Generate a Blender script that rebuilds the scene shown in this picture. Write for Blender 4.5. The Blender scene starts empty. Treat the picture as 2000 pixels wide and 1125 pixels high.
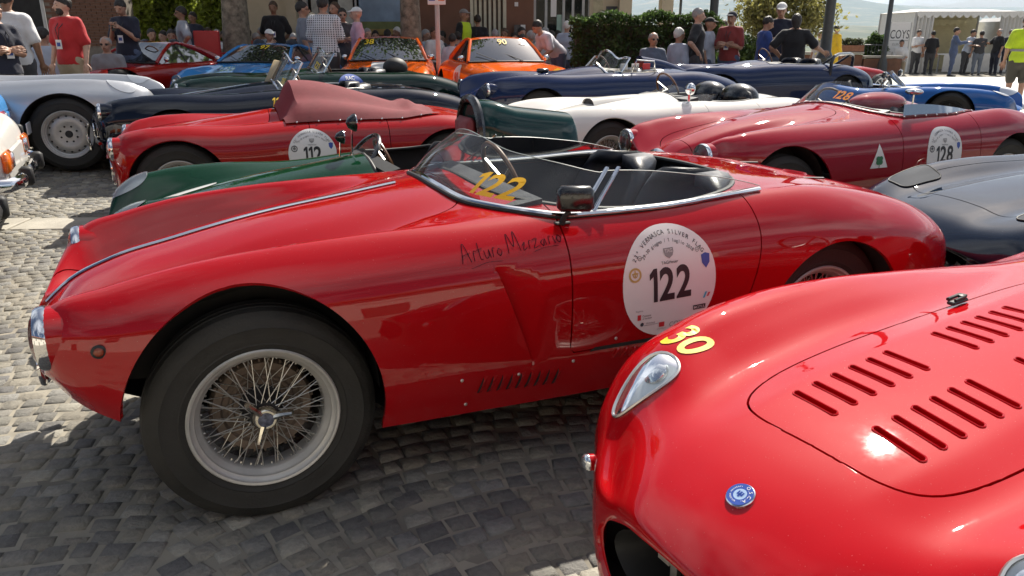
import bpy, bmesh, math, random
import numpy as np
from mathutils import Vector, Matrix
from mathutils.bvhtree import BVHTree

random.seed(7); RNG = np.random.default_rng(7)
SC = bpy.context.scene
COL = SC.collection
R = math.radians

# ------------------------------------------------------------------ camera
cam = bpy.data.cameras.new('camera'); cam_o = bpy.data.objects.new('camera', cam); COL.objects.link(cam_o)
cam.sensor_width = 36; cam.lens = 27.0; cam.clip_start = 0.05; cam.clip_end = 60000
cam_o.location = (0, 0, 1.45); cam_o.rotation_euler = (R(90 - 18.177), 0, 0)
SC.camera = cam_o

# ------------------------------------------------------------------ sky, sun, exposure
SUN_EL, SUN_AZ = 46.0, 23.0            # azimuth to the right of the view direction
w = bpy.data.worlds.new('World'); SC.world = w; w.use_nodes = True
nt = w.node_tree; nt.nodes.clear()
def wn(t, **k):
    n = nt.nodes.new(t)
    for a, b in k.items(): setattr(n, a, b)
    return n
sky = wn('ShaderNodeTexSky', sky_type='NISHITA'); sky.sun_disc = False
sky.sun_elevation = R(SUN_EL); sky.sun_rotation = R(SUN_AZ)
sky.air_density = 1.0; sky.dust_density = 5.0; sky.ozone_density = 3.0; sky.altitude = 450
tc = wn('ShaderNodeTexCoord'); sep = wn('ShaderNodeSeparateXYZ'); nt.links.new(tc.outputs['Generated'], sep.inputs[0])
# clouds: noise on a flat layer (direction divided by its height)
mx = wn('ShaderNodeMath', operation='MAXIMUM'); nt.links.new(sep.outputs[2], mx.inputs[0]); mx.inputs[1].default_value = 0.0
ad = wn('ShaderNodeMath', operation='ADD'); nt.links.new(mx.outputs[0], ad.inputs[0]); ad.inputs[1].default_value = 0.16
dx = wn('ShaderNodeMath', operation='DIVIDE'); nt.links.new(sep.outputs[0], dx.inputs[0]); nt.links.new(ad.outputs[0], dx.inputs[1])
dy = wn('ShaderNodeMath', operation='DIVIDE'); nt.links.new(sep.outputs[1], dy.inputs[0]); nt.links.new(ad.outputs[0], dy.inputs[1])
cb = wn('ShaderNodeCombineXYZ'); nt.links.new(dx.outputs[0], cb.inputs[0]); nt.links.new(dy.outputs[0], cb.inputs[1])
no = wn('ShaderNodeTexNoise'); no.inputs['Scale'].default_value = 0.85; no.inputs['Detail'].default_value = 8; no.inputs['Roughness'].default_value = 0.55
nt.links.new(cb.outputs[0], no.inputs['Vector'])
cr = wn('ShaderNodeValToRGB'); cr.color_ramp.elements[0].position = 0.48; cr.color_ramp.elements[1].position = 0.70
nt.links.new(no.outputs['Fac'], cr.inputs[0])
mixc = wn('ShaderNodeMixRGB'); mixc.inputs[2].default_value = (14.0, 14.6, 15.4, 1)
nt.links.new(cr.outputs[0], mixc.inputs[0]); nt.links.new(sky.outputs[0], mixc.inputs[1])
bg = wn('ShaderNodeBackground'); bg.inputs[1].default_value = 0.050
ow = wn('ShaderNodeOutputWorld'); nt.links.new(mixc.outputs[0], bg.inputs[0]); nt.links.new(bg.outputs[0], ow.inputs[0])

sl = bpy.data.lights.new('sun', 'SUN'); sl.energy = 5.0; sl.angle = R(0.53); sl.color = (1.0, 0.93, 0.82)
so = bpy.data.objects.new('sun', sl); COL.objects.link(so)
sd = Vector((math.sin(R(SUN_AZ)) * math.cos(R(SUN_EL)), math.cos(R(SUN_AZ)) * math.cos(R(SUN_EL)), math.sin(R(SUN_EL))))
so.rotation_euler = sd.to_track_quat('Z', 'Y').to_euler(); so.location = (5, 10, 30)
SC.view_settings.view_transform = 'Standard'; SC.view_settings.look = 'None'
SC.view_settings.exposure = 0.82; SC.view_settings.gamma = 1; SC.view_settings.use_curve_mapping = False
SC.cycles.max_bounces = 8; SC.cycles.transparent_max_bounces = 16; SC.cycles.caustics_reflective = False; SC.cycles.caustics_refractive = False
SC.cycles.volume_bounces = 1
# ------------------------------------------------------------------ helpers: materials
MATS = {}
def mat(name, col=(0.5, 0.5, 0.5), rough=0.5, metal=0.0, coat=0.0, coat_r=0.03, spec=0.5, var=0.0, vscale=8.0,
        bump=0.0, bscale=60.0, emit=None, estr=0.0, trans=0.0, sheen=0.0, rvar=0.0, grime=0.0):
    if name in MATS: return MATS[name]
    m = bpy.data.materials.new(name); m.use_nodes = True; MATS[name] = m
    t = m.node_tree; b = t.nodes['Principled BSDF']
    c4 = (col[0], col[1], col[2], 1)
    b.inputs['Base Color'].default_value = c4; b.inputs['Roughness'].default_value = rough
    b.inputs['Metallic'].default_value = metal; b.inputs['Coat Weight'].default_value = coat
    b.inputs['Coat Roughness'].default_value = coat_r; b.inputs['Specular IOR Level'].default_value = spec
    b.inputs['Transmission Weight'].default_value = trans; b.inputs['Sheen Weight'].default_value = sheen
    if emit: b.inputs['Emission Color'].default_value = (*emit, 1); b.inputs['Emission Strength'].default_value = estr
    g = None
    if var or bump or rvar or grime:
        g = t.nodes.new('ShaderNodeTexCoord')
    if var or rvar:
        n = t.nodes.new('ShaderNodeTexNoise'); n.inputs['Scale'].default_value = vscale; n.inputs['Detail'].default_value = 6
        n.inputs['Roughness'].default_value = 0.6
        t.links.new(g.outputs['Object'], n.inputs['Vector'])
        if var:
            mr = t.nodes.new('ShaderNodeMapRange'); mr.inputs[1].default_value = 0.3; mr.inputs[2].default_value = 0.7
            mr.inputs[3].default_value = 1 - var; mr.inputs[4].default_value = 1 + var
            t.links.new(n.outputs['Fac'], mr.inputs[0])
            mm = t.nodes.new('ShaderNodeVectorMath'); mm.operation = 'SCALE'; mm.inputs[0].default_value = col
            t.links.new(mr.outputs[0], mm.inputs['Scale']); t.links.new(mm.outputs[0], b.inputs['Base Color'])
        if rvar:
            mr = t.nodes.new('ShaderNodeMapRange'); mr.inputs[1].default_value = 0.3; mr.inputs[2].default_value = 0.7
            mr.inputs[3].default_value = max(0, rough - rvar); mr.inputs[4].default_value = min(1, rough + rvar)
            t.links.new(n.outputs['Fac'], mr.inputs[0]); t.links.new(mr.outputs[0], b.inputs['Roughness'])
    if bump:
        n = t.nodes.new('ShaderNodeTexNoise'); n.inputs['Scale'].default_value = bscale; n.inputs['Detail'].default_value = 4
        t.links.new(g.outputs['Object'], n.inputs['Vector'])
        bp = t.nodes.new('ShaderNodeBump'); bp.inputs['Strength'].default_value = bump; bp.inputs['Distance'].default_value = 0.01
        t.links.new(n.outputs['Fac'], bp.inputs['Height']); t.links.new(bp.outputs[0], b.inputs['Normal'])
    return m

def paint(name, col, rough=0.45, metal=0.0, coat_r=0.012, dust=0.05):
    """car enamel: pigment under clear lacquer, faint orange peel, a little dust film that dulls the gloss in patches"""
    if name in MATS: return MATS[name]
    m = mat(name, col, rough, metal, coat=1.0, coat_r=coat_r, spec=0.0)
    t = m.node_tree; b = t.nodes['Principled BSDF']
    g = t.nodes.new('ShaderNodeTexCoord')
    n = t.nodes.new('ShaderNodeTexNoise'); n.inputs['Scale'].default_value = 5.5; n.inputs['Detail'].default_value = 3
    t.links.new(g.outputs['Object'], n.inputs['Vector'])
    bp = t.nodes.new('ShaderNodeBump'); bp.inputs['Strength'].default_value = 0.055; bp.inputs['Distance'].default_value = 0.01
    t.links.new(n.outputs['Fac'], bp.inputs['Height']); t.links.new(bp.outputs[0], b.inputs['Coat Normal'])
    n2 = t.nodes.new('ShaderNodeTexNoise'); n2.inputs['Scale'].default_value = 5; n2.inputs['Detail'].default_value = 9; n2.inputs['Roughness'].default_value = 0.7
    t.links.new(g.outputs['Object'], n2.inputs['Vector'])
    mr = t.nodes.new('ShaderNodeMapRange'); mr.inputs[1].default_value = 0.45; mr.inputs[2].default_value = 0.8
    mr.inputs[3].default_value = coat_r; mr.inputs[4].default_value = coat_r + dust
    t.links.new(n2.outputs['Fac'], mr.inputs[0]); t.links.new(mr.outputs[0], b.inputs['Coat Roughness'])
    # dust specks
    n3 = t.nodes.new('ShaderNodeTexNoise'); n3.inputs['Scale'].default_value = 260; n3.inputs['Detail'].default_value = 2
    t.links.new(g.outputs['Object'], n3.inputs['Vector'])
    r3 = t.nodes.new('ShaderNodeMapRange'); r3.inputs[1].default_value = 0.70; r3.inputs[2].default_value = 0.8; r3.inputs[3].default_value = 0; r3.inputs[4].default_value = 0.35
    t.links.new(n3.outputs['Fac'], r3.inputs[0])
    mc = t.nodes.new('ShaderNodeMixRGB'); mc.inputs[1].default_value = (*col, 1); mc.inputs[2].default_value = (0.45, 0.40, 0.34, 1)
    t.links.new(r3.outputs[0], mc.inputs[0]); t.links.new(mc.outputs[0], b.inputs['Base Color'])
    return m

def glass(name, tint=(0.9, 0.95, 0.93), refl=1.0, film=0.03):
    """thin pane: mostly clear, reflecting more at grazing angles, with a light dusty film"""
    if name in MATS: return MATS[name]
    m = bpy.data.materials.new(name); m.use_nodes = True; MATS[name] = m
    t = m.node_tree; t.nodes.clear()
    tr = t.nodes.new('ShaderNodeBsdfTransparent'); tr.inputs[0].default_value = (*tint, 1)
    gl = t.nodes.new('ShaderNodeBsdfGlossy'); gl.inputs['Roughness'].default_value = 0.03; gl.inputs[0].default_value = (refl, refl, refl, 1)
    fr = t.nodes.new('ShaderNodeFresnel'); fr.inputs[0].default_value = 1.5
    mx = t.nodes.new('ShaderNodeMixShader'); t.links.new(fr.outputs[0], mx.inputs[0]); t.links.new(tr.outputs[0], mx.inputs[1]); t.links.new(gl.outputs[0], mx.inputs[2])
    df = t.nodes.new('ShaderNodeBsdfDiffuse'); df.inputs[0].default_value = (0.7, 0.72, 0.74, 1)
    m2 = t.nodes.new('ShaderNodeMixShader'); m2.inputs[0].default_value = film
    t.links.new(mx.outputs[0], m2.inputs[1]); t.links.new(df.outputs[0], m2.inputs[2])
    o = t.nodes.new('ShaderNodeOutputMaterial'); t.links.new(m2.outputs[0], o.inputs[0])
    return m

# ------------------------------------------------------------------ helpers: objects and meshes
def tag(o, label=None, cat=None, group=None, kind=None):
    if label: o['label'] = label
    if cat: o['category'] = cat
    if group: o['group'] = group
    if kind: o['kind'] = kind
    return o
def thing(name, label, cat, group=None, loc=(0, 0, 0), rz=0.0, scale=1.0):
    o = bpy.data.objects.new(name, None); COL.objects.link(o); o.empty_display_size = 0.1
    o.location = loc; o.rotation_euler = (0, 0, rz); o.scale = (scale,) * 3
    return tag(o, label, cat, group)
def link(name, me, m=None, parent=None, loc=None, rot=None, scale=None):
    o = bpy.data.objects.new(name, me); COL.objects.link(o)
    if m is not None:
        ms = m if isinstance(m, (list, tuple)) else [m]
        if not me.materials:
            for q in ms: me.materials.append(q)
    if parent: o.parent = parent
    if loc is not None: o.location = loc
    if rot is not None: o.rotation_euler = rot
    if scale is not None: o.scale = scale
    return o
def mesh(name, v, f, smooth=True, mi=None, sharp=None):
    me = bpy.data.meshes.new(name)
    me.from_pydata([tuple(map(float, q)) for q in v], [], [tuple(map(int, q)) for q in f]); me.update()
    if smooth: me.polygons.foreach_set('use_smooth', [True] * len(me.polygons))
    if mi is not None: me.polygons.foreach_set('material_index', list(mi))
    if sharp is not None: me.set_sharp_from_angle(angle=R(sharp))
    return me

class MB:
    """collects simple shapes into one mesh"""
    def __init__(s): s.v = []; s.f = []; s.m = []
    def add(s, v, f, mi=0):
        b = len(s.v); s.v += [tuple(q) for q in v]; s.f += [tuple(i + b for i in q) for q in f]; s.m += [mi] * len(f); return s
    def box(s, c, d, rz=0.0, mi=0, bev=0.0, M=None):
        x, y, z = d[0] / 2, d[1] / 2, d[2] / 2
        if bev > 0:
            v = []
            for sz in (-1, 1):
                for sx, sy in ((-1, -1), (1, -1), (1, 1), (-1, 1)):
                    v += [(sx * (x - bev), sy * (y - bev), sz * z), (sx * (x - bev), sy * y, sz * (z - bev)), (sx * x, sy * (y - bev), sz * (z - bev))]
            bm = bmesh.new()
            for q in v: bm.verts.new(q)
            bmesh.ops.convex_hull(bm, input=bm.verts)
            bm.verts.index_update()
            v = [tuple(q.co) for q in bm.verts]; f = [tuple(q.index for q in fc.verts) for fc in bm.faces]; bm.free()
        else:
            v = [(-x, -y, -z), (x, -y, -z), (x, y, -z), (-x, y, -z), (-x, -y, z), (x, -y, z), (x, y, z), (-x, y, z)]
            f = [(0, 3, 2, 1), (4, 5, 6, 7), (0, 1, 5, 4), (1, 2, 6, 5), (2, 3, 7, 6), (3, 0, 4, 7)]
        if M is not None: v = [M @ Vector(q) for q in v]
        elif rz: ca, sa = math.cos(rz), math.sin(rz); v = [(a * ca - b_ * sa, a * sa + b_ * ca, q) for a, b_, q in v]
        return s.add([(a + c[0], b_ + c[1], q + c[2]) for a, b_, q in v], f, mi)
    def tube(s, path, r, n=8, cap=True, closed=False, mi=0, flat=1.0):
        P = [Vector(q) for q in path]; k = len(P)
        rr = r if isinstance(r, (list, tuple, np.ndarray)) else [r] * k
        T = []
        for i in range(k):
            a = P[(i - 1) % k] if (closed or i > 0) else P[i]; b = P[(i + 1) % k] if (closed or i < k - 1) else P[i]
            d = b - a; T.append(d.normalized() if d.length > 1e-9 else Vector((0, 0, 1)))
        up = Vector((0, 0, 1)) if abs(T[0].z) < 0.9 else Vector((1, 0, 0))
        N = (up - T[0] * up.dot(T[0])).normalized(); v = []
        for i in range(k):
            if i > 0:
                N = N - T[i] * N.dot(T[i])
                N = N.normalized() if N.length > 1e-6 else T[i].orthogonal().normalized()
            B = T[i].cross(N)
            for j in range(n):
                a = 2 * math.pi * j / n
                v.append(P[i] + N * (math.cos(a) * rr[i] * flat) + B * (math.sin(a) * rr[i]))
        f = []
        for i in range(k if closed else k - 1):
            i2 = (i + 1) % k
            for j in range(n): f.append((i * n + j, i * n + (j + 1) % n, i2 * n + (j + 1) % n, i2 * n + j))
        if cap and not closed: f.append(tuple(range(n))[::-1]); f.append(tuple((k - 1) * n + j for j in range(n)))
        return s.add(v, f, mi)
    def lathe(s, prof, n=48, axis='z', c=(0, 0, 0), mi=0, a0=0.0, a1=2 * math.pi, M=None):
        full = abs(a1 - a0 - 2 * math.pi) < 1e-6; m = n if full else n + 1; v = []
        for r, h in prof:
            for j in range(m):
                a = a0 + (a1 - a0) * j / n; x, y = r * math.cos(a), r * math.sin(a)
                q = (x, y, h) if axis == 'z' else ((x, h, y) if axis == 'y' else (h, x, y))
                if M is not None: q = M @ Vector(q)
                v.append((q[0] + c[0], q[1] + c[1], q[2] + c[2]))
        f = []
        for i in range(len(prof) - 1):
            for j in range(n):
                j2 = (j + 1) % m
                f.append((i * m + j, i * m + j2, (i + 1) * m + j2, (i + 1) * m + j) if axis != 'y' else (i * m + j, (i + 1) * m + j, (i + 1) * m + j2, i * m + j2))
        return s.add(v, f, mi)
    def sphere(s, c, r, n=16, k=10, mi=0, sc=(1, 1, 1)):
        v = []; f = []
        for i in range(k + 1):
            t = math.pi * i / k
            for j in range(n):
                a = 2 * math.pi * j / n
                v.append((c[0] + r * sc[0] * math.sin(t) * math.cos(a), c[1] + r * sc[1] * math.sin(t) * math.sin(a), c[2] + r * sc[2] * math.cos(t)))
        for i in range(k):
            for j in range(n): f.append((i * n + j, (i + 1) * n + j, (i + 1) * n + (j + 1) % n, i * n + (j + 1) % n))
        return s.add(v, f, mi)
    def prism(s, poly, ax, h0, h1, mi=0):
        """extrude a closed polygon of 2D points along axis ax ('x','y','z') from h0 to h1"""
        def P(a, b, h): return (h, a, b) if ax == 'x' else ((a, h, b) if ax == 'y' else (a, b, h))
        k = len(poly); v = [P(a, b, h0) for a, b in poly] + [P(a, b, h1) for a, b in poly]
        f = [tuple(range(k))[::-1], tuple(range(k, 2 * k))] + [(i, (i + 1) % k, k + (i + 1) % k, k + i) for i in range(k)]
        return s.add(v, f, mi)
    def me(s, name, smooth=True, sharp=35):
        bm = bmesh.new()
        vs = [bm.verts.new(q) for q in s.v]
        for q, mi in zip(s.f, s.m):
            try: fc = bm.faces.new([vs[i] for i in q]); fc.material_index = mi; fc.smooth = smooth
            except ValueError: pass
        bmesh.ops.recalc_face_normals(bm, faces=bm.faces)
        me = bpy.data.meshes.new(name); bm.to_mesh(me); bm.free()
        if smooth and sharp: me.set_sharp_from_angle(angle=R(sharp))
        return me
    def build(s, name, m, parent=None, smooth=True, sharp=35, **k):
        return link(name, s.me(name, smooth, sharp), m, parent, **k)

# ------------------------------------------------------------------ lettering
_GL = {}
def digits(text, bold, shear, spacing):
    """numbers whose 1 carries a flag, set side by side"""
    V = []; F = []; x = 0.0
    for ch in text:
        if ch == '1':
            w_ = .075 + bold; v = [(.10 - w_ / 2 * .0, -bold), (.10 + w_ * 1.25, -bold), (.10 + w_ * 1.25, .69 + bold), (.12, .69 + bold), (-.02, .60), (-.02, .50 - bold), (.10, .55)]
            f = [(0, 1, 2, 6), (2, 3, 4, 6), (4, 5, 6)]
        else:
            v, f = glyphs(ch, 1.0, bold, .0016, 1.0); v = [tuple(q) for q in v]
        a = np.array(v); lo, hi = a[:, 0].min(), a[:, 0].max(); b = len(V)
        V += [(p - lo + x + shear * q, q) for p, q in v]; F += [tuple(i + b for i in q) for q in f]; x += hi - lo + .07 * spacing
    c = x / 2
    return [(p - c, q) for p, q in V], F
def glyphs(text, size=1.0, bold=0.0, shear=0.0, spacing=1.0):
    """flat letters as (verts2d, faces), centred on x, standing on y = 0"""
    key = (text, bold, shear, spacing)
    if key not in _GL:
        c = bpy.data.curves.new('t', 'FONT'); c.body = text; c.offset = bold; c.shear = shear or .0015; c.align_x = 'CENTER'; c.space_character = spacing
        c.resolution_u = 5; c.dimensions = '2D'; c.fill_mode = 'FRONT'
        o = bpy.data.objects.new('t', c); COL.objects.link(o)
        dg = bpy.context.evaluated_depsgraph_get(); me = o.evaluated_get(dg).to_mesh()
        v = [(q.co.x, q.co.y) for q in me.vertices]; f = [tuple(p.vertices) for p in me.polygons]
        o.evaluated_get(dg).to_mesh_clear(); bpy.data.objects.remove(o); bpy.data.curves.remove(c)
        _GL[key] = (v, f)
        if '1' in text and len(text) < 4: _GL[key] = digits(text, bold, shear, spacing)
    v, f = _GL[key]
    return [(a * size, b * size) for a, b in v], f
def glyph_box(text, **k):
    v, f = glyphs(text, 1.0, **k); a = np.array(v); return a.min(0), a.max(0)

def sst(t): t = min(max(t, 0.0), 1.0); return t * t * (3 - 2 * t)
def gz(x, y):
    """the square climbs gently towards the back and the left"""
    return .22 * sst((y - 6.5) / 7) * sst((9 - x) / 5) + .12 * sst((-3.2 - x) / 3) * sst((y - 5.5) / 2.5)
# ------------------------------------------------------------------ car bodies: lofted skins that are cut along seams and openings
def hermite(t, V, ts):
    t = np.asarray(t, float); V = np.asarray(V, float); n = len(t)
    d = np.diff(V, axis=0) / np.diff(t).reshape((-1,) + (1,) * (V.ndim - 1))
    m = np.zeros_like(V); m[0] = d[0]; m[-1] = d[-1]
    h = np.diff(t)
    for i in range(1, n - 1): m[i] = (d[i - 1] * h[i] + d[i] * h[i - 1]) / (h[i] + h[i - 1])
    i = np.clip(np.searchsorted(t, ts, side='right') - 1, 0, n - 2)
    sh = (-1,) + (1,) * (V.ndim - 1)
    H = h[i].reshape(sh); s = ((ts - t[i]) / h[i]).reshape(sh)
    return ((2 * s ** 3 - 3 * s ** 2 + 1) * V[i] + (s ** 3 - 2 * s ** 2 + s) * H * m[i] + (-2 * s ** 3 + 3 * s ** 2) * V[i + 1] + (s ** 3 - s ** 2) * H * m[i + 1])

def row(x, zc, yv, zv, yc, zcr, w, zw, zb, bow=0.0, tuck=0.05):
    """half cross-section: centre, valley beside the bonnet, wing crown, widest point, sill"""
    P = [(0, zc), (yv * .5, zc * .72 + zv * .28 if zv < zc else zc * .6 + zv * .4), (yv, zv), ((yv + yc) / 2, (zv + zcr) / 2 + (.12 if zcr - zv < .06 else .03) * abs(zcr - zv)), (yc, zcr),
         (yc + .72 * (w - yc), zcr - .30 * (zcr - zw)), (w, zw), (w - tuck * .25, zw * .45 + zb * .55), (w - tuck, zb)]
    return [(x + bow * (y / max(w, 1e-3)) ** 2, y, z) for y, z in P]
def ring(x, zg, ag, bg, bow=0.0):
    P = []
    for k in range(9):
        a = math.pi * k / 8.0 * .97
        P.append((x + bow * math.sin(a) ** 2, ag * math.sin(a) if k else 0.0, zg + bg * math.cos(a)))
    return P
def tailcap(x, z, s=0.06): return [(x, 0.0 if k == 0 else s * math.sin(math.pi * k / 8), z + s * math.cos(math.pi * k / 8)) for k in range(9)]

def resample(n_fine, pos, dens):
    """indices 0..1 spaced so that pos advances by dens(pos)"""
    step = np.r_[0, np.linalg.norm(np.diff(pos, axis=0), axis=1)]
    need = np.cumsum(step / np.array([dens(q) for q in pos]))
    k = max(4, int(round(need[-1]))); return np.interp(np.linspace(0, need[-1], k + 1), need, np.linspace(0, 1, len(pos)))
class Skin: pass
def skin(rows, du=0.02, dv=0.02, fine=None):
    """rows of half-sections -> grid (NU, NV, 3); fine = (x0, x1, y_max, step) is meshed more finely"""
    S = np.array(rows, float)
    S = np.concatenate([(S * np.array([1, -1, 1]))[:, :0:-1], S], axis=1)      # mirrored, full section
    c = np.linalg.norm(np.diff(S, axis=1), axis=2).mean(0); tv = np.r_[0, np.cumsum(c)]; tv /= tv[-1]
    c = np.linalg.norm(np.diff(S, axis=0), axis=2).mean(1); tu = np.r_[0, np.cumsum(c)]; tu /= tu[-1]
    fu = np.linspace(0, 1, 1500); ctr = hermite(tu, S[:, S.shape[1] // 2], fu); wid = hermite(tu, S[:, -3], fu)
    step = np.maximum(np.r_[0, np.linalg.norm(np.diff(ctr, axis=0), axis=1)], np.r_[0, np.linalg.norm(np.diff(wid, axis=0), axis=1)])
    dd = np.array([fine[3] if fine and fine[0] < q[0] < fine[1] else du for q in ctr])
    need = np.cumsum(step / dd); us = np.interp(np.linspace(0, need[-1], int(need[-1]) + 1), need, fu)
    mid = S[len(S) // 2]; fv = np.linspace(0, 1, 1500); mv = hermite(tv, mid, fv)
    vs = resample(1500, mv, lambda q: fine[3] if fine and abs(q[1]) < fine[2] else dv)
    G = hermite(tv, np.moveaxis(S, 1, 0), vs); G = np.moveaxis(G, 0, 1)      # (rows, NV, 3)
    G = hermite(tu, G, us)
    s = Skin(); s.G = G; nu, nv = G.shape[:2]
    idx = np.arange(nu * nv).reshape(nu, nv)
    s.F = np.stack([idx[:-1, :-1], idx[:-1, 1:], idx[1:, 1:], idx[1:, :-1]], -1).reshape(-1, 4)
    s.V = G.reshape(-1, 3)
    gu = np.gradient(G, axis=0); gv = np.gradient(G, axis=1); N = np.cross(gv, gu); ln = np.linalg.norm(N, axis=2, keepdims=True); N = N / np.maximum(ln, 1e-12)
    ctr_ = G.mean(axis=1, keepdims=True) * np.array([1, 0, 1]); 
    if ((G - ctr_) * N).sum(2).mean() < 0: N = -N
    s.N = N.reshape(-1, 3); s.nok = (ln.reshape(-1) > 1e-9)
    s.bvh = BVHTree.FromPolygons([tuple(q) for q in s.V], [tuple(q) for q in s.F])
    return s
def drop(s, x, y, off=0.0, z0=3.0):
    h = s.bvh.ray_cast(Vector((x, y, z0)), Vector((0, 0, -1)))
    if h[0] is None: return None, None
    n = h[1] if h[1].z > 0 else -h[1]
    return h[0] + n * off, n
def side(s, x, z, sgn=-1, off=0.0):
    h = s.bvh.ray_cast(Vector((x, 3 * sgn, z)), Vector((0, -sgn, 0)))
    if h[0] is None: return None, None
    n = h[1] if h[1].y * sgn > 0 else -h[1]
    return h[0] + n * off, n

def skin_bm(s):
    bm = bmesh.new(); vs = [bm.verts.new(q) for q in s.V.tolist()]
    for q in s.F.tolist():
        try: bm.faces.new([vs[i] for i in q])
        except ValueError: pass
    bm.faces.layers.int.new('reg')
    return bm
def cut(bm, f, only=None, keep_all=False):
    """split the faces of bm along f(co) = 0"""
    val = {}
    for v in bm.verts:
        q = f(v.co); val[v] = q if abs(q) > 1e-6 else 1e-6
    es = [e for e in bm.edges if val[e.verts[0]] * val[e.verts[1]] < 0]
    new = set()
    for e in es:
        a, b = e.verts; t = val[a] / (val[a] - val[b])
        if only and not only(a.co.lerp(b.co, t)): continue
        lo, hi = 0.0, 1.0; fa = val[a]
        for _ in range(10):
            m = (lo + hi) / 2
            if fa * f(a.co.lerp(b.co, m)) > 0: lo = m
            else: hi = m
        t = min(max((lo + hi) / 2, .002), .998)
        ne, nv = bmesh.utils.edge_split(e, a, t); new.add(nv)
    fs = set()
    for v in new: fs.update(v.link_faces)
    lines = set()
    for fc in fs:
        vv = [v for v in fc.verts if v in new]
        if len(vv) == 2:
            try:
                r = bmesh.utils.face_split(fc, vv[0], vv[1])
                for e in vv[0].link_edges:
                    if e.other_vert(vv[0]) is vv[1]: lines.add(e)
            except Exception: pass
        elif len(vv) == 4:
            a = sorted(vv, key=lambda v: list(fc.verts).index(v))
            try: bmesh.utils.face_split(fc, a[0], a[1])
            except Exception: pass
    dbl = [v for v in new if v.is_valid]; near_ = set(dbl)
    for v in dbl:
        for e in v.link_edges: near_.add(e.other_vert(v))
    if not keep_all: bmesh.ops.remove_doubles(bm, verts=list(near_), dist=.0012)
    bm_val.clear(); bm_val.update((v, q) for v, q in val.items() if v.is_valid)
    return new, lines
bm_val = {}
def far_sign(fc, f):
    q = [bm_val.get(v, 0.0) for v in fc.verts]; return max(q, key=abs)
def cut_out(bm, f, only=None):
    cut(bm, f, only)
    dl = [fc for fc in bm.faces if far_sign(fc, f) < 0 and (only is None or only(fc.calc_center_median()))]
    bmesh.ops.delete(bm, geom=dl, context='FACES')
def region(bm, f, rid, only=None):
    """cut along f = 0 and give the faces where f < 0 the region number rid"""
    cut(bm, f, only); L = bm.faces.layers.int['reg']
    for fc in bm.faces:
        c = fc.calc_center_median()
        if fc[L] == 0 and far_sign(fc, f) < 0 and (only is None or only(c)): fc[L] = rid
def panel(bm, rid, name, m, parent, gap=0.0028, flange=0.014, tweak=None, ref=None):
    """one body panel: the faces of region rid, drawn back from its seams, edges turned inwards"""
    b = bm.copy(); L = b.faces.layers.int['reg']
    seam = set()
    for e in b.edges:
        fs = e.link_faces
        if len(fs) == 2 and fs[0][L] != fs[1][L] and rid in (fs[0][L], fs[1][L]): seam.update((v.index for v in e.verts))
    b.verts.index_update()
    b.verts.ensure_lookup_table()
    seamv = set()
    for e in b.edges:
        fs = e.link_faces
        if len(fs) == 2 and fs[0][L] != fs[1][L] and rid in (fs[0][L], fs[1][L]): seamv.update(e.verts)
    b.normal_update()
    nrm = {}
    dl = [fc for fc in b.faces if fc[L] != rid]
    for e in b.edges: pass
    keep = [v for v in seamv]
    bmesh.ops.delete(b, geom=dl, context='FACES')
    seamv = {v for v in keep if v.is_valid}
    b.normal_update()
    # consistent outward normals
    for fc in b.faces: fc.smooth = True
    mv = {}
    for v in seamv:
        be = [e for e in v.link_edges if e.is_boundary]
        if not be: continue
        t = Vector()
        for e in be:
            d = e.other_vert(v).co - v.co
            t = t + d if t.dot(d) >= 0 else t - d
        c = sum((fc.calc_center_median() for fc in v.link_faces), Vector()) / len(v.link_faces) - v.co
        n = v.normal
        c -= n * c.dot(n)
        if t.length > 1e-9: t.normalize(); c -= t * c.dot(t)
        if c.length > 1e-7: mv[v] = c.normalized() * gap
    for v, d in mv.items(): v.co += d
    if tweak: tweak(b)
    n_skin = len(b.faces)
    if flange:
        be = [e for e in b.edges if e.is_boundary]
        nv = {v: v.normal.copy() for e in be for v in e.verts}
        r = bmesh.ops.extrude_edge_only(b, edges=be)
        nvs = [q for q in r['geom'] if isinstance(q, bmesh.types.BMVert)]
        # new verts sit on top of the old ones: push them inwards along the skin normal
        for v in nvs:
            src = None
            for e in v.link_edges:
                o = e.other_vert(v)
                if o in nv and (o.co - v.co).length < 1e-7: src = o; break
            if src is not None: v.co = v.co - nv[src] * flange
        for e in be: e.smooth = False
    me = bpy.data.meshes.new(name); b.to_mesh(me); b.free()
    if ref is not None:      # shade the skin with the normals of the uncut surface, so that seams leave no ripples in the reflections
        vn = {}
        def nrm_at(i):
            if i in vn: return vn[i]
            co = me.vertices[i].co; h = ref.bvh.find_nearest(co); r_ = None
            if h[0] is not None and h[3] < .004:
                ids = ref.F[h[2]]; d = np.linalg.norm(ref.V[ids] - np.array(co), axis=1); w_ = 1 / (d + 1e-5) ** 1.5
                nn = (ref.N[ids] * w_[:, None]).sum(0); l_ = np.linalg.norm(nn)
                if l_ > 1e-6 and ref.nok[ids].all(): r_ = tuple(nn / l_)
            vn[i] = r_; return r_
        out = []
        cn = [tuple(q.vector) for q in me.corner_normals]
        for p in me.polygons:
            for li in p.loop_indices:
                n_ = nrm_at(me.loops[li].vertex_index) if p.index < n_skin else None
                if n_ is not None and Vector(n_).dot(p.normal) < .3: n_ = None
                out.append(n_ if n_ is not None else cn[li])
        me.normals_split_custom_set(out)
    return link(name, me, m, parent)

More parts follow.
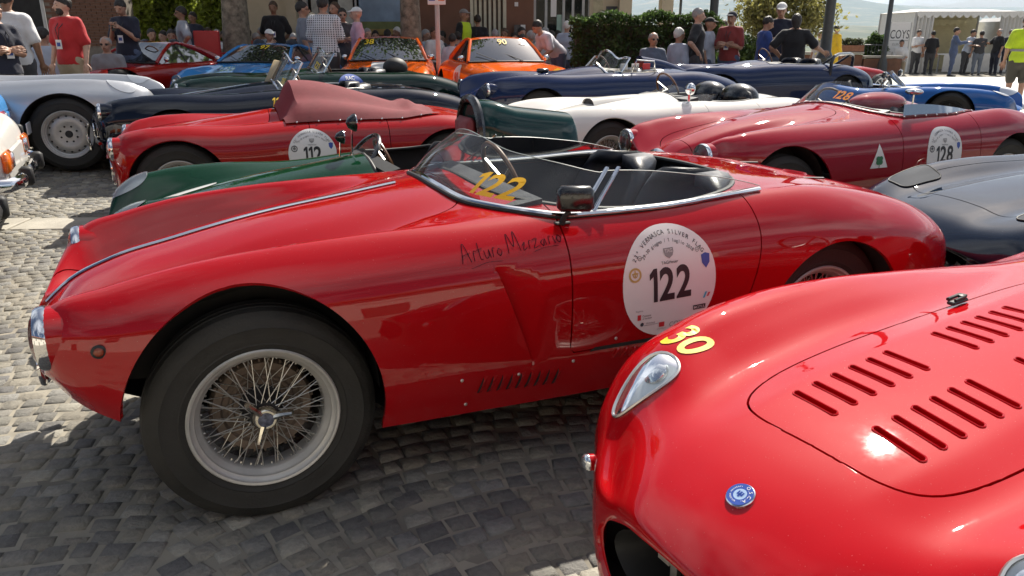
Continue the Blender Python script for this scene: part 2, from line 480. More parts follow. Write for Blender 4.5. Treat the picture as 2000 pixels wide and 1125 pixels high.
def decal(name, v2, f2, place, m, parent, sub=0, seg=.03):
    """flat print laid on a surface: place(a, b) gives the 3D point for each 2D point"""
    bm = bmesh.new()
    vs = [bm.verts.new((a, b, 0)) for a, b in v2]
    for q in f2:
        try: bm.faces.new([vs[i] for i in q])
        except ValueError: pass
    bmesh.ops.triangulate(bm, faces=bm.faces, ngon_method='EAR_CLIP')
    for _ in range(5 if len(v2) < 400 else 0):
        lg = [e for e in bm.edges if e.calc_length() > seg]
        if not lg: break
        bmesh.ops.subdivide_edges(bm, edges=lg, cuts=1); bmesh.ops.triangulate(bm, faces=bm.faces)
    bad = []
    for v in bm.verts:
        p = place(v.co.x, v.co.y)
        if p is None: bad.append(v)
        else: v.co = p
    if bad: bmesh.ops.delete(bm, geom=bad, context='VERTS')
    for fc in bm.faces: fc.smooth = True
    me = bpy.data.meshes.new(name); bm.to_mesh(me); bm.free()
    return link(name, me, m, parent)
def merge2(*parts):
    V = []; F = []
    for v, f in parts:
        b = len(V); V += v; F += [tuple(i + b for i in q) for q in f]
    return V, F
def shift2(vf, dx=0, dy=0, rot=0.0, sx=1.0, sy=1.0):
    v, f = vf; c, s = math.cos(rot), math.sin(rot)
    return [(a * sx * c - b * sy * s + dx, a * sx * s + b * sy * c + dy) for a, b in v], f
def disc2(a, b, rings=8, n=48, e=2.0):
    V = [(0, 0)]; F = []
    for r in range(1, rings + 1):
        for k in range(n):
            t = 2 * math.pi * k / n; ct, st = math.cos(t), math.sin(t)
            V.append((a * r / rings * math.copysign(abs(ct) ** (2 / e), ct), b * r / rings * math.copysign(abs(st) ** (2 / e), st)))
    for k in range(n): F.append((0, 1 + k, 1 + (k + 1) % n))
    for r in range(rings - 1):
        for k in range(n): F.append((1 + r * n + k, 1 + (r + 1) * n + k, 1 + (r + 1) * n + (k + 1) % n, 1 + r * n + (k + 1) % n))
    return V, F
def annulus2(r0, r1, n=32, e=1.0):
    V = []; F = []
    for k in range(n):
        t = 2 * math.pi * k / n; V += [(r0 * math.cos(t), e * r0 * math.sin(t)), (r1 * math.cos(t), e * r1 * math.sin(t))]
    for k in range(n): F.append((2 * k, 2 * k + 1, 2 * ((k + 1) % n) + 1, 2 * ((k + 1) % n)))
    return V, F
def rect2(w, h, dx=0, dy=0): return [(dx - w / 2, dy - h / 2), (dx + w / 2, dy - h / 2), (dx + w / 2, dy + h / 2), (dx - w / 2, dy + h / 2)], [(0, 1, 2, 3)]
def arc_text(text, rx, ry, size, a0, a1, bold=0.0):
    """letters along the top of an ellipse from angle a0 to a1 (degrees, 90 = top)"""
    out = []; n = len(text)
    for i, ch in enumerate(text):
        if ch == ' ': continue
        a = R(a0 + (a1 - a0) * i / (n - 1))
        out.append(shift2(glyphs(ch, size, bold), rx * math.cos(a), ry * math.sin(a), a - math.pi / 2))
    return merge2(*out)

# ------------------------------------------------------------------ wheels
def M_(k): return MATS[k]
def common_mats():
    mat('rubber', (0.019, 0.0185, 0.017), 0.72, var=0.5, vscale=9, bump=0.2, bscale=120, rvar=.1)
    mat('chrome', (0.72, 0.72, 0.73), 0.07, 1.0, rvar=0.05, vscale=20)
    mat('alloy', (0.62, 0.60, 0.57), 0.36, 1.0, var=0.12, vscale=12, rvar=0.10)
    mat('worn_chrome', (.70, .66, .56), .22, 1.0, rvar=.12, vscale=40, var=.15)
    mat('rim_paint', (0.46, 0.455, 0.44), 0.42, 0.35, var=0.12, vscale=14)
    mat('steel_spoke', (0.52, 0.51, 0.48), 0.35, .8, var=0.2, vscale=30)
    mat('rust_drum', (0.17, 0.13, 0.10), 0.8, 0.2, var=0.4, vscale=14, bump=0.3)
    mat('dark_metal', (0.03, 0.03, 0.032), 0.5, 0.4, var=0.2)
    mat('black', (0.012, 0.012, 0.013), 0.6, var=0.3)
    mat('black_gloss', (0.008, 0.008, 0.009), 0.25, coat=0.6, rvar=0.1)
    mat('underbody', (0.02, 0.019, 0.018), 0.9, var=0.3)
    mat('leather_navy', (0.012, 0.014, 0.022), 0.45, bump=0.2, bscale=180, rvar=0.12)
    mat('leather_tan', (0.30, 0.17, 0.08), 0.5, bump=0.2, bscale=180, var=0.2)
    mat('leather_red', (0.18, 0.02, 0.022), 0.5, bump=0.2, bscale=180, var=0.2)
    mat('white_print', (0.74, 0.73, 0.72), 0.42, var=0.03, vscale=6)
    mat('dark_print', (0.018, 0.017, 0.022), 0.5, var=0.1)
    mat('grey_print', (0.28, 0.27, 0.27), 0.5, var=0.1)
    mat('blue_print', (0.03, 0.08, 0.35), 0.4, var=0.1)
    mat('cap_enamel', (0.10, 0.11, 0.16), 0.25, .3, var=.7, vscale=70)
    mat('red_print', (0.55, 0.03, 0.04), 0.4, var=0.1)
    mat('gold_print', (0.50, 0.36, 0.12), 0.4, var=0.1)
    mat('green_print', (0.02, 0.16, 0.06), 0.4, var=0.1)
    mat('cyan_print', (0.05, 0.40, 0.60), 0.4, var=0.1)
    mat('yellow_print', (0.72, 0.50, 0.008), 0.5, var=0.05)
    mat('amber_lens', (0.75, 0.16, 0.01), 0.15, coat=0.8, var=0.2, vscale=40)
    mat('red_lens', (0.5, 0.01, 0.012), 0.12, coat=0.8, var=0.2, vscale=40)
    mat('clear_lens', (0.75, 0.78, 0.8), 0.08, 0.85, rvar=0.06, vscale=60)
    mat('reflector', (0.8, 0.8, 0.8), 0.12, 1.0, rvar=0.08)
    mat('wood', (0.16, 0.07, 0.025), 0.35, coat=0.4, var=0.3, vscale=20)
    glass('screen_glass', (0.90, 0.94, 0.93), .6, 0.035); glass('lens_cover', (0.93, 0.96, 0.96), 1.0, 0.06)
    glass('dark_glass', (0.30, 0.34, 0.33), .30, 0.02)
common_mats()

def tyre_me(Rt, Rr, wd):
    h = wd / 2; p = []
    m = MB()
    prof = [(Rr - .012, -h * .72), (Rr + .008, -h * .86), (Rr + (Rt - Rr) * .16, -h * .93), (Rr + (Rt - Rr) * .18, -h * .955), (Rr + (Rt - Rr) * .21, -h * .94), (Rr + (Rt - Rr) * .38, -h * 1.0), (Rr + (Rt - Rr) * .58, -h * 1.0), (Rr + (Rt - Rr) * .61, -h * 1.025), (Rr + (Rt - Rr) * .64, -h * .99), (Rr + (Rt - Rr) * .72, -h * .965), (Rt - .018, -h * .86), (Rt - .005, -h * .70), (Rt, -h * .45)]
    prof += [(Rt - .006, -h * .40), (Rt - .006, -h * .34), (Rt + .001, -h * .30), (Rt + .001, -h * .06), (Rt - .006, -h * .03)]
    prof = prof + [(a, -b) for a, b in prof[::-1]]
    m.lathe(prof, 64, 'y'); return m.me('tyre', sharp=30)
WCACHE = {}
def wheel(parent, x, y, z, Rt=.345, Rr=.222, wd=.16, style='wire', sgn=-1, paintm='alloy', rot=0.0, detail=2):
    """a wheel standing with its axle along y; sgn = -1 shows its face towards -y"""
    w = bpy.data.objects.new('wheel', None); COL.objects.link(w); w.parent = parent; w.location = (x, y, z); w.empty_display_size = .1
    w.rotation_euler = (0, rot, 0 if sgn < 0 else math.pi)
    key = (Rt, Rr, wd, style, paintm, detail)
    if key not in WCACHE:
        L = []
        L.append(('tyre', tyre_me(Rt, Rr, wd), 'rubber'))
        h = wd / 2; m = MB()
        m.lathe([(Rr + .004, -h * .78), (Rr + .005, -h * .88), (Rr + .001, -h * .93), (Rr - .006, -h * .90), (Rr - .009, -h * .78), (Rr - .020, -h * .72), (Rr - .023, -h * .58), (Rr - .034, -h * .50), (Rr - .038, -h * .30), (Rr - .040, h * .3), (Rr - .018, h * .6), (Rr, h * .8)][::-1], 72, 'y')
        if style == 'wire':
            L.append(('rim', m.me('rim', sharp=50), 'rim_paint'))
            s = MB(); hub = -h * .55; n = 18
            for k in range(n):      # outer lacing, long spokes from the hub's outer end
                for d in (-1, 1):
                    a = 2 * math.pi * k / n; b = a + d * .42
                    s.tube([(.042 * math.cos(a), hub + (.004 * d), .042 * math.sin(a)), ((Rr - .036) * math.cos(b), -h * .28, (Rr - .036) * math.sin(b))], .0017, 5, cap=False)
            for k in range(n):      # inner lacing, short and steep
                for d in (-1, 1):
                    a = 2 * math.pi * (k + .5) / n; b = a + d * .55
                    s.tube([(.062 * math.cos(a), h * .35 + .003 * d, .062 * math.sin(a)), ((Rr - .038) * math.cos(b), -h * .02 + .012 * d, (Rr - .038) * math.sin(b))], .0015, 5, cap=False)
            for k in range(n * 2):  # nipples
                a = 2 * math.pi * (k + .25) / (n * 2)
                s.tube([((Rr - .044) * math.cos(a), -h * .2, (Rr - .044) * math.sin(a)), ((Rr - .034) * math.cos(a), -h * .22, (Rr - .034) * math.sin(a))], .0032, 5)
            L.append(('spokes', s.me('spokes'), 'steel_spoke'))
            q = MB(); q.lathe([(.0, -h * .62), (.044, -h * .62), (.046, -h * .5), (.04, -h * .2), (.05, h * .2), (.068, h * .4), (.068, h * .5)], 32, 'y')
            L.append(('hub', q.me('hub'), 'dark_metal'))
            d = MB(); d.lathe([(0, h * .45), (.085, h * .45), (.09, h * .36), (.098, h * .36), (.104, h * .45), (.118, h * .40), (.125, h * .25), (.148, h * .22), (.155, h * .42), (.155, h * 1.2)], 48, 'y'); 
            for k in range(30):
                a = 2 * math.pi * k / 30; d.box((.153 * math.cos(a), h * .55, .153 * math.sin(a)), (.012, h * .5, .006), M=Matrix.Rotation(-a, 3, 'Y'))
            L.append(('brake_drum', d.me('brake_drum', sharp=30), 'rust_drum'))
            nut = MB(); nut.lathe([(.0, -h * .92), (.020, -h * .92), (.024, -h * .98), (.030, -h * .98), (.036, -h * .9), (.038, -h * .72), (.030, -h * .6)], 32, 'y')
            for k in range(3):
                a = 2 * math.pi * k / 3 + .5; ca, sa = math.cos(a), math.sin(a)
                nut.tube([(.026 * ca, -h * .82, .026 * sa), (.052 * ca, -h * .90, .052 * sa), (.080 * ca, -h * 1.04, .080 * sa)], [.018, .014, .012], 8, flat=.7)
            L.append(('knock_off_nut', nut.me('knock_off_nut'), 'worn_chrome'))
            bd = MB(); bd.lathe([(0, -h * 1.0), (.012, -h * .995), (.0245, -h * .97), (.0245, -h * .9)], 24, 'y'); L.append(('cap_badge', bd.me('cap_badge'), 'cap_enamel'))
        else:
            if style == 'disc':     # pressed steel with a ring of round holes and a hub cap
                m.lathe([(Rr - .03, -h * .1), (Rr * .80, -h * .22), (Rr * .70, -h * .40), (Rr * .50, -h * .44), (Rr * .42, -h * .30), (Rr * .2, -h * .30), (0, -h * .30)], 64, 'y')
                L.append(('rim', m.me('rim', sharp=40), paintm))
                for k in range(16):
                    a = 2 * math.pi * k / 16; r = Rr * .755
                    hm = MB(); hm.lathe([(0, -h * .345), (Rr * .042, -h * .345), (Rr * .05, -h * .3)], 12, 'y', c=(r * math.cos(a), 0, r * math.sin(a)))
                    L.append(('vent_hole', hm.me('vent_hole'), 'black'))
                for k in range(8):
                    a = 2 * math.pi * (k + .5) / 8; r = Rr * .34
                    hm = MB(); hm.lathe([(0, -h * .36), (Rr * .04, -h * .36), (Rr * .045, -h * .28)], 10, 'y', c=(r * math.cos(a), 0, r * math.sin(a)))
                    L.append(('wheel_bolt', hm.me('wheel_bolt'), 'black'))
                hm = MB(); hm.lathe([(0, -h * .42), (Rr * .13, -h * .42), (Rr * .16, -h * .28)], 20, 'y')
                L.append(('hub_cap', hm.me('hub_cap'), 'black'))
            else:                   # five/eight solid spokes
                n = 8
                for k in range(n):
                    a = 2 * math.pi * k / n; ca, sa = math.cos(a), math.sin(a)
                    m.tube([(.03 * ca, -h * .55, .03 * sa), ((Rr - .02) * ca, -h * .4, (Rr - .02) * sa)], [.03, .018], 6, flat=.5)
                m.lathe([(0, -h * .66), (.035, -h * .66), (.045, -h * .5), (.05, 0)], 24, 'y')
                L.append(('rim', m.me('rim', sharp=40), paintm))
                d = MB(); d.lathe([(0, h * .1), (Rr - .04, h * .1)], 32, 'y'); L.append(('brake_disc', d.me('brake_disc'), 'dark_metal'))
        WCACHE[key] = L
    for nm, me, mm in WCACHE[key]:
        o = link(nm, me, M_(mm), w)
    return w

# ------------------------------------------------------------------ a generic open two-seater, or the lower body of a coupe
def ellip(cx, cy, a, b, e=2.4):
    return lambda x, y: (abs((x - cx) / a) ** e + abs((y - cy) / b) ** e) - 1.0
def car(name, label, cat, pos, rows, paintm, wb, arches, wheels, cockpit=None, res=.022, fine=None, door=None, hood=None, lamps=(), trim='leather_navy',
        group=None, extra_cut=None, sill=None, seats=True, rim_mat='black', screen=None, tub_z=.38, wheel_sgn=(-1, 1), panels=None, liner=True):
    X, Y, hd = pos[:3]
    root = thing(name, label, cat, group, (X, Y, gz(X, Y)), R(hd), pos[3] if len(pos) > 3 else 1.0)
    s = skin(rows, res, res, fine); bm = skin_bm(s)
    pm = paintm
    ay = float(np.abs(s.V[:, 1]).max()) * .785
    for (cx, cz, a, b) in arches:
        cut_out(bm, lambda c, cx=cx, cz=cz, a=a, b=b: (((c.x - cx) / a) ** 2 + ((c.z - cz) / b) ** 2 - 1) if abs(c.y) > ay - .06 else 5.0, only=lambda c: abs(c.y) > ay and c.z < cz + b + .02)
    if cockpit:
        f2 = cockpit['f']
        cut_out(bm, lambda c: f2(c.x, c.y), only=lambda c: c.z > .55)
    if extra_cut: extra_cut(bm, s)
    rid = 1; out = {}
    if hood:
        region(bm, lambda c: hood(c.x, c.y), 1, only=lambda c: c.z > .52)
    if door:
        for sg in (-1, 1):
            region(bm, lambda c: door(c.x, c.z), 2 if sg < 0 else 3, only=lambda c: c.y * sg > .2)
    bmesh.ops.recalc_face_normals(bm, faces=bm.faces)
    top = max(bm.faces, key=lambda fc: fc.calc_center_median().z)
    if top.normal.z < 0: bmesh.ops.reverse_faces(bm, faces=bm.faces)
    body = panel(bm, 0, 'body', pm, root, ref=s if res < .0201 else None); out['body'] = body
    if hood: out['hood'] = panel(bm, 1, 'hood', pm, root, ref=s if res < .0201 else None)
    if door:
        out['door'] = panel(bm, 2, 'door', pm, root, ref=s if res < .0201 else None); panel(bm, 3, 'door', pm, root)
    bm.free()
    G = s.G
    # underbody plate and wheel wells
    zb = G[:, -1]; m = MB(); nu = len(G); st = max(1, nu // 60)
    V = []; 
    for i in range(0, nu, st):
        x, y, z = G[i, -1]; y = min(y, .5 * abs(y) + .15) if any(abs(x - a[0]) < a[2] + .05 for a in arches) else y
        V.append((x, y - .01, z + .02)); V.append((x, -y + .01, z + .02))
    F = [(2 * i, 2 * i + 1, 2 * i + 3, 2 * i + 2) for i in range(len(V) // 2 - 1)]
    link('underbody', mesh('underbody', V, F, False), M_('underbody'), root)
    if liner:
        for (cx, cz, a, b) in arches:
            for sg in (-1, 1):
                lm = MB(); n = 20; V = []; F = []
                yi = .40; yo = max(abs(side(s, cx + .0, min(cz + b + .03, 1.2), sg)[0].y) - .02, .45) if side(s, cx, cz + b + .03, sg)[0] else .6
                for k in range(n + 1):
                    t = math.pi * (.0 + (k / n) * .93); 
                    xx, zz = cx + (a + .012) * math.cos(t), cz + (b + .012) * math.sin(t)
                    for yy in (yo, yi):
                        hh = drop(s, xx, sg * yy)[0]; V.append((xx, sg * yy, min(zz, hh.z - .02) if hh else zz))
                F = [(2 * k, 2 * k + 1, 2 * k + 3, 2 * k + 2) for k in range(n)] + [tuple(2 * k + 1 for k in range(n + 1))]
                link('wheel_well', mesh('wheel_well', V, F, True, sharp=40), M_('underbody'), root)
    # wheels
    wk = dict(wheels); wy = wk.pop('y'); wz = wk.pop('z', wk.get('Rt', .345) - .006)
    xs = wk.pop('x', (0, wb)); rot = wk.pop('rot', 0.0)
    for sg in wheel_sgn:
        for x in xs: wheel(root, x, sg * wy, wz, sgn=sg, rot=rot + x * .4, **wk)
    if cockpit: build_cockpit(root, s, cockpit, trim, tub_z, rim_mat, seats)
    for (x, y, z, r) in lamps:
        for sg in (-1, 1): headlamp(root, x, sg * y, z, r, pm)
    out['skin'] = s; out['root'] = root
    return out
def build_cockpit(root, s, ck, trim, tub_z, rim_mat, seats):
    cx, a, b, e = ck['cx'], ck['a'], ck['b'], ck.get('e', 2.4); n = 72
    pts = []
    for k in range(n):
        t = 2 * math.pi * k / n; ct, st_ = math.cos(t), math.sin(t)
        x = cx + a * math.copysign(abs(ct) ** (2 / e), ct); y = b * math.copysign(abs(st_) ** (2 / e), st_)
        p, nn = drop(s, x, y, -.004)
        if p is None: p = Vector((x, y, pts[-1].z if pts else .85))
        pts.append(p)
    m = MB(); m.tube(pts, .011, 8, closed=True); m.build('cockpit_rim', M_(rim_mat), root)
    V = []; F = []
    lv = [(1.0, 0), (1.02, .05), (1.02, .18), (.97, .5), (.93, .95), (.8, 1.0)]
    for sc, dz in lv:
        for p in pts: V.append((cx + (p.x - cx) * sc, p.y * sc, p.z - .012 + (tub_z - p.z) * dz))
    for i in range(len(lv) - 1):
        for k in range(n): F.append((i * n + k, i * n + (k + 1) % n, (i + 1) * n + (k + 1) % n, (i + 1) * n + k))
    V.append((cx, 0, tub_z)); F += [((len(lv) - 1) * n + k, (len(lv) - 1) * n + (k + 1) % n, len(V) - 1) for k in range(n)]
    link('cockpit_tub', mesh('cockpit_tub', V, F), M_(trim), root)
    if seats:
        for sg in (-1, 1): seat(root, cx + a * .42, sg * b * .48, tub_z + .04, b * .40, trim, ck.get('seat_h', .42))
        steering(root, cx - a * .42, ck.get('drive', 1) * b * .48, ck.get('wheel_z', .86), ck.get('wheel_r', .19))
    # dashboard
    d = MB(); zf = drop(s, cx - a * .98, 0)[0]; zf = zf.z if zf else .9
    poly = [(cx - a * .72, zf - .03), (cx - a * .72, zf - .22), (cx - a * .82, zf - .25), (cx - a * .95, zf - .05)]
    d.prism([(p, q) for p, q in poly], 'y', -b * .82, b * .82); d.build('dashboard', M_(trim), root)
def seat(root, x, y, z, hw, trim, h):
    V = []; F = []; n = 13; lv = 12
    for i in range(lv + 1):
        t = i / lv; zz = z + h * math.sin(t * math.pi / 2) ** .9; wv = hw * (1 - .0 * t) * math.sqrt(max(1 - max(0, (t - .55) / .46) ** 2.2, .02))
        for k in range(n):
            q = -1 + 2 * k / (n - 1); V.append((x + .20 * t + .07 * (1 - q * q) - .10 * q * q, y + wv * q, zz))
    for i in range(lv):
        for k in range(n - 1): F.append((i * n + k, i * n + k + 1, (i + 1) * n + k + 1, (i + 1) * n + k))
    me = mesh('seat', V, F); o = link('seat', me, M_(trim), root)
    md = o.modifiers.new('s', 'SOLIDIFY'); md.thickness = .05; md.offset = 1
    c = MB(); c.box((x - .16, y, z + .02), (.42, hw * 1.8, .14), bev=.04); c.build('seat_cushion', M_(trim), root, sharp=60)
def steering(root, x, y, z, r):
    w = MB(); M = Matrix.Rotation(R(68), 3, 'Y'); P = []
    for k in range(32):
        t = 2 * math.pi * k / 32; P.append(Vector((x, y, z)) + M @ Vector((r * math.cos(t), r * math.sin(t), 0)))
    w.tube(P, .011, 8, closed=True); o = w.build('steering_wheel', M_('wood'), root)
    s = MB()
    for t in (0, 2.1, 4.2): s.tube([Vector((x, y, z)), Vector((x, y, z)) + M @ Vector((r * math.cos(t), r * math.sin(t), 0))], .009, 6, flat=.4)
    s.tube([Vector((x, y, z)), Vector((x - .35, y, z - .12))], .014, 8); s.build('steering_spokes', M_('alloy'), o)
def headlamp(root, x, y, z, r, pm=None):
    """round lamp facing forward (-x): bezel, bowl and domed lens"""
    m = MB(); m.lathe([(r * .93, -.006), (r * .99, -.014), (r * 1.04, -.006), (r * 1.05, .008), (r * 1.02, .016)], 32, 'x', c=(x, y, z))
    o = m.build('headlight', M_('chrome'), root)
    if pm is not None: m = MB(); m.lathe([(r * 1.02, .012), (r * 1.03, .05), (r * .98, .11), (r * .7, .16)], 28, 'x', c=(x, y, z)); m.build('lamp_bucket', pm, o)
    m = MB(); m.lathe([(r * .93, -.012), (r * .7, .03), (r * .3, .055), (0, .06)], 24, 'x', c=(x, y, z)); m.build('reflector_bowl', M_('reflector'), o)
    m = MB(); m.lathe([(r * .94, -.014), (r * .7, -.026), (r * .35, -.034), (0, -.036)], 24, 'x', c=(x, y, z)); m.build('lens', M_('lens_cover'), o)
# ------------------------------------------------------------------ ground
def ground_mat():
    m = mat('pavement_bed', (0.30, 0.275, 0.225), 0.9); t = m.node_tree; b = t.nodes['Principled BSDF']
    g = t.nodes.new('ShaderNodeTexCoord')
    v = t.nodes.new('ShaderNodeTexVoronoi'); v.inputs['Scale'].default_value = 9.5; t.links.new(g.outputs['Object'], v.inputs['Vector'])
    n = t.nodes.new('ShaderNodeTexNoise'); n.inputs['Scale'].default_value = 1.2; n.inputs['Detail'].default_value = 8; t.links.new(g.outputs['Object'], n.inputs['Vector'])
    hs = t.nodes.new('ShaderNodeSeparateColor'); t.links.new(v.outputs['Color'], hs.inputs[0])
    ad = t.nodes.new('ShaderNodeMath'); ad.operation = 'ADD'; t.links.new(hs.outputs[0], ad.inputs[0]); t.links.new(n.outputs['Fac'], ad.inputs[1])
    r = t.nodes.new('ShaderNodeValToRGB'); r.color_ramp.elements[0].position = .35; r.color_ramp.elements[1].position = 1.4
    r.color_ramp.elements[0].color = (.125, .115, .095, 1); r.color_ramp.elements[1].color = (.27, .245, .195, 1)
    t.links.new(ad.outputs[0], r.inputs[0]); t.links.new(r.outputs[0], b.inputs['Base Color'])
    bp = t.nodes.new('ShaderNodeBump'); bp.inputs['Strength'].default_value = .5; bp.inputs['Distance'].default_value = .03
    t.links.new(v.outputs['Distance'], bp.inputs['Height']); t.links.new(bp.outputs[0], b.inputs['Normal'])
    return m
def stone_mat(name='porphyry', lo=(.145, .14, .135), hi=(.38, .355, .29)):
    m = mat(name, (.25, .24, .21), .72); t = m.node_tree; b = t.nodes['Principled BSDF']
    g = t.nodes.new('ShaderNodeNewGeometry'); oi = t.nodes.new('ShaderNodeObjectInfo'); tcn = t.nodes.new('ShaderNodeTexCoord')
    ad = t.nodes.new('ShaderNodeMath'); ad.operation = 'ADD'; t.links.new(g.outputs['Random Per Island'], ad.inputs[0]); t.links.new(oi.outputs['Random'], ad.inputs[1])
    fr = t.nodes.new('ShaderNodeMath'); fr.operation = 'FRACT'; t.links.new(ad.outputs[0], fr.inputs[0])
    r = t.nodes.new('ShaderNodeValToRGB'); e = r.color_ramp.elements
    e[0].color = (*lo, 1); e[1].color = (*hi, 1)
    q = e.new(.35); q.color = (.215, .205, .175, 1); q = e.new(.6); q.color = (.27, .245, .195, 1); q = e.new(.8); q.color = (.23, .225, .21, 1)
    t.links.new(fr.outputs[0], r.inputs[0])
    n = t.nodes.new('ShaderNodeTexNoise'); n.inputs['Scale'].default_value = 45; n.inputs['Detail'].default_value = 8; n.inputs['Roughness'].default_value = .7
    t.links.new(g.outputs['Position'], n.inputs['Vector'])
    n2 = t.nodes.new('ShaderNodeTexNoise'); n2.inputs['Scale'].default_value = 1.6; n2.inputs['Detail'].default_value = 5; t.links.new(g.outputs['Position'], n2.inputs['Vector'])
    a2 = t.nodes.new('ShaderNodeMath'); a2.operation = 'ADD'; t.links.new(n.outputs['Fac'], a2.inputs[0]); t.links.new(n2.outputs['Fac'], a2.inputs[1])
    mr = t.nodes.new('ShaderNodeMapRange'); mr.inputs[1].default_value = .6; mr.inputs[2].default_value = 1.4; mr.inputs[3].default_value = .50; mr.inputs[4].default_value = 1.30
    t.links.new(a2.outputs[0], mr.inputs[0])
    sc = t.nodes.new('ShaderNodeVectorMath'); sc.operation = 'SCALE'; t.links.new(r.outputs[0], sc.inputs[0]); t.links.new(mr.outputs[0], sc.inputs['Scale'])
    t.links.new(sc.outputs[0], b.inputs['Base Color'])
    bp = t.nodes.new('ShaderNodeBump'); bp.inputs['Strength'].default_value = .9; bp.inputs['Distance'].default_value = .012
    t.links.new(n.outputs['Fac'], bp.inputs['Height']); t.links.new(bp.outputs[0], b.inputs['Normal'])
    return m
gm = ground_mat(); sm = stone_mat()
# plaza sheet, level near the cars, falling away beyond the parapet
gx = np.r_[-60, -40, -25, np.arange(-18, 12.1, .75), 16, 25, 40, 60]; gy = np.r_[-40, -20, -5, np.arange(0, 20.1, .75), 24, 30, 38, 46]
gnd = link('plaza', mesh('plaza', [(a, b, gz(a, b)) for a in gx for b in gy], [(i * len(gy) + j, (i + 1) * len(gy) + j, (i + 1) * len(gy) + j + 1, i * len(gy) + j + 1) for i in range(len(gx) - 1) for j in range(len(gy) - 1)]), gm); tag(gnd, kind='structure')

def cobbles():
    pitch = .080; A = R(24); ca, sa = math.cos(A), math.sin(A); seg = 1.7; rise = .21
    P = []
    r = random.Random(3)
    for j in range(-46, 220):
        u = -13.0 + r.random() * .1
        while u < 15:
            wd = .066 + r.random() * .034
            uc = u + wd / 2; ph = ((uc + .15 * math.sin(j * .05)) % seg) / seg - .5
            v = j * pitch + rise * (1 - (2 * ph) ** 2) * .9 + .010 * r.gauss(0, 1)
            sl = -rise * .9 * 8 * ph / seg
            P.append((u + wd / 2, v, wd, sl)); u += wd + .004
    P = np.array(P)
    X = P[:, 0] * ca - P[:, 1] * sa; Y = P[:, 0] * sa + P[:, 1] * ca
    d = Y * .95 + 1.45 * .312; px = X / np.maximum(d, .1)
    ok = (Y > 1.05) & (Y < 12.5) & (px > -.86) & (px < .80) & ~((Y > 6.5) & (px > -.2)) & ~((Y > 4.8) & (px > .55))
    # the dressed strip of slabs
    ok &= ~((np.abs(Y - (6.05 + .08 * (X + 4))) < .21) & (X < 3))
    X, Y, W, S = X[ok], Y[ok], P[ok, 2], P[ok, 3]
    return X, Y, W, np.arctan(S) + A
CX, CY, CW, CA = cobbles()
def stone_shape(w, l, rr):
    """unit stone: top face, worn shoulder, sides; 12 verts"""
    j = lambda a: rr.uniform(-a, a)
    c = [(-1, -1), (1, -1), (1, 1), (-1, 1)]; o = [(a * (w / 2 + j(.006)), b * (l / 2 + j(.006))) for a, b in c]
    t = [.0 + j(.0012) for _ in range(4)]
    v = [(a * .74, b * .74, t[i] + .003) for i, (a, b) in enumerate(o)] + [(a * .95, b * .95, t[i] - .004) for i, (a, b) in enumerate(o)] + [(a, b, -.03) for a, b in o]
    f = [(0, 1, 2, 3)] + [(4 + i, 4 + (i + 1) % 4, (i + 1) % 4, i) for i in range(4)] + [(8 + i, 8 + (i + 1) % 4, 4 + (i + 1) % 4, 4 + i) for i in range(4)]
    return v, f
rr = random.Random(11)
variants = [mesh('cobblestone', *stone_shape(1 * .0975, .0765, rr), smooth=True) for _ in range(14)]
for m_ in variants: m_.materials.append(sm)
# the 300 largest in the picture that are not hidden under the cars
dd = CY * .95 + .45; vpx = 1000 + 1500 * CX / dd; vpy = 562.5 + 1500 * (1.45 * .95 - CY * .312) / dd
def in_view(px, py): return (0 <= px) & (px <= 2000) & (0 <= py) & (py <= 1125)
vis = in_view(vpx, vpy)
side_y = (CY - 2.66) * math.cos(R(23.5)) - (CX + .994) * math.sin(R(23.5))   # lateral place seen from the red car
near = vis & (((side_y < -.55) & (CX < .45)) | ((CX < -1.75) & (CY < 5.6)))
order = np.argsort(np.where(near, dd, 1e9)); single = order[:300]
smask = np.zeros(len(CX), bool); smask[single] = True
for k, i in enumerate(single):
    o = bpy.data.objects.new('cobblestone', variants[k % 14]); COL.objects.link(o); o.parent = gnd
    o.location = (CX[i], CY[i], gz(CX[i], CY[i]) + .0035 + rr.uniform(-.0022, .0022)); o.rotation_euler = (rr.uniform(-.012, .012), rr.uniform(-.012, .012), CA[i] + rr.uniform(-.05, .05)); o.scale = (CW[i] / .0975, 1, 1)
V = []; F = []
for i in np.nonzero(~smask)[0]:
    v, f = stone_shape(CW[i], .0755, rr); c, s_ = math.cos(CA[i] + rr.uniform(-.05, .05)), math.sin(CA[i]); b = len(V); z = gz(CX[i], CY[i]) + .0035 + rr.uniform(-.0022, .0022)
    V += [(CX[i] + a * c - q * s_, CY[i] + a * s_ + q * c, h + z) for a, q, h in v]; F += [tuple(k + b for k in q) for q in f]
o = link('cobblestones', mesh('cobblestones', V, F, True), sm, gnd); o['kind'] = 'stuff'
# pale slabs of the drain strip
slab = mat('slab_stone', (.40, .375, .32), .8, var=.18, vscale=5, bump=.3, bscale=70)
for k in range(9):
    m = MB(); x = -9.6 + k * 1.25; m.box((0, 0, 0), (1.235, .40, .05), bev=.006)
    m.build('slab', slab, gnd, loc=(x, 6.05 + .08 * (x + 4), gz(x, 6) -.018 + .001 * (k % 3)), rot=(0, 0, math.atan(.08)))
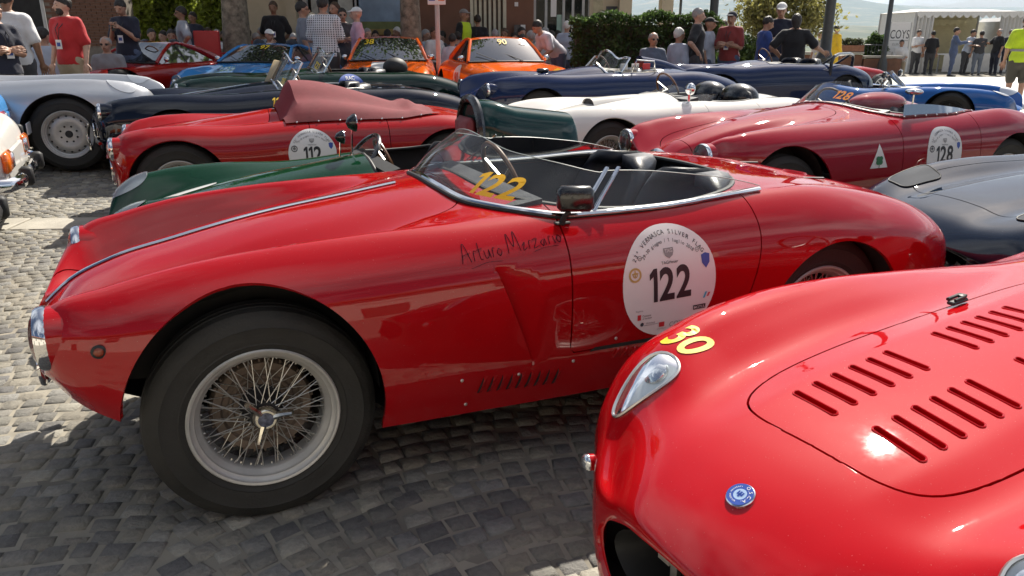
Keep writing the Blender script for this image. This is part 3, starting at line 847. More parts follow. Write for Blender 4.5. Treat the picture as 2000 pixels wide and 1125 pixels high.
# ------------------------------------------------------------------ the red roadster number 122 in front
RED = paint('red_enamel', (0.33, 0.0035, 0.006))
rows = [ring(-.632, .46, .25, .10, .015),
        row(-.615, .598, .26, .60, .49, .715, .585, .60, .50, .085, .17),
        row(-.535, .668, .33, .600, .50, .752, .615, .60, .455, .045, .11),
        row(-.40, .732, .375, .632, .51, .782, .662, .585, .405, .02, .06),
        row(-.20, .782, .400, .676, .52, .822, .70, .57, .34),
        row(.10, .846, .412, .745, .53, .854, .718, .56, .28),
        row(.40, .889, .405, .812, .54, .866, .722, .55, .265),
        row(.70, .930, .36, .882, .56, .866, .722, .55, .258),
        row(1.00, .955, .38, .915, .575, .868, .724, .54, .252),
        row(1.40, .95, .40, .92, .585, .872, .726, .53, .25),
        row(1.80, .915, .40, .905, .575, .880, .726, .52, .25),
        row(2.17, .886, .36, .885, .55, .872, .722, .50, .25),
        row(2.50, .845, .34, .84, .53, .815, .700, .48, .27),
        row(2.80, .765, .32, .76, .49, .735, .640, .47, .30),
        row(3.00, .680, .28, .675, .42, .650, .540, .46, .32),
        row(3.10, .600, .22, .595, .33, .58, .42, .46, .36),
        row(3.145, .520, .12, .515, .18, .51, .23, .46, .41, tuck=.02), tailcap(3.155, .465, .02)]
def door122(x, z):
    # rear edge bulges backwards at mid height, front edge upright
    xr = 1.665 + .115 * math.sin(min(max((z - .42) / .47, 0), 1) * math.pi * .62); xf = .985 + .02 * (z - .43)
    return max(xf - x, x - xr, .432 + .0 * x - z)
def hood122(x, y):
    # tapers to the nose; the rear edge bows across the scuttle
    e = (abs((x - .06) / .70) ** 7 + abs(y / (.395 - .03 * (.7 - x))) ** 7) - 1
    return e
ck = dict(cx=1.40, a=.565, b=.575, e=2.6, f=ellip(1.40, 0, .565, .575, 2.6), drive=1, wheel_z=.845, wheel_r=.175, seat_h=.46)
def vent_cut(bm, s):
    """the extractor vent behind the front wheel: a raked slit whose rear side sinks in"""
    ln = lambda c: (c.x - .727) - (.756 - c.z) * (.127 / .355)
    on = lambda c: c.y < -.3 and .405 < c.z < .755
    new, lines = cut(bm, ln, only=lambda c: c.y < -.3 and .36 < c.z < .80, keep_all=True)
    es = [e for e in lines if e.is_valid and on((e.verts[0].co + e.verts[1].co) / 2)]
    bmesh.ops.split_edges(bm, edges=es)
    for v in bm.verts:
        if v.co.y < -.3 and .395 < v.co.z < .765 and v.link_faces:
            d = ln(sum((f.calc_center_median() for f in v.link_faces), Vector()) / len(v.link_faces))
            if -.0005 < ln(v.co) < .21 and d > 0:
                t = (v.co.z - .395) / .37; k = math.sin(math.pi * min(max(t, 0), 1)) ** .6 * max(0, 1 - ln(v.co) / .20) ** 1.6
                v.co.y += .038 * k * (.35 + .65 * t)
main = car('sports_car', 'long red open roadster with 122 on a white roundel and wire wheels, nearest car', 'car', (-.994, 2.66, 23.5), rows, RED, 2.19,
           [(-.02, .36, .372, .425), (2.175, .36, .365, .332)], dict(y=.54, Rt=.347, Rr=.222, wd=.165, style='wire', x=(0, 2.19), rot=.35), ck, res=.0175,
           door=door122, hood=hood122, lamps=[(-.547, .515, .657, .087)], extra_cut=vent_cut, group=None)
root = main['root']; S = main['skin']
# chrome strip along the middle of the bonnet
P = [drop(S, x, 0, .004)[0] for x in np.linspace(-.605, .60, 46)]
m = MB(); m.tube(P, .0085, 8, flat=.7); m.build('bonnet_strip', M_('chrome'), root)
# chrome lip and intake bars
m = MB(); m.tube([(-.635 + .015 * math.sin(a) ** 2, .25 * math.sin(a), .46 + .10 * math.cos(a)) for a in np.linspace(0, 2 * math.pi, 48, endpoint=False)], .010, 8, closed=True); g = m.build('grille', M_('chrome'), root)
for y in np.linspace(-.18, .18, 9):
    m = MB(); h = .095 * math.sqrt(1 - (y / .25) ** 2); m.box((-.60, y, .46), (.012, .006, 2 * h)); m.build('grille_bar', M_('alloy'), g)
m = MB(); m.box((-.50, 0, .46), (.02, .5, .2)); m.build('radiator', M_('black'), root)
# side repeater
for sg in (-1, 1):
    p, n = side(S, -.405, .645, sg, .004); m = MB(); m.sphere((0, 0, 0), .014, sc=(1, .6, 1)); o = m.build('side_marker', mat('dull_amber', (.22, .035, .012), .3, coat=.4, var=.2, vscale=40), root, loc=p)
    m = MB(); m.lathe([(.013, -.004), (.020, 0), (.016, .006)], 20, 'y'); m.build('bezel', M_('dark_metal'), o)
# louvres low on the wing
def louvre_bank(x0, n, dx, z0, h, lean=0.02, mm=None, hole=None):
    for k in range(n):
        x = x0 + k * dx
        V = []; F = []; nn = 9
        for i in range(nn):
            t = i / (nn - 1); z = z0 + .012 * 0 + h * t - (x - x0) * .065; prof = math.sin(math.pi * t) ** .5
            p, n_ = side(S, x + lean * t, z, -1); q, n2 = side(S, x + lean * t + .016, z, -1)
            if p is None or q is None: break
            V += [q + n2 * .0005, (p + q) / 2 + n_ * (.010 * prof), p + n_ * (.011 * prof + .001), p + n_ * .0008]
        else:
            for i in range(nn - 1):
                for j in range(3): F.append((4 * i + j, 4 * i + j + 1, 4 * i + 5 + j, 4 * i + 4 + j))
            mi = [1 if j == 2 else 0 for i in range(nn - 1) for j in range(3)]
            link('louvre', mesh('louvre', V, F, True, mi=mi, sharp=50), [mm or RED, hole or M_('black')], root)
louvre_bank(.655, 9, .034, .338, .062)
louvre_bank(1.15, 6, .034, .385, .035, hole=RED)
# fasteners
for x, z in [(.60, .40), (.80, .385), (1.0, .40), (1.16, .46), (.62, .30)]:
    p, n = side(S, x, z, -1, .001)
    if p: m = MB(); m.sphere((0, 0, 0), .006, 10, 6, sc=(1, .5, 1)); m.build('screw_head', M_('alloy'), root, loc=p)
# open slot under the door
V = []; F = []
for i, x in enumerate(np.linspace(1.06, 1.45, 20)):
    for dz in (0, .014):
        V.append(side(S, x, .426 + dz * (1 if 1.08 < x < 1.43 else .2), -1, .0015)[0])
F = [(2 * i, 2 * i + 1, 2 * i + 3, 2 * i + 2) for i in range(19)]
link('sill_slot', mesh('sill_slot', V, F), M_('black'), root)
# jacking hole in the rear deck, fuel flap, tail lamps
for sg in (-1, 1):
    m = MB(); m.lathe([(.0, -.03), (.025, -.025), (.035, -.006), (.04, .01)][::-1], 24, 'x'); o = m.build('tail_lamp', M_('red_lens'), root, loc=(3.03, sg * .36, .56))
p, n = drop(S, 2.45, -.12, .002); m = MB(); m.lathe([(0, .004), (.05, .004), (.055, .0), (.058, -.004)], 32, 'z'); o = m.build('fuel_flap', RED, root, loc=p); o.rotation_euler = n.to_track_quat('Z', 'Y').to_euler()
for x, y in [(2.42, .16), (2.36, -.33)]:
    p, n = drop(S, x, y, .001); m = MB(); m.box((0, 0, .002), (.09, .018, .006), rz=-.5, bev=.002); m.build('deck_hinge', M_('dark_metal'), root, loc=p)

# wraparound windscreen standing on a chrome rail
def scr(t):          # t from -1 (near side, rear) over 0 (centre front) to 1 (far side, rear): base point and height
    a = abs(t); sg = -1 if t < 0 else 1
    if a < .62:
        q = a / .62 * (math.pi / 2); x = 1.08 - .365 * math.cos(q) ** 1.15; y = sg * .575 * math.sin(q) ** .9
        x = .715 + .365 * (1 - math.cos(q)); h = .160 - .045 * (a / .62) ** 1.5
    else:
        q = (a - .62) / .38; x = 1.08 + .80 * q; y = sg * (.575 + .022 * math.sin(q * math.pi) - .03 * q); h = .115 * (1 - q ** 1.6) ** .9 + .006
    return x, y, h
N = 90; base = []; topp = []
for i in range(N + 1):
    x, y, h = scr(-1 + 2 * i / N); p, n = drop(S, x, y, .012)
    lean = .185 if h > .11 else .185 * (h / .11)
    out = Vector((lean * (h / .16), 0, 0)); 
    base.append(p); topp.append(p + Vector((lean * h / .16 * 1.0, -y * .16 * h / .15, h)))
V = []; F = []; K = 6
for b_, t_ in zip(base, topp):
    for k in range(K + 1):
        q = k / K; V.append(b_.lerp(t_, q) + Vector((-.018 * math.sin(q * math.pi), 0, 0)))
for i in range(N):
    for k in range(K): F.append((i * (K + 1) + k, i * (K + 1) + k + 1, (i + 1) * (K + 1) + k + 1, (i + 1) * (K + 1) + k))
ws = link('windscreen', mesh('windscreen', V, F), M_('screen_glass'), root)
m = MB(); m.tube(topp, .0017, 6); m.build('glass_edge', mat('glass_edge', (.30, .36, .35), .4, var=.1), ws)
m = MB(); m.tube([p + Vector((-.006, 0, -.006)) for p in base], .013, 8, flat=.8); m.build('screen_rail', M_('chrome'), ws)
m = MB(); m.tube([p + Vector((-.018, 0, -.012)) for p in base], .010, 8); m.build('screen_seal', M_('black'), ws)
for sg in (-1, 1):
    for dx_ in (-.018, .016):
        x = 1.125 + dx_; i = min(range(N + 1), key=lambda i: abs(base[i].x - x) + (10 if base[i].y * sg < 0 else 0))
        m = MB(); a_, b_ = base[i] + Vector((0, sg * .004, 0)), topp[i] + Vector((0, sg * .004, .012)); m.tube([a_, b_], .0085, 6, flat=.5); m.build('screen_pillar', M_('chrome'), ws)
# yellow 122 on the glass
v2, f2 = glyphs('122', .150, .022, .25)
def on_glass(a, b):
    # walk along the near half of the screen: arc length a from a start point, height b
    s0 = .66 - a; acc = 0; i0 = N // 2
    L = [0.0]
    for i in range(i0, 0, -1): L.append(L[-1] + (base[i - 1] - base[i]).length)
    q = .425 + a
    for k in range(len(L) - 1):
        if L[k] <= q <= L[k + 1]:
            u = (q - L[k]) / (L[k + 1] - L[k]); i = i0 - k
            bb = base[i].lerp(base[i - 1], u); tt = topp[i].lerp(topp[i - 1], u); h = (b + .026) / (tt - bb).length
            nrm = (base[i - 1] - base[i]).cross(tt - bb).normalized()
            if nrm.y > 0: nrm = -nrm
            return bb.lerp(tt, h) + Vector((-.018 * math.sin(h * math.pi), 0, 0)) + nrm * .003
    return None
decal('screen_number', v2, f2, on_glass, mat('yellow_film', (0.85, 0.47, 0.012), .4, var=.05), ws)

# door mirror on a short stalk
p, n = drop(S, 1.005, -.60, 0)
if p is None: p = Vector((1.005, -.60, .86))
mm_ = MB(); mm_.tube([p, p + Vector((.0, -.02, .03)), p + Vector((.012, -.03, .045))], [.012, .008, .008], 8); mm_.box(p + Vector((0, 0, .002)), (.055, .03, .008), bev=.003); mi_ = mm_.build('door_mirror', M_('black'), root)
Mx = Matrix.Rotation(R(22), 3, 'Z')
mb = MB(); mb.box((p + Vector((.03, -.035, .088))), (.122, .05, .084), bev=.014, M=Matrix.Rotation(R(-20), 3, 'Z')); mb.build('mirror_shell', M_('black_gloss'), mi_, sharp=60)
# signature in felt pen on the wing
pen = mat('felt_pen', (.012, .004, .010), .9, spec=.05, var=.2)
def pen_line(pts, s=1.0):
    Q = []
    for x, z in pts:
        q, n = side(S, x, z, -1, .0012)
        if q: Q.append(q)
    return Q
def word(strokes, x0, z0, sx, sz):
    for st in strokes:
        k = len(st); t = np.arange(k); pts = hermite(t, np.array(st, float), np.linspace(0, k - 1, k * 6)) if k > 2 else np.array(st, float)
        Q = pen_line([(x0 + a * sx, z0 + b * sz + (a * sx) * .09) for a, b in pts])
        if len(Q) > 1: mb_ = MB(); mb_.tube(Q, .0012, 4, flat=.3); mb_.build('signature_stroke', pen, root)
word([[(0, 0), (.25, 1.0), (.55, 0)], [(.05, .4), (.3, .45), (.6, .5)], [(.75, 0), (.8, .5), (.95, .5)], [(1.15, .9), (1.15, .1), (1.3, 0)], [(1.0, .55), (1.4, .6)], [(1.45, .45), (1.5, .05), (1.7, .1), (1.75, .45), (1.8, 0)],
      [(1.95, 0), (2.0, .45), (2.15, .45)], [(2.4, .4), (2.25, .2), (2.4, 0), (2.55, .2), (2.4, .4)], [(2.95, 0), (3.1, 1.0), (3.35, .3), (3.6, 1.05), (3.75, 0)], [(3.9, .25), (4.1, .4), (3.95, .0), (4.2, .1)],
      [(4.35, 0), (4.4, .4), (4.55, .4)], [(4.65, .45), (4.95, .45), (4.65, 0), (5.0, .05)], [(5.35, .35), (5.15, .2), (5.3, 0), (5.45, .35), (5.5, .0)], [(5.7, 0), (5.75, .4), (5.9, .4)], [(6.05, .4), (6.1, 0)], [(6.4, .4), (6.25, .2), (6.4, 0), (6.55, .2), (6.4, .4)], [(.5, -.35), (1.5, -.2), (2.5, -.3)], [(4.6, -.2), (5.3, -.1), (6.2, -.15)]],
     .625, .775, .054, .050)

# competition roundels: shared layout of the event plate
def plate(num, car_root, place, rx=.192, ry=.192, e=2.15, simple=False, num_h=.118):
    d = decal('number_roundel', *disc2(rx, ry, 8, 56, e), lambda a, b: place(a, b, .0015), M_('white_print'), car_root)
    q = lambda a, b: place(a, b, .0028)
    v2, f2 = shift2(glyphs(num, 1.0, .026, 0, .9), 0, 0); mn, mxx = np.array(v2).min(0), np.array(v2).max(0); sc = num_h / (mxx[1] - mn[1])
    v2 = [((a - (mn[0] + mxx[0]) / 2) * sc * .80, (b - mn[1]) * sc - num_h * .52) for a, b in v2]
    decal('race_number', v2, f2, q, M_('dark_print'), d)
    k = rx / .192
    decal('event_name', *arc_text('23ª VERNASCA SILVER FLAG', rx * .84, ry * .84, .020 * k, 146, 34, .004), q, M_('dark_print'), d)
    decal('event_date', *arc_text('29-30 giugno / 1 luglio 2018', rx * .71, ry * .71, .0165 * k, 137, 45), q, M_('dark_print'), d)
    # shield and maker's name under the arc
    sh = [(-.020, .118), (.020, .118), (.020, .105), (.015, .093), (0, .083), (-.015, .093), (-.020, .105)]
    decal('shield', [(a * k, b * k) for a, b in sh], [tuple(range(7))], q, M_('grey_print'), d)
    q2 = lambda a, b: place(a, b, .0036)
    decal('shield_text', *shift2(glyphs('TAG', .016 * k, .003), 0, .103 * k), q2, M_('white_print'), d)
    decal('maker_name', *shift2(glyphs('TAGHeuer', .015 * k, .002), 0, .066 * k), q, M_('dark_print'), d)
    # club badges left and right
    decal('club_badge', *shift2(merge2(annulus2(.018, .025, 24), shift2(glyphs('+', .05, .004), 0, -.013), annulus2(.006, .010, 16)), -.142 * k, .045 * k), q, M_('gold_print') if not simple else M_('dark_print'), d)
    decal('crest', [(.132 * k, .078 * k), (.150 * k, .084 * k), (.168 * k, .078 * k), (.166 * k, .050 * k), (.150 * k, .030 * k), (.134 * k, .050 * k)], [tuple(range(6))], q, M_('blue_print'), d)
    for sx in (-1, 1): decal('small_badge', *shift2(merge2(annulus2(.006, .0085, 16), rect2(.008, .003)), sx * .118 * k, .098 * k), q, M_('grey_print'), d)
    if simple: return d
    decal('sponsor', *merge2(shift2(glyphs('COYS', .026), .03, -.163), shift2(glyphs('EXTRA', .010), .03, -.175)), q, M_('grey_print'), d)
    decal('sponsor', *merge2(rect2(.022, .018, -.035, -.148), ), q, M_('red_print'), d)
    decal('sponsor', *merge2(shift2(glyphs('CASTELLO', .008), -.035, -.166),), q, M_('grey_print'), d)
    decal('sponsor', *merge2(rect2(.014, .020, -.128, -.108)), q, M_('red_print'), d)
    decal('sponsor', *merge2(shift2(glyphs('Comune', .010), -.098, -.108), shift2(glyphs('di Vernasca', .008), -.096, -.117)), q, M_('dark_print'), d)
    decal('sponsor', *merge2(shift2(glyphs('Regione', .009), -.128, -.087)), q, M_('grey_print'), d)
    decal('sponsor', *merge2(annulus2(.0, .007, 12)), lambda a, b: q(a - .116, b - .135), M_('dark_print'), d)
    decal('sponsor', *merge2(shift2(glyphs('Provincia', .010, 0, .3), -.082, -.137), rect2(.06, .0015, -.078, -.141)), q, M_('grey_print'), d)
    decal('sponsor', *merge2(rect2(.053, .017, .122, -.108)), q, M_('dark_print'), d); decal('sponsor_text', *shift2(glyphs('MOTUL', .014, .003), .122, -.113), q2, M_('white_print'), d)
    decal('sponsor', *shift2(merge2(annulus2(.010, .014, 20), rect2(.022, .003), rect2(.018, .013, .028, 0)), .088, -.150), q, M_('dark_print'), d)
    decal('sponsor', [(.136, -.078), (.144, -.078), (.154, -.056), (.146, -.056)], [(0, 1, 2, 3)], q, M_('cyan_print'), d)
    decal('sponsor', [(.152, -.074), (.160, -.074), (.168, -.060), (.160, -.060)], [(0, 1, 2, 3)], q, M_('red_print'), d)
    return d
def place122(a, b, off):
    c, s_ = math.cos(.03), math.sin(.03)
    return side(S, 1.372 + a * c - b * s_, .635 + a * s_ + b * c, -1, off)[0]
plate('122', root, place122)

# instruments behind the screen
for k, (y, r_) in enumerate([(.10, .05), (.24, .058), (.38, .05), (-.10, .04), (-.24, .034)]):
    m = MB(); m.lathe([(0, .004), (r_ * .92, .004), (r_, -.004), (r_ * 1.04, .01)], 24, 'x'); o = m.build('instrument', M_('black_gloss'), root, loc=(.998, y, .835), rot=(0, R(-4), 0)); m = MB(); m.lathe([(r_ * .92, -.006), (r_ * 1.05, -.006), (r_ * 1.05, .006)], 24, 'x'); m.build('instrument_bezel', M_('chrome'), o)
m = MB(); m.tube([(1.30, -.02, .52), (1.27, -.02, .68)], [.008, .006], 8); m.sphere((1.268, -.02, .69), .022, 12, 8); m.build('gear_lever', M_('alloy'), root)
# ------------------------------------------------------------------ the red car number 30 at the right front: low nose, bonnet with louvres
RED2 = paint('red_enamel_bright', (0.42, 0.004, 0.007), dust=.08)
o30 = (.955, 1.53, 29.0)
rows = [ring(-.745, .40, .295, .125, .05),
        row(-.735, .548, .17, .538, .26, .500, .350, .42, .27, .05, .06),
        row(-.685, .592, .21, .572, .315, .512, .425, .45, .26, .05, .06),
        row(-.60, .638, .25, .612, .385, .548, .500, .46, .24, .02, .06),
        row(-.52, .668, .28, .642, .448, .608, .580, .47, .23),
        row(-.43, .692, .30, .668, .475, .702, .638, .49, .23),
        row(-.28, .720, .33, .695, .495, .757, .678, .50, .23),
        row(-.05, .748, .34, .722, .515, .786, .705, .51, .23),
        row(.25, .772, .35, .738, .52, .787, .716, .51, .23),
        row(.55, .790, .36, .745, .53, .762, .72, .50, .23),
        row(.85, .805, .38, .752, .54, .732, .722, .49, .23),
        row(1.30, .80, .40, .76, .56, .690, .724, .52, .23),
        row(1.70, .80, .40, .78, .56, .73, .724, .52, .23),
        row(2.10, .83, .38, .83, .55, .83, .72, .52, .25),
        row(2.50, .78, .36, .78, .52, .77, .68, .50, .28),
        row(2.85, .66, .30, .66, .42, .65, .54, .48, .32), row(3.0, .55, .2, .55, .3, .54, .38, .46, .38), tailcap(3.04, .46, .03)]
SL = []          # louvre slots: (x, y centre)
for k in range(6):
    for yc in (.098, -.098): SL.append((-.305 + .0585 * k, yc))
    for yc in (.098, -.098): SL.append((.165 + .0585 * k, yc))
def slot_f(x, y):
    d = 9.0
    for sx, sy in SL:
        if abs(x - sx) < .05:
            yy = max(abs(y - sy) - .052, 0); xx = x - sx - .12 * (y - sy)
            d = min(d, math.hypot(xx, yy) - .0078)
    return d
def cut30(bm, s):
    cut_out(bm, lambda c: slot_f(c.x, c.y), only=lambda c: c.z > .55 and abs(c.y) < .2 and -.36 < c.x < .56)
def hood30(x, y): return (abs((x - .22) / .645) ** 5 + abs(y / .268) ** 5) - 1
ck = dict(cx=1.62, a=.44, b=.54, e=2.5, f=ellip(1.62, 0, .44, .54, 2.5), wheel_z=.82)
c30 = car('sports_car', 'bright red sports racer with yellow 30 on its wing, cropped at the right front', 'car', o30, rows, RED2, 2.15,
          [(0, .34, .35, .33), (2.15, .34, .35, .33)], dict(y=.54, Rt=.32, Rr=.21, wd=.15, style='wire'), ck, res=.0185, fine=(-.36, .56, .21, .0072), hood=hood30, extra_cut=cut30)
S30 = c30['skin']; r30 = c30['root']
m = MB(); m.box((.1, 0, .60), (.8, .44, .02)); m.build('engine_cover_or_shade', mat('slot_shade_red', (.10, .004, .006), .6, var=.3), r30)  # dark red sheet, paints the shaded inside seen through the bonnet slots
for k_, (sx, sy) in enumerate(SL):
    P = []
    for t in np.linspace(0, 2 * math.pi, 20, endpoint=False):
        yy = sy + .052 * (1 if math.sin(t) > 0 else -1) + .0088 * math.sin(t); xx = sx + .0088 * math.cos(t) + .12 * (yy - sy); P.append(drop(S30, xx, yy, .0008)[0])
    m = MB(); m.tube(P, .0022, 6, closed=True); m.build('louvre_lip', RED2, r30)
# headlamp under a teardrop cover on each wing
for sg in (-1, 1):
    cx, cy = -.475, .448 * sg
    def lamp_pt(a, b, off=.004):     # a along the wing (front-rear), b across
        return drop(S30, cx + a, cy + sg * b, off)[0]
    n = 36; prof = []
    for k in range(n):
        t = 2 * math.pi * k / n; a = .070 * math.cos(t); wv = .078 * (1 - .25 * math.cos(t)) if math.cos(t) < 0 else .078 * (1 + .12 * math.cos(t))
        prof.append((a, math.sin(t) * (.042 + .024 * (math.cos(t) + 1) / 2) - .26 * a))
    V = []; F = []; rings = 8
    cen = lamp_pt(0, 0, .014); Vb = []
    for r_ in range(rings + 1):
        q = r_ / rings
        for a, b in prof:
            p = lamp_pt(a * q, b * q, .003 + .013 * (1 - q * q)) or cen
            V.append(p)
    for r_ in range(rings):
        for k in range(n): F.append((r_ * n + k, r_ * n + (k + 1) % n, (r_ + 1) * n + (k + 1) % n, (r_ + 1) * n + k))
    hl = link('headlight', mesh('headlight', V, F), M_('lens_cover'), r30)
    P = [V[rings * n + k] for k in range(n)]
    m = MB(); m.tube(P, .0045, 6, closed=True); m.build('cover_rim', M_('alloy'), hl)
    # silvered bowl lining the recess, lamp standing at its rear end
    V2 = []; F2 = []
    for r_ in range(5):
        q = 1 - r_ / 4 * .98
        for a, b in prof:
            p = lamp_pt(a * q, b * q, .0022) or cen; V2.append(p)
    for r_ in range(4):
        for k in range(n): F2.append((r_ * n + k, r_ * n + (k + 1) % n, (r_ + 1) * n + (k + 1) % n, (r_ + 1) * n + k))
    link('lamp_bowl', mesh('lamp_bowl', V2, F2), mat('lamp_silver', (.62, .64, .66), .30, .45, var=.1), hl)
    p = lamp_pt(.020, -.010, .002)
    m = MB(); m.lathe([(0, -.012), (.02, -.010), (.033, .0), (.034, .010), (.03, .016)], 24, 'x'); o = m.build('lamp', M_('clear_lens'), hl, loc=p); o.rotation_euler = (0, R(48), R(-18) * sg)
    q = side(S30, -.60, .46, sg)[0]
    if q:
        m = MB(); m.tube([q, q + Vector((-.014, sg * .004, 0))], [.020, .021], 16); o = m.build('front_marker', RED2, r30)
        m = MB(); m.sphere(q + Vector((-.016, sg * .005, 0)), .021, sc=(.6, 1, 1)); m.build('marker_lens', M_('clear_lens'), o)
# enamel badge on the nose
p, n = drop(S30, -.605, 0, .002); q_ = n.to_track_quat('Z', 'Y').to_euler()
m = MB(); m.lathe([(0, .004), (.024, .004), (.0275, .002), (.028, -.002)], 40, 'z'); bo = m.build('nose_badge', M_('chrome'), r30, loc=p); bo.rotation_euler = q_
def flat(z): return lambda a, b: Vector((a, b, z))
blu = mat('badge_blue', (.03, .07, .32), .25, coat=.7, var=.1)
decal('badge_enamel', *annulus2(.013, .0255, 40), flat(.0046), blu, bo); decal('badge_centre', *disc2(.0128, .0128, 2, 24), flat(.0046), mat('badge_pale', (.30, .42, .62), .3, coat=.6, var=.1), bo)
bt = arc_text('O.S.C.A.', .0175, .0175, .0085, 30, -210 + 90); tl = arc_text('FRATELLI MASERATI BOLOGNA', .0165, .0165, .0042, 230, -50)
rz_ = R(-90)
decal('badge_text', *shift2(arc_text('O.S.C.A.', .0165, .0165, .0095, 150, 30), 0, 0, R(-70)), flat(.0052), M_('white_print'), bo)
decal('badge_text', *shift2(arc_text('BOLOGNA MASERATI', .0165, .0165, .0045, 350, 190), 0, 0, R(-70)), flat(.0052), M_('white_print'), bo)
decal('badge_mark', *merge2(rect2(.004, .013), rect2(.013, .004, 0, -.001), rect2(.003, .006, .005, .003), rect2(.003, .006, -.005, .003)), flat(.0052), blu, bo)
# yellow 30 on the wing
v2, f2 = glyphs('30', .135, .022, .0)
decal('race_number', v2, f2, lambda a, b: drop(S30, -.385 + a * .08 + b * 1.0, .462 - a * .70 - b * .10, .002)[0], M_('yellow_print'), r30, sub=2)
# bonnet catch
p, n = drop(S30, .44, .262, .006); m = MB(); m.box((0, 0, .004), (.075, .022, .010), bev=.003); m.tube([(-.03, .012, .012), (.03, .012, .014), (.034, -.006, .014)], .005, 8); m.tube([(-.026, -.006, .012), (.02, -.008, .016)], .004, 8); m.lathe([(0, .02), (.009, .018), (.010, .006)], 14, 'z', c=(.02, 0, 0))
o = m.build('bonnet_catch', M_('dark_metal'), r30, loc=p); o.rotation_euler = (0, 0, R(5))
# mouth: dark duct with a cross bar and a towing hook
m = MB(); m.lathe([(1.0, 0), (.9, .06), (.8, .30), (0, .31)], 40, 'x', M=Matrix.Diagonal((1, .262, .102))); m.build('intake_duct', M_('black'), r30, loc=(-.69, 0, .40))
for y_ in (.14, -.14): m = MB(); m.box((-.62, y_, .40), (.012, .02, .16)); m.box((-.628, y_ + .02, .42), (.02, .035, .05)); m.build('intake_brace', M_('alloy'), r30)
# low screen
V = []; F = []
for i in range(41):
    t = -1 + 2 * i / 40; a = t * math.pi / 2; x = 1.42 - .25 * math.cos(a); y = .52 * math.sin(a); p = drop(S30, x, y, .004)[0]
    V += [p, p + Vector((.09, -y * .08, .15))]
F = [(2 * i, 2 * i + 1, 2 * i + 3, 2 * i + 2) for i in range(40)]
link('windscreen', mesh('windscreen', V, F), M_('screen_glass'), r30)
# ------------------------------------------------------------------ the other cars
def mixv(a, b, t): return a + (b - a) * t
def rrows(fo, wb, ro, w, zn, zf, zc, zd, zr, zt, v=.04, zg=.42, ag=.2, bg=.12, zb=.2, bow=.1, yc=.71, hump=0.0, wt=1.0):
    vz = lambda z, c, k=1.0: min(z, c) - v * k
    L = [ring(-fo - .012, zg, ag, bg, .02)]
    def add(x, z, c, ww, k=1.0, bo=0.0, zw=None, zbb=None): L.append(row(x, z, w * ww * .44, vz(z, c, k), w * ww * yc, c, w * ww, zw or max(.30, c * .64), zbb or zb, bo))
    add(-fo, zn, zf - .12, .82, .5, bow, zbb=zb + .12); add(-fo * .83, zn + .06, zf - .065, .87, .9, bow * .5, zbb=zb + .09); add(-fo * .5, mixv(zn, zc, .38), zf - .02, .94, 1, bow * .15, zbb=zb + .05)
    add(0, mixv(zn, zc, .60), zf, .99); add(.22 * wb, mixv(zn, zc, .84), zf - .01, 1.0); add(.40 * wb, zc, mixv(zf, zd, .6), 1.0, .6); add(.56 * wb, zc + .005, zd, 1.0, .4)
    add(.72 * wb, zc - .015 + hump, mixv(zd, zr, .35), 1.0, .3); add(.86 * wb, mixv(zc, zr, .6) + hump, mixv(zd, zr, .8), 1.0, .3); add(wb, zr + .015 + hump, zr, 1.0, .4)
    add(wb + .38 * ro, mixv(zr, zt, .3) + hump * .6, mixv(zr, zt, .25), .96 * wt, .4); add(wb + .68 * ro, mixv(zr, zt, .65), mixv(zr, zt, .6), .86 * wt, .3, zbb=zb + .04); add(wb + .9 * ro, zt, zt - .02, .68 * wt, .2, zbb=zb + .08)
    add(wb + .985 * ro, zt - .09, zt - .1, .44 * wt, .1, zw=zt - .17, zbb=zb + .14); L.append(tailcap(wb + ro, zt - .2, .03))
    return L
def screen(root, s, cx, a, b, h, lean=.14, rake=1.0, wrap=1.0, m='screen_glass', rim=True, rimr=.008):
    V = []; F = []; B = []; T = []
    for i in range(41):
        t = (-1 + 2 * i / 40) * wrap; q = t * math.pi / 2; x = cx - a * math.cos(q); y = b * math.sin(q); p = drop(s, x, y, .004)[0]
        if p is None: continue
        tp = p + Vector((lean, -y * .10, h * (1 - .25 * abs(t) ** 3))); B.append(p); T.append(tp); V += [p, tp]
    F = [(2 * i, 2 * i + 1, 2 * i + 3, 2 * i + 2) for i in range(len(B) - 1)]
    w_ = link('windscreen', mesh('windscreen', V, F), M_(m), root)
    if rim:
        mb = MB(); mb.tube(B, rimr, 6); mb.tube(T, rimr * .7, 6); mb.tube([B[0], T[0]], rimr, 6); mb.tube([B[-1], T[-1]], rimr, 6); mb.build('screen_frame', M_('chrome'), w_)
    return w_, B, T
def flat_screen(root, s, x, b, h, lean, frame='chrome', n=16):
    """upright framed screen of a road-going two-seater"""
    V = []; B = []; T = []
    for i in range(n + 1):
        t = -1 + 2 * i / n; p = drop(s, x + .10 * t * t, b * t, .0)[0]; B.append(p + Vector((0, 0, .01))); T.append(Vector((x + .10 * t * t + lean, b * .9 * t, B[n // 2].z if False else p.z + h * (1 - .06 * t * t))))
    for p, q in zip(B, T): V += [p, q]
    w_ = link('windscreen', mesh('windscreen', V, [(2 * i, 2 * i + 1, 2 * i + 3, 2 * i + 2) for i in range(n)]), M_('screen_glass'), root)
    mb = MB(); mb.tube(B + T[::-1], .013, 6, closed=True); mb.build('screen_frame', M_(frame), w_)
    return w_, B, T
def seam_door(x0, x1, z0): return lambda x, z: max(x0 - x, x - x1, z0 - z)
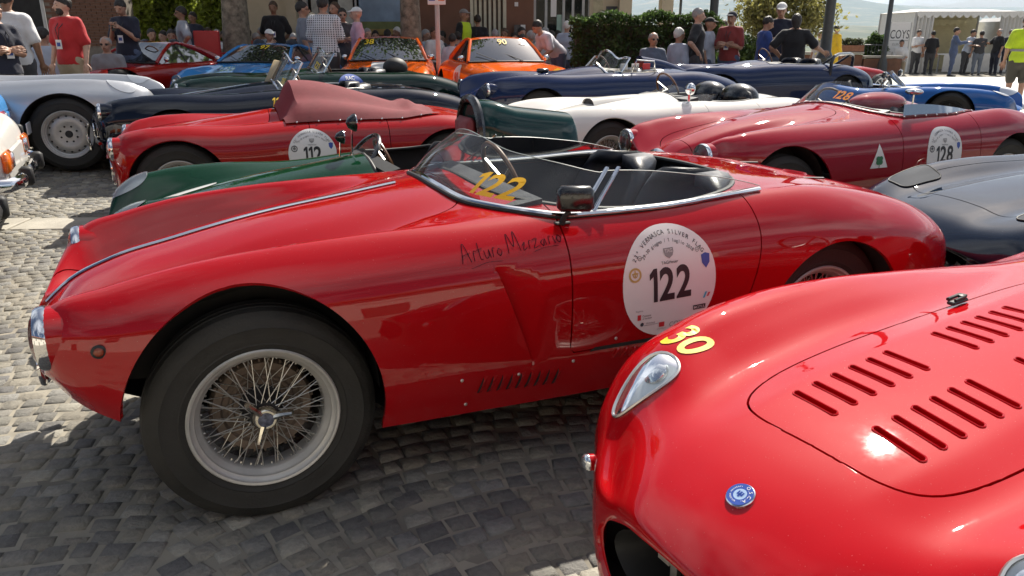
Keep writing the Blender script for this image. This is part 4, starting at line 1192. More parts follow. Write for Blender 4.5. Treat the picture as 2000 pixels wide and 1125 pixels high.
def stalk_mirror(root, s, x, y, h=.10, r=.045, m='chrome'):
    p = drop(s, x, y, 0)[0]
    mb = MB(); mb.tube([p, p + Vector((.01, 0, h))], .006, 8); o = mb.build('wing_mirror', M_('chrome'), root)
    mb = MB(); mb.lathe([(r, .0), (r * .95, -.012), (r * .55, -.045), (0, -.058)], 20, 'x', c=p + Vector((.03, 0, h + r * .6))); mb.build('mirror_shell', M_(m), o)
    mb = MB(); mb.lathe([(0, .002), (r * .96, .002), (r * 1.0, -.004)], 20, 'x', c=p + Vector((.032, 0, h + r * .6))); mb.build('mirror_glass', M_('chrome'), o)
def text_on(root, name, text, size, place, m, bold=.02, shear=0.0, sub=0):
    v, f = glyphs(text, size, bold, shear); return decal(name, v, f, place, m, root, sub)
def glass_text(ws, B, T, text, size, at, m, up=.3, shear=.0, side_=-1):
    """number stuck on a screen: at = 0..1 along it"""
    v, f = glyphs(text, size, .02, shear); L = [0.0]
    for i in range(len(B) - 1): L.append(L[-1] + (B[i + 1] - B[i]).length)
    def pl(a, b):
        q = at * L[-1] - a
        for i in range(len(L) - 1):
            if L[i] <= q <= L[i + 1]:
                u = (q - L[i]) / (L[i + 1] - L[i]); bb = B[i].lerp(B[i + 1], u); tt = T[i].lerp(T[i + 1], u); h = up + b / (tt - bb).length
                return bb.lerp(tt, h) + Vector((-.006, 0, .004))
    return decal('screen_number', v, f, pl, m, ws)

GREEN = paint('racing_green', (0.004, 0.034, 0.014), dust=.06); DGRN = paint('bottle_green', (0.003, 0.016, 0.010)); TEAL = paint('deep_teal_green', (0.004, 0.034, 0.030), dust=.1)
NAVY = paint('navy_enamel', (0.007, 0.016, 0.060)); INK = paint('blue_black_enamel', (0.004, 0.006, 0.014)); SLATE = paint('slate_blue', (0.009, 0.017, 0.034), dust=.04)
WHITE = paint('ivory_enamel', (0.72, 0.70, 0.66)); SILVER = paint('silver_enamel', (0.46, 0.47, 0.49), .35, .6); ROSE = paint('crimson_enamel', (0.28, 0.007, 0.016)); SCAR = paint('scarlet_enamel', (0.33, 0.008, 0.008))
BLUE = paint('mid_blue_enamel', (0.012, 0.085, 0.30)); SKYB = paint('sky_blue_enamel', (0.04, 0.22, 0.52)); ORNG = paint('orange_enamel', (0.70, 0.11, 0.008)); DRED = paint('dark_red_enamel', (0.30, 0.010, 0.008))

# --- green sports racer between the 122 and the covered red car
rows = rrows(.60, 2.25, .70, .70, .44, .685, .765, .72, .72, .54, v=.05, zg=.30, ag=.24, bg=.07, zb=.16)
ck = dict(cx=1.22, a=.36, b=.56, e=3, f=ellip(1.22, 0, .36, .56, 3), wheel_z=.66, wheel_r=.16, drive=1)
c = car('sports_car', 'dark green open sports racer with white reflection painted on its nose and raised tail fairing', 'car', (-1.70, 4.40, 24), rows, GREEN, 2.25, [(0, .30, .33, .29), (2.25, .30, .33, .29)],
        dict(y=.56, Rt=.30, Rr=.19, wd=.14, style='spoke'), ck, door=seam_door(.95, 1.50, .36), trim='black', tub_z=.25)
S = c['skin']; rt = c['root']
# white reflection painted along the bonnet as a decal, covered lamps
V, F = disc2(.24, .060, 6, 40, 3.2)
pn = decal('nose_mark_or_reflection', V, F, lambda a, b: drop(S, -.24 + a, .05 + b + a * .04, .003)[0], mat('reflection_white', (.74, .74, .73), .35, coat=.6, var=.04), rt)
decal('maker_script', *shift2(glyphs('Lotus', .055, .004, .3), 0, -.01), lambda a, b: drop(S, -.30 - b * .9, .04 - a, .006)[0], M_('chrome'), rt)
for sg in (-1, 1):
    V, F = disc2(.13, .07, 6, 32, 2.2); hl = decal('headlight', V, F, lambda a, b: (drop(S, -.50 + a, sg * .44 + b + .1 * sg * a, .004)[0]), M_('lamp_silver'), rt)
    V, F = disc2(.135, .075, 6, 32, 2.2); decal('lens_cover', V, F, lambda a, b: (drop(S, -.50 + a, sg * .44 + b + .1 * sg * a, .010)[0]), M_('lens_cover'), hl)
stalk_mirror(rt, S, .80, .05, .16, .055, 'black_gloss'); stalk_mirror(rt, S, .80, .42, .10, .045, 'black_gloss')
# small aero screen with a dark rim
P = []; p0 = drop(S, .86, .28, 0)[0]
for k in range(17):
    t = math.pi * k / 16; P.append(p0 + Vector((.04 + .12 * math.sin(t), -.24 * math.cos(t), .005 + .15 * math.sin(t))))
mb = MB(); mb.tube(P, .014, 8); o = mb.build('aero_screen', M_('black_gloss'), rt)
V = [p0 + Vector((.03, 0, 0))] + P; link('aero_glass', mesh('aero_glass', V, [(0, i, i + 1) for i in range(1, 17)]), M_('screen_glass'), o)
# raised tail fairing with a red pad against the bulkhead
V = []; F = []; nk = 21; xs = [1.52, 1.56, 1.64, 1.77, 1.90, 2.06, 2.17, 2.19]
for i, x in enumerate(xs):
    hh = [.30, .33, .33, .29, .27, .25, .235, .20][i]; hw = [.20, .22, .23, .23, .23, .23, .22, .21][i]
    for k in range(nk):
        t = -1 + 2 * k / (nk - 1); q = 1 - abs(t) ** 3.6; V.append((x, -.12 + hw * math.sin(t * math.pi / 2), .52 + (hh + .22) * q))
for i in range(len(xs) - 1):
    for k in range(nk - 1): F.append((i * nk + k, i * nk + k + 1, (i + 1) * nk + k + 1, (i + 1) * nk + k))
F += [tuple(range(nk)), tuple((len(xs) - 1) * nk + k for k in range(nk))[::-1]]
tf = link('tail_fairing', mesh('tail_fairing', V, F, sharp=40), TEAL, rt)
mb = MB(); mb.tube([(1.52, -.12 - .20 * math.cos(t), .52 + .56 * math.sin(t) ** .4) for t in np.linspace(0.02, math.pi - .02, 24)], .028, 8); mb.build('bulkhead_hoop', M_('black_gloss'), tf)
for y in (-.12,): mb = MB(); mb.box((1.49, y, .80), (.07, .26, .34), bev=.03); mb.build('head_pad', M_('leather_red'), tf, sharp=60)

# --- red roadster under a burgundy tonneau
rows = rrows(.52, 2.2, .86, .74, .56, .78, .86, .80, .80, .60, v=.045, zg=.42, ag=.26, bg=.14)
c = car('sports_car', 'red roadster with burgundy cockpit cover and half hidden roundel, behind the green car', 'car', (-2.82, 6.58, 20), rows, SCAR, 2.2, [(0, .34, .37, .35), (2.2, .34, .38, .36)],
        dict(y=.58, Rt=.33, Rr=.20, wd=.15, style='wire'), None, door=seam_door(1.02, 1.66, .36), hood=lambda x, y: (abs((x - .12) / .62) ** 6 + abs(y / .38) ** 6) - 1, lamps=[(-.46, .50, .62, .085)])
S = c['skin']; rt = c['root']; r112 = rt
mb = MB(); mb.tube([(-.53 + .02 * math.sin(a) ** 2, .26 * math.sin(a), .42 + .14 * math.cos(a)) for a in np.linspace(0, 2 * math.pi, 40, endpoint=False)], .012, 8, closed=True); g = mb.build('grille', M_('chrome'), rt)
for y in np.linspace(-.2, .2, 9): mb = MB(); mb.box((-.50, y, .42), (.01, .008, .24 * math.sqrt(1 - (y / .27) ** 2))); mb.build('grille_bar', M_('alloy'), g)
mb = MB(); mb.box((-.42, 0, .42), (.02, .5, .26)); mb.build('radiator', M_('black'), rt)
# tonneau: stretched from the screen top down to the rear deck
burg = mat('burgundy_canvas', (.15, .012, .020), .85, bump=.35, bscale=240, var=.12)
V = []; F = []; nx, ny = 30, 25
for i in range(nx + 1):
    u = i / nx; x = .84 + u * 1.30
    for k in range(ny + 1):
        t = -1 + 2 * k / ny; b = .60 - .10 * max(0, u - .75) * 3; y = b * t; p = drop(S, x, y * 1.0, .006)[0]
        ridge = (.20 * sst(u / .10) * (1 - sst((u - .10) / .95)) + .045 * math.exp(-((u - .86) / .05) ** 2)) * (1 - abs(t) ** 2.6)
        fold = .008 * math.sin(9 * t + 5 * u) * (1 - abs(t)) * sst(u * 4)
        V.append((x - .05 * (1 - u) * (1 - abs(t)), y, p.z + .010 + ridge + fold))
for i in range(nx):
    for k in range(ny): F.append((i * (ny + 1) + k, i * (ny + 1) + k + 1, (i + 1) * (ny + 1) + k + 1, (i + 1) * (ny + 1) + k))
cov = link('tonneau_cover', mesh('tonneau_cover', V, F, sharp=32), burg, rt)
for i in range(2, nx, 4): mb = MB(); mb.sphere(V[i * (ny + 1)], .009, 8, 6); mb.build('press_stud', M_('chrome'), cov)
def pl112(a, b, off): return side(S, 1.02 + a, .545 + b, -1, off)[0]
plate('112', rt, pl112, .19, .19, 2.0, True)

# --- blue-black roadster with chrome screen frame
rows = rrows(.74, 2.5, .98, .76, .60, .84, .92, .86, .84, .60, v=.05, zg=.46, ag=.18, bg=.16)
ck = dict(cx=1.62, a=.50, b=.56, e=2.6, f=ellip(1.62, 0, .50, .56, 2.6), wheel_z=.86, drive=1)
c = car('sports_car', 'long blue-black roadster with chrome framed screen and dark leather cockpit', 'car', (-3.66, 8.45, 24), rows, INK, 2.5, [(0, .34, .37, .37), (2.5, .33, .36, .30)],
        dict(y=.60, Rt=.34, Rr=.21, wd=.15, style='wire'), ck, lamps=[(-.66, .53, .68, .09)], door=seam_door(1.2, 1.9, .36), rim_mat='alloy')
S = c['skin']; rt = c['root']
ws, B, T = flat_screen(rt, S, 1.06, .58, .30, .17)
glass_text(ws, B, T, '110', .10, .2, M_('yellow_print'), .2)
mb = MB(); P = [(-.80, .56 * math.sin(a), .40 + .10 * math.cos(a)) for a in np.linspace(0, 2 * math.pi, 24, endpoint=False)]
for y in (-.28, .28): mb.tube([(-.80, y, .30), (-.82, y, .42), (-.79, y, .56)], .016, 8)
mb.tube([(-.74 + .05 * abs(t) ** 3, .66 * t, .40) for t in np.linspace(-1, 1, 20)], .018, 8); mb.build('front_bumper', M_('chrome'), rt)
mb = MB(); mb.tube([(-.755, .18 * math.sin(a), .46 + .16 * math.cos(a)) for a in np.linspace(0, 2 * math.pi, 32, endpoint=False)], .014, 8, closed=True)
for y in np.linspace(-.13, .13, 7): mb.box((-.74, y, .46), (.01, .009, .30 * math.sqrt(1 - (y / .185) ** 2)))
mb.build('grille', M_('chrome'), rt)
mb = MB(); mb.box((-.60, 0, .46), (.02, .36, .30)); mb.build('radiator', M_('black'), rt)
mb = MB(); mb.box((1.55, 0, .85), (.02, .5, .28), bev=.008, M=Matrix.Rotation(R(28), 3, 'Y')); mb.build('folded_aero_screen', mat('tan_board', (.42, .32, .18), .6, var=.1), rt, loc=(-.43, .26, .16), sharp=50)
for x, y in [(2.2, -.35), (2.45, -.42), (2.6, .2)]: p = drop(S, x, y, .004)[0]; mb = MB(); mb.lathe([(0, .012), (.02, .010), (.024, 0)], 14, 'z'); mb.build('deck_cap', M_('chrome'), rt, loc=p)
decal('number_plate_mark', *merge2(shift2(glyphs('110', .12, .02, .25), 0, 0)), lambda a, b: side(S, 1.02 + a, .70 + b, -1, .004)[0], M_('yellow_print'), rt)

# --- dark green roadster behind it
rows = rrows(.72, 2.4, .92, .75, .58, .84, .90, .86, .84, .58, v=.05)
ck = dict(cx=1.55, a=.46, b=.55, e=2.6, f=ellip(1.55, 0, .46, .55, 2.6), wheel_z=.86, drive=1)
c = car('sports_car', 'bottle green roadster with louvred bonnet and race decals, behind the blue-black roadster', 'car', (-3.70, 10.35, 24), rows, DGRN, 2.4, [(0, .34, .37, .36), (2.4, .33, .36, .33)],
        dict(y=.60, Rt=.34, Rr=.21, wd=.15, style='wire'), ck, lamps=[(-.64, .52, .68, .085)], res=.03)
S = c['skin']; rt = c['root']
ws, B, T = flat_screen(rt, S, 1.04, .55, .26, .16); glass_text(ws, B, T, '121', .12, .25, M_('yellow_print'), .2)
for k in range(12):
    p = drop(S, .30 + .05 * k, -.30, .004)[0]; mb = MB(); mb.box((0, 0, 0), (.012, .10, .012), bev=.003); mb.build('louvre', DGRN, rt, loc=p)
decal('side_roundel', *disc2(.17, .14, 5, 32), lambda a, b: side(S, 1.45 + a, .70 + b, -1, .004)[0], M_('blue_print'), rt)
for (t_, x, z, s_) in [('12', 1.36, .66, .10), ('A', 1.56, .66, .10), ('RAC', 1.45, .77, .06)]: text_on(rt, 'decal_text', t_, s_, lambda a, b: side(S, x + a, z + b, -1, .007)[0], M_('white_print'))
p = drop(S, 2.25, 0, 0)[0]; mb = MB(); mb.sphere((2.22, -.1, p.z + .03), .16, 16, 10, sc=(1.1, 1, .85)); mb.build('headrest', M_('black'), rt)

# --- crimson roadster 128
rows = [ring(-.60, .48, .17, .15, .0),
        row(-.585, .655, .20, .60, .46, .745, .57, .62, .36, .045), row(-.50, .705, .22, .625, .48, .785, .605, .62, .34, .02), row(-.35, .755, .25, .665, .50, .815, .65, .60, .32),
        row(-.1, .82, .28, .73, .51, .845, .695, .58, .28), row(.2, .872, .31, .80, .52, .86, .715, .56, .25), row(.55, .915, .34, .865, .54, .86, .72, .55, .24), row(.95, .945, .38, .90, .56, .862, .722, .54, .24),
        row(1.35, .945, .40, .905, .575, .862, .722, .53, .24), row(1.75, .91, .40, .89, .57, .868, .722, .53, .24), row(2.0, .885, .38, .87, .55, .885, .722, .53, .25), row(2.3, .87, .36, .86, .54, .895, .72, .53, .25),
        row(2.65, .80, .34, .79, .52, .83, .69, .52, .28), row(2.95, .70, .30, .69, .45, .70, .60, .50, .32), row(3.12, .60, .22, .595, .32, .59, .42, .47, .38), tailcap(3.16, .48, .03)]
ck = dict(cx=1.50, a=.48, b=.53, e=2.3, f=ellip(1.50, 0, .48, .53, 2.3), wheel_z=.86, drive=1)
c = car('sports_car', 'crimson roadster with 128 roundel and white clover triangle on its flank', 'car', (1.62, 5.84, 24), rows, ROSE, 2.3, [(0, .36, .375, .385), (2.3, .36, .37, .365)],
        dict(y=.57, Rt=.34, Rr=.215, wd=.155, style='wire'), ck, lamps=[(-.59, .475, .675, .088)], door=seam_door(1.02, 1.85, .36), res=.018,
        hood=lambda x, y: (abs((x - .18) / .62) ** 6 + abs(y / .345) ** 6) - 1)
S = c['skin']; rt = c['root']
mb = MB(); P = [(-.605 - .0 * t, 0, 0) for t in (0,)]
P = [Vector((-.615, .15 * math.sin(a) * (1.15 if math.cos(a) > 0 else .75), .49 + .17 * math.cos(a))) for a in np.linspace(0, 2 * math.pi, 32, endpoint=False)]
mb.tube(P, .018, 8, closed=True); g = mb.build('grille', M_('chrome'), rt); mb = MB(); mb.lathe([(0, -.012), (.03, -.010), (.04, 0)], 20, 'x', c=(-.62, 0, .61)); mb.build('grille_badge', M_('chrome'), g)
for z in np.linspace(.36, .58, 6): mb = MB(); mb.box((-.60, 0, z), (.01, .22, .010)); mb.build('grille_bar', M_('chrome'), g)
mb = MB(); mb.box((-.52, 0, .48), (.02, .34, .30)); mb.build('radiator', M_('black'), rt)
ws, B, T = screen(rt, S, 1.18, .24, .54, .16, .17, rim=False); mb = MB(); mb.tube(B, .012, 6); mb.build('screen_seal', mat('maroon_trim', (.12, .008, .014), .5, var=.1), ws)
for i in range(0, 41, 2): mb = MB(); mb.sphere(B[i] + Vector((-.008, 0, .004)), .008, 8, 6); mb.build('rivet', M_('chrome'), ws)
glass_text(ws, B, T, '128', .115, .42, mat('orange_film', (.80, .27, .02), .4, var=.1), .22, .2)
# side glass and trim rail
V = []; P = []
for i in range(15): x = 1.16 + .80 * i / 14; p = drop(S, x, -.545 + .05 * sst((i - 9) / 5), .004)[0]; P.append(p); V += [p, p + Vector((.02, .02, .09 * (1 - (i / 14) ** 2)))]
sw = link('side_screen', mesh('side_screen', V, [(2 * i, 2 * i + 1, 2 * i + 3, 2 * i + 2) for i in range(14)]), M_('screen_glass'), rt); mb = MB(); mb.tube(P, .012, 6); mb.build('side_rail', M_('maroon_trim'), sw)
for p in P[::2]: mb = MB(); mb.sphere(p + Vector((0, -.010, .004)), .008, 8, 6); mb.build('rivet', M_('chrome'), sw)
p = drop(S, 1.27, -.52, 0)[0]; mb = MB(); mb.tube([p, p + Vector((0, 0, .16))], .006, 8); o = mb.build('mirror_stalk', M_('chrome'), rt); mb = MB(); mb.sphere(p + Vector((0, 0, .175)), .055, 16, 8, sc=(1.0, 1.25, .45)); mb.build('mirror_shell', M_('chrome'), o)
mb = MB(); mb.sphere((1.80, .26, .90), .22, 20, 12, sc=(1.35, .75, .42)); mb.build('head_fairing', ROSE, rt)
def pl128(a, b, off): return side(S, 1.45 + a, .61 + b, -1, off)[0]
plate('128', rt, pl128, .185, .195, 2.5, True, .125)
tri = decal('white_triangle', [(-.085, -.075), (.085, -.075), (0, .095)], [(0, 1, 2)], lambda a, b: side(S, .78 + a, .625 + b, -1, .003)[0], M_('white_print'), rt, sub=3)
cl = [shift2(disc2(.020, .018, 2, 14), .018 * math.cos(a), .018 * math.sin(a) - .022) for a in (R(45), R(135), R(225), R(315))] + [rect2(.006, .05, 0, -.05)]
decal('clover', *merge2(*cl), lambda a, b: side(S, .78 + a, .625 + b, -1, .0055)[0], M_('green_print'), rt)
for x, z in [(-.56, .40)]:
    pass

# --- ivory roadster
rows = rrows(.72, 2.29, .85, .76, .58, .80, .86, .80, .80, .58, v=.03, zg=.42, ag=.26, bg=.10)
ck = dict(cx=1.48, a=.48, b=.57, e=2.6, f=ellip(1.48, 0, .48, .57, 2.6), wheel_z=.86, drive=1)
c = car('sports_car', 'ivory white roadster with bonnet scoop, parked behind the crimson 128', 'car', (.66, 7.95, 24), rows, WHITE, 2.29, [(0, .34, .37, .36), (2.29, .33, .37, .34)],
        dict(y=.60, Rt=.335, Rr=.20, wd=.15, style='wire'), ck, lamps=[(-.66, .54, .66, .085)], res=.025, door=seam_door(1.1, 1.75, .36))
S = c['skin']; rt = c['root']
for sg in (1,):
    V = []; F = []; n = 13
    for i in range(9):
        u = i / 8; x = .12 + .62 * u
        for k in range(n):
            t = -1 + 2 * k / (n - 1); y = .13 * t * (1 - .35 * u); p = drop(S, x, y)[0]; V.append((x, y, p.z + .002 + .055 * (1 - u) ** .8 * (1 - t ** 4)))
    F = [(i * n + k, i * n + k + 1, (i + 1) * n + k + 1, (i + 1) * n + k) for i in range(8) for k in range(n - 1)]
    sc_ = link('bonnet_scoop', mesh('bonnet_scoop', V, F), WHITE, rt); link('scoop_mouth', mesh('scoop_mouth', [Vector(V[k]) + Vector((.02, 0, -.004)) for k in range(n)], [tuple(range(n))], False), M_('black'), sc_)
decal('nose_mark_or_reflection', *disc2(.14, .07, 4, 24), lambda a, b: drop(S, -.52 + a, .05 + b, .004)[0], M_('yellow_print'), rt)
for sg in (-1, 1):
    mb = MB(); mb.sphere((1.83, sg * .25, .80), .25, 24, 14, sc=(.7, .98, .58)); mb.build('seat_back', M_('black_gloss'), rt)
p = drop(S, .98, -.52, 0)[0]; mb = MB(); mb.tube([p, p + Vector((0, 0, .08))], .012, 8); o = mb.build('door_mirror', M_('chrome'), rt); mb = MB(); mb.sphere(p + Vector((.01, 0, .12)), .06, 16, 10, sc=(.8, 1, 1)); mb.build('mirror_shell', M_('chrome'), o)
ws, B, T = screen(rt, S, 1.22, .16, .55, .06, .10, rim=False)

# --- navy roadster with head fairing
rows = rrows(.74, 2.35, 1.0, .76, .60, .86, .93, .86, .86, .60, v=.055, zg=.44, ag=.26, bg=.12)
ck = dict(cx=1.52, a=.42, b=.55, e=2.6, f=ellip(1.52, 0, .42, .55, 2.6), wheel_z=.88, drive=1)
c = car('sports_car', 'navy roadster with chrome trimmed dashboard and tall head fairing, behind the ivory car', 'car', (.12, 10.45, 21), rows, NAVY, 2.35, [(0, .34, .37, .37), (2.35, .33, .36, .33)],
        dict(y=.60, Rt=.34, Rr=.20, wd=.16, style='wire'), ck, lamps=[(-.67, .54, .68, .085)], res=.025, trim='alloy')
S = c['skin']; rt = c['root']
ws, B, T = flat_screen(rt, S, 1.08, .55, .20, .15)
mb = MB(); V = []; F = []; n = 13
for i in range(12):
    u = i / 11; x = 1.93 + 1.15 * u
    for k in range(n):
        t = -1 + 2 * k / (n - 1); y = .30 + .20 * t * (1 - .5 * u); p = drop(S, min(x, 3.2), .3)[0]; V.append((x, y, p.z - .08 + (.08 + .20 * (1 - u) ** .9) * (1 - abs(t) ** 3)))
F = [(i * n + k, i * n + k + 1, (i + 1) * n + k + 1, (i + 1) * n + k) for i in range(11) for k in range(n - 1)] + [tuple(range(n))]
link('head_fairing', mesh('head_fairing', V, F, sharp=50), NAVY, rt)
for k, (t_, mm) in enumerate([('TR', 'white_print'), ('AAA', 'white_print'), ('O', 'red_print')]):
    p = (1.30 + .17 * k, -.40, .93); mb = MB(); mb.box((0, 0, 0), (.11, .012, .08), bev=.003); o = mb.build('dash_plaque', M_(mm), rt, loc=p)
    if t_ == 'AAA': decal('plaque_text', *shift2(glyphs('AAA', .05, .01), 0, -.018), lambda a, b: Vector((a, -.0072, b)), M_('dark_print'), o)
mb = MB(); mb.tube([(1.34, -.54 * 1, .86), (1.40, -.56, 1.02), (1.66, -.56, 1.0), (1.70, -.54, .86)], .010, 8); mb.build('door_screen_frame', M_('chrome'), rt)
p = drop(S, .35, .1, 0)[0]; mb = MB(); mb.box((0, 0, .03), (.16, .10, .06), bev=.02); mb.build('bonnet_vent', M_('black_gloss'), rt, loc=p, sharp=60)

# --- second navy roadster, seen only as its tail
rows = rrows(.70, 2.2, .75, .74, .58, .80, .86, .82, .80, .60, v=.05)
ck = dict(cx=1.5, a=.44, b=.55, e=2.6, f=ellip(1.5, 0, .44, .55, 2.6))
c = car('sports_car', 'dark navy open car showing only its low tail before the woman in black', 'car', (3.0, 12.75, 14), rows, NAVY, 2.2, [(0, .34, .36, .35), (2.2, .33, .36, .33)],
        dict(y=.60, Rt=.33, Rr=.20, wd=.15, style='wire'), ck, res=.035)

# --- mid blue racer 146 with roll hoop, nose to the right
rows = rrows(.78, 2.2, .72, .80, .40, .66, .60, .60, .72, .62, v=.12, zg=.28, ag=.28, bg=.06, zb=.14, yc=.76)
ck = dict(cx=1.22, a=.44, b=.52, e=3, f=ellip(1.22, 0, .44, .52, 3), wheel_z=.64, wheel_r=.16)
c = car('racing_car', 'low mid blue racer with black roll hoop and 146 on its bonnet', 'car', (6.75, 11.9, 142), rows, BLUE, 2.2, [(0, .31, .34, .32), (2.2, .32, .36, .34)],
        dict(y=.62, Rt=.30, Rr=.18, wd=.22, style='spoke', paintm='dark_metal'), ck, res=.025, tub_z=.2, trim='black')
S = c['skin']; rt = c['root']
ws, B, T = screen(rt, S, 1.0, .26, .52, .26, .26, rim=False, m='screen_glass')
hp = [(1.78, -.58, .55), (1.76, -.58, .98), (1.75, -.52, 1.06), (1.75, -.3, 1.09), (1.75, .3, 1.09), (1.75, .52, 1.06), (1.76, .58, .98), (1.78, .58, .55)]
mb = MB(); mb.tube(hp, .026, 10); mb.tube([(1.75, -.4, 1.08), (2.35, -.4, .66)], .018, 8); mb.tube([(1.75, .4, 1.08), (2.35, .4, .66)], .018, 8); mb.build('roll_hoop', M_('black_gloss'), rt)
for sg in (-1, 1): mb = MB(); mb.box((.98, sg * .50, .80), (.05, .17, .10), bev=.02); o = mb.build('mirror', M_('black_gloss'), rt, sharp=60)
d = decal('number_roundel', *disc2(.26, .22, 6, 32, 2.6), lambda a, b: drop(S, .58 - b, .40 + a * 1.0, .006)[0] if True else None, M_('white_print'), rt)
text_on(d, 'race_number', '146', .24, lambda a, b: drop(S, .58 - b + .08, .40 + a * .8, .011)[0], M_('dark_print'), .02)
decal('bonnet_stripe', *rect2(1.0, .22), lambda a, b: drop(S, -.15 + a, b, .005)[0], mat('stripe_white', (.75, .75, .74), .35, coat=.5, var=.03), rt, sub=8)
for sg in (-1, 1): decal('headlight', *disc2(.12, .08, 4, 24), lambda a, b: drop(S, -.56 + a, sg * .52 + b, .006)[0], M_('lamp_silver'), rt)
mb = MB(); mb.sphere((2.0, 0, .70), .22, 16, 10, sc=(1.5, 1.6, .8)); mb.build('engine_cover_or_shade', BLUE, rt)

# --- slate coupe nose at the right edge
rows = [ring(-.78, .40, .40, .05, .06), row(-.765, .48, .30, .475, .50, .46, .64, .42, .30, .10), row(-.68, .555, .32, .545, .54, .545, .71, .44, .26, .06), row(-.5, .625, .34, .605, .56, .640, .76, .47, .22, .02), row(-.25, .675, .36, .652, .58, .715, .79, .48, .20),
        row(0, .71, .38, .685, .60, .745, .80, .48, .20), row(.35, .745, .40, .72, .61, .755, .80, .48, .20), row(.75, .80, .44, .79, .62, .77, .80, .48, .2), row(1.3, .84, .46, .83, .64, .79, .80, .48, .2), row(1.9, .84, .46, .83, .64, .80, .80, .48, .2),
        row(2.3, .83, .46, .83, .62, .80, .80, .48, .22), row(2.8, .76, .40, .76, .58, .73, .74, .46, .26), row(3.05, .62, .36, .62, .5, .60, .6, .44, .3), tailcap(3.1, .48, .1)]
c = car('coupe', 'slate blue coupe nose with flush lamp panels, between the 122 tail and the 128', 'car', (2.86, 4.10, 9), rows, SLATE, 2.3, [(0, .33, .36, .34), (2.3, .33, .36, .34)],
        dict(y=.66, Rt=.31, Rr=.19, wd=.18, style='spoke'), None, res=.02, hood=lambda x, y: (abs((x - .22) / .72) ** 7 + abs(y / .50) ** 7) - 1)
S = c['skin']; rt = c['root']
for sg in (-1, 1):
    V, F = disc2(.125, .10, 6, 40, 4.5); pl_ = lambda a, b, off: drop(S, -.40 + a, sg * .50 + b + .05 * a, off)[0]
    hp_ = decal('lamp_panel', V, F, lambda a, b: pl_(a, b, .004), mat('slate_matt', (.016, .024, .040), .75, spec=.2, var=.1), rt)
    P = [pl_(*V[-40 + k], .004) for k in range(40)]; mb = MB(); mb.tube(P, .004, 6, closed=True); mb.build('panel_gap', M_('black'), hp_)
    q, n = side(S, -.50, .47, sg, .004); mb = MB(); mb.lathe([(0, -.03), (.016, -.026), (.026, -.008), (.028, .006)], 20, 'x'); mb.build('indicator', M_('amber_lens'), rt, loc=q + Vector((-.01, sg * .012, 0)))
    mb = MB(); mb.tube([(-.70, sg * .34, .37), (-.745, sg * .45, .37), (-.66, sg * .66, .37)], .025, 8); mb.build('quarter_bumper', M_('chrome'), rt)
# --- silver car at the left, nose to the right
rows = rrows(.80, 2.4, .9, .78, .50, .86, .86, .86, .90, .66, v=.14, zg=.36, ag=.26, bg=.10, yc=.74)
c = car('sports_car', 'silver sports car with perforated disc wheels at the left edge', 'car', (-4.78, 8.72, 196, 1.06), rows, SILVER, 2.4, [(0, .35, .39, .39), (2.4, .35, .38, .36)],
        dict(y=.62, Rt=.35, Rr=.225, wd=.17, style='disc', paintm='rim_paint'), None, res=.022, door=seam_door(1.0, 1.75, .36), hood=lambda x, y: (abs((x - .15) / .60) ** 6 + abs(y / .33) ** 6) - 1)
S = c['skin']; rt = c['root']
for sg in (-1, 1): decal('headlight', *disc2(.13, .09, 4, 24), lambda a, b: drop(S, -.52 + a, sg * .56 + b, .005)[0], M_('lamp_silver'), rt)
mb = MB(); mb.box((1.05, .35, .98), (.08, .5, .20), bev=.02); mb.build('red_cushion', M_('leather_red'), rt, sharp=60)

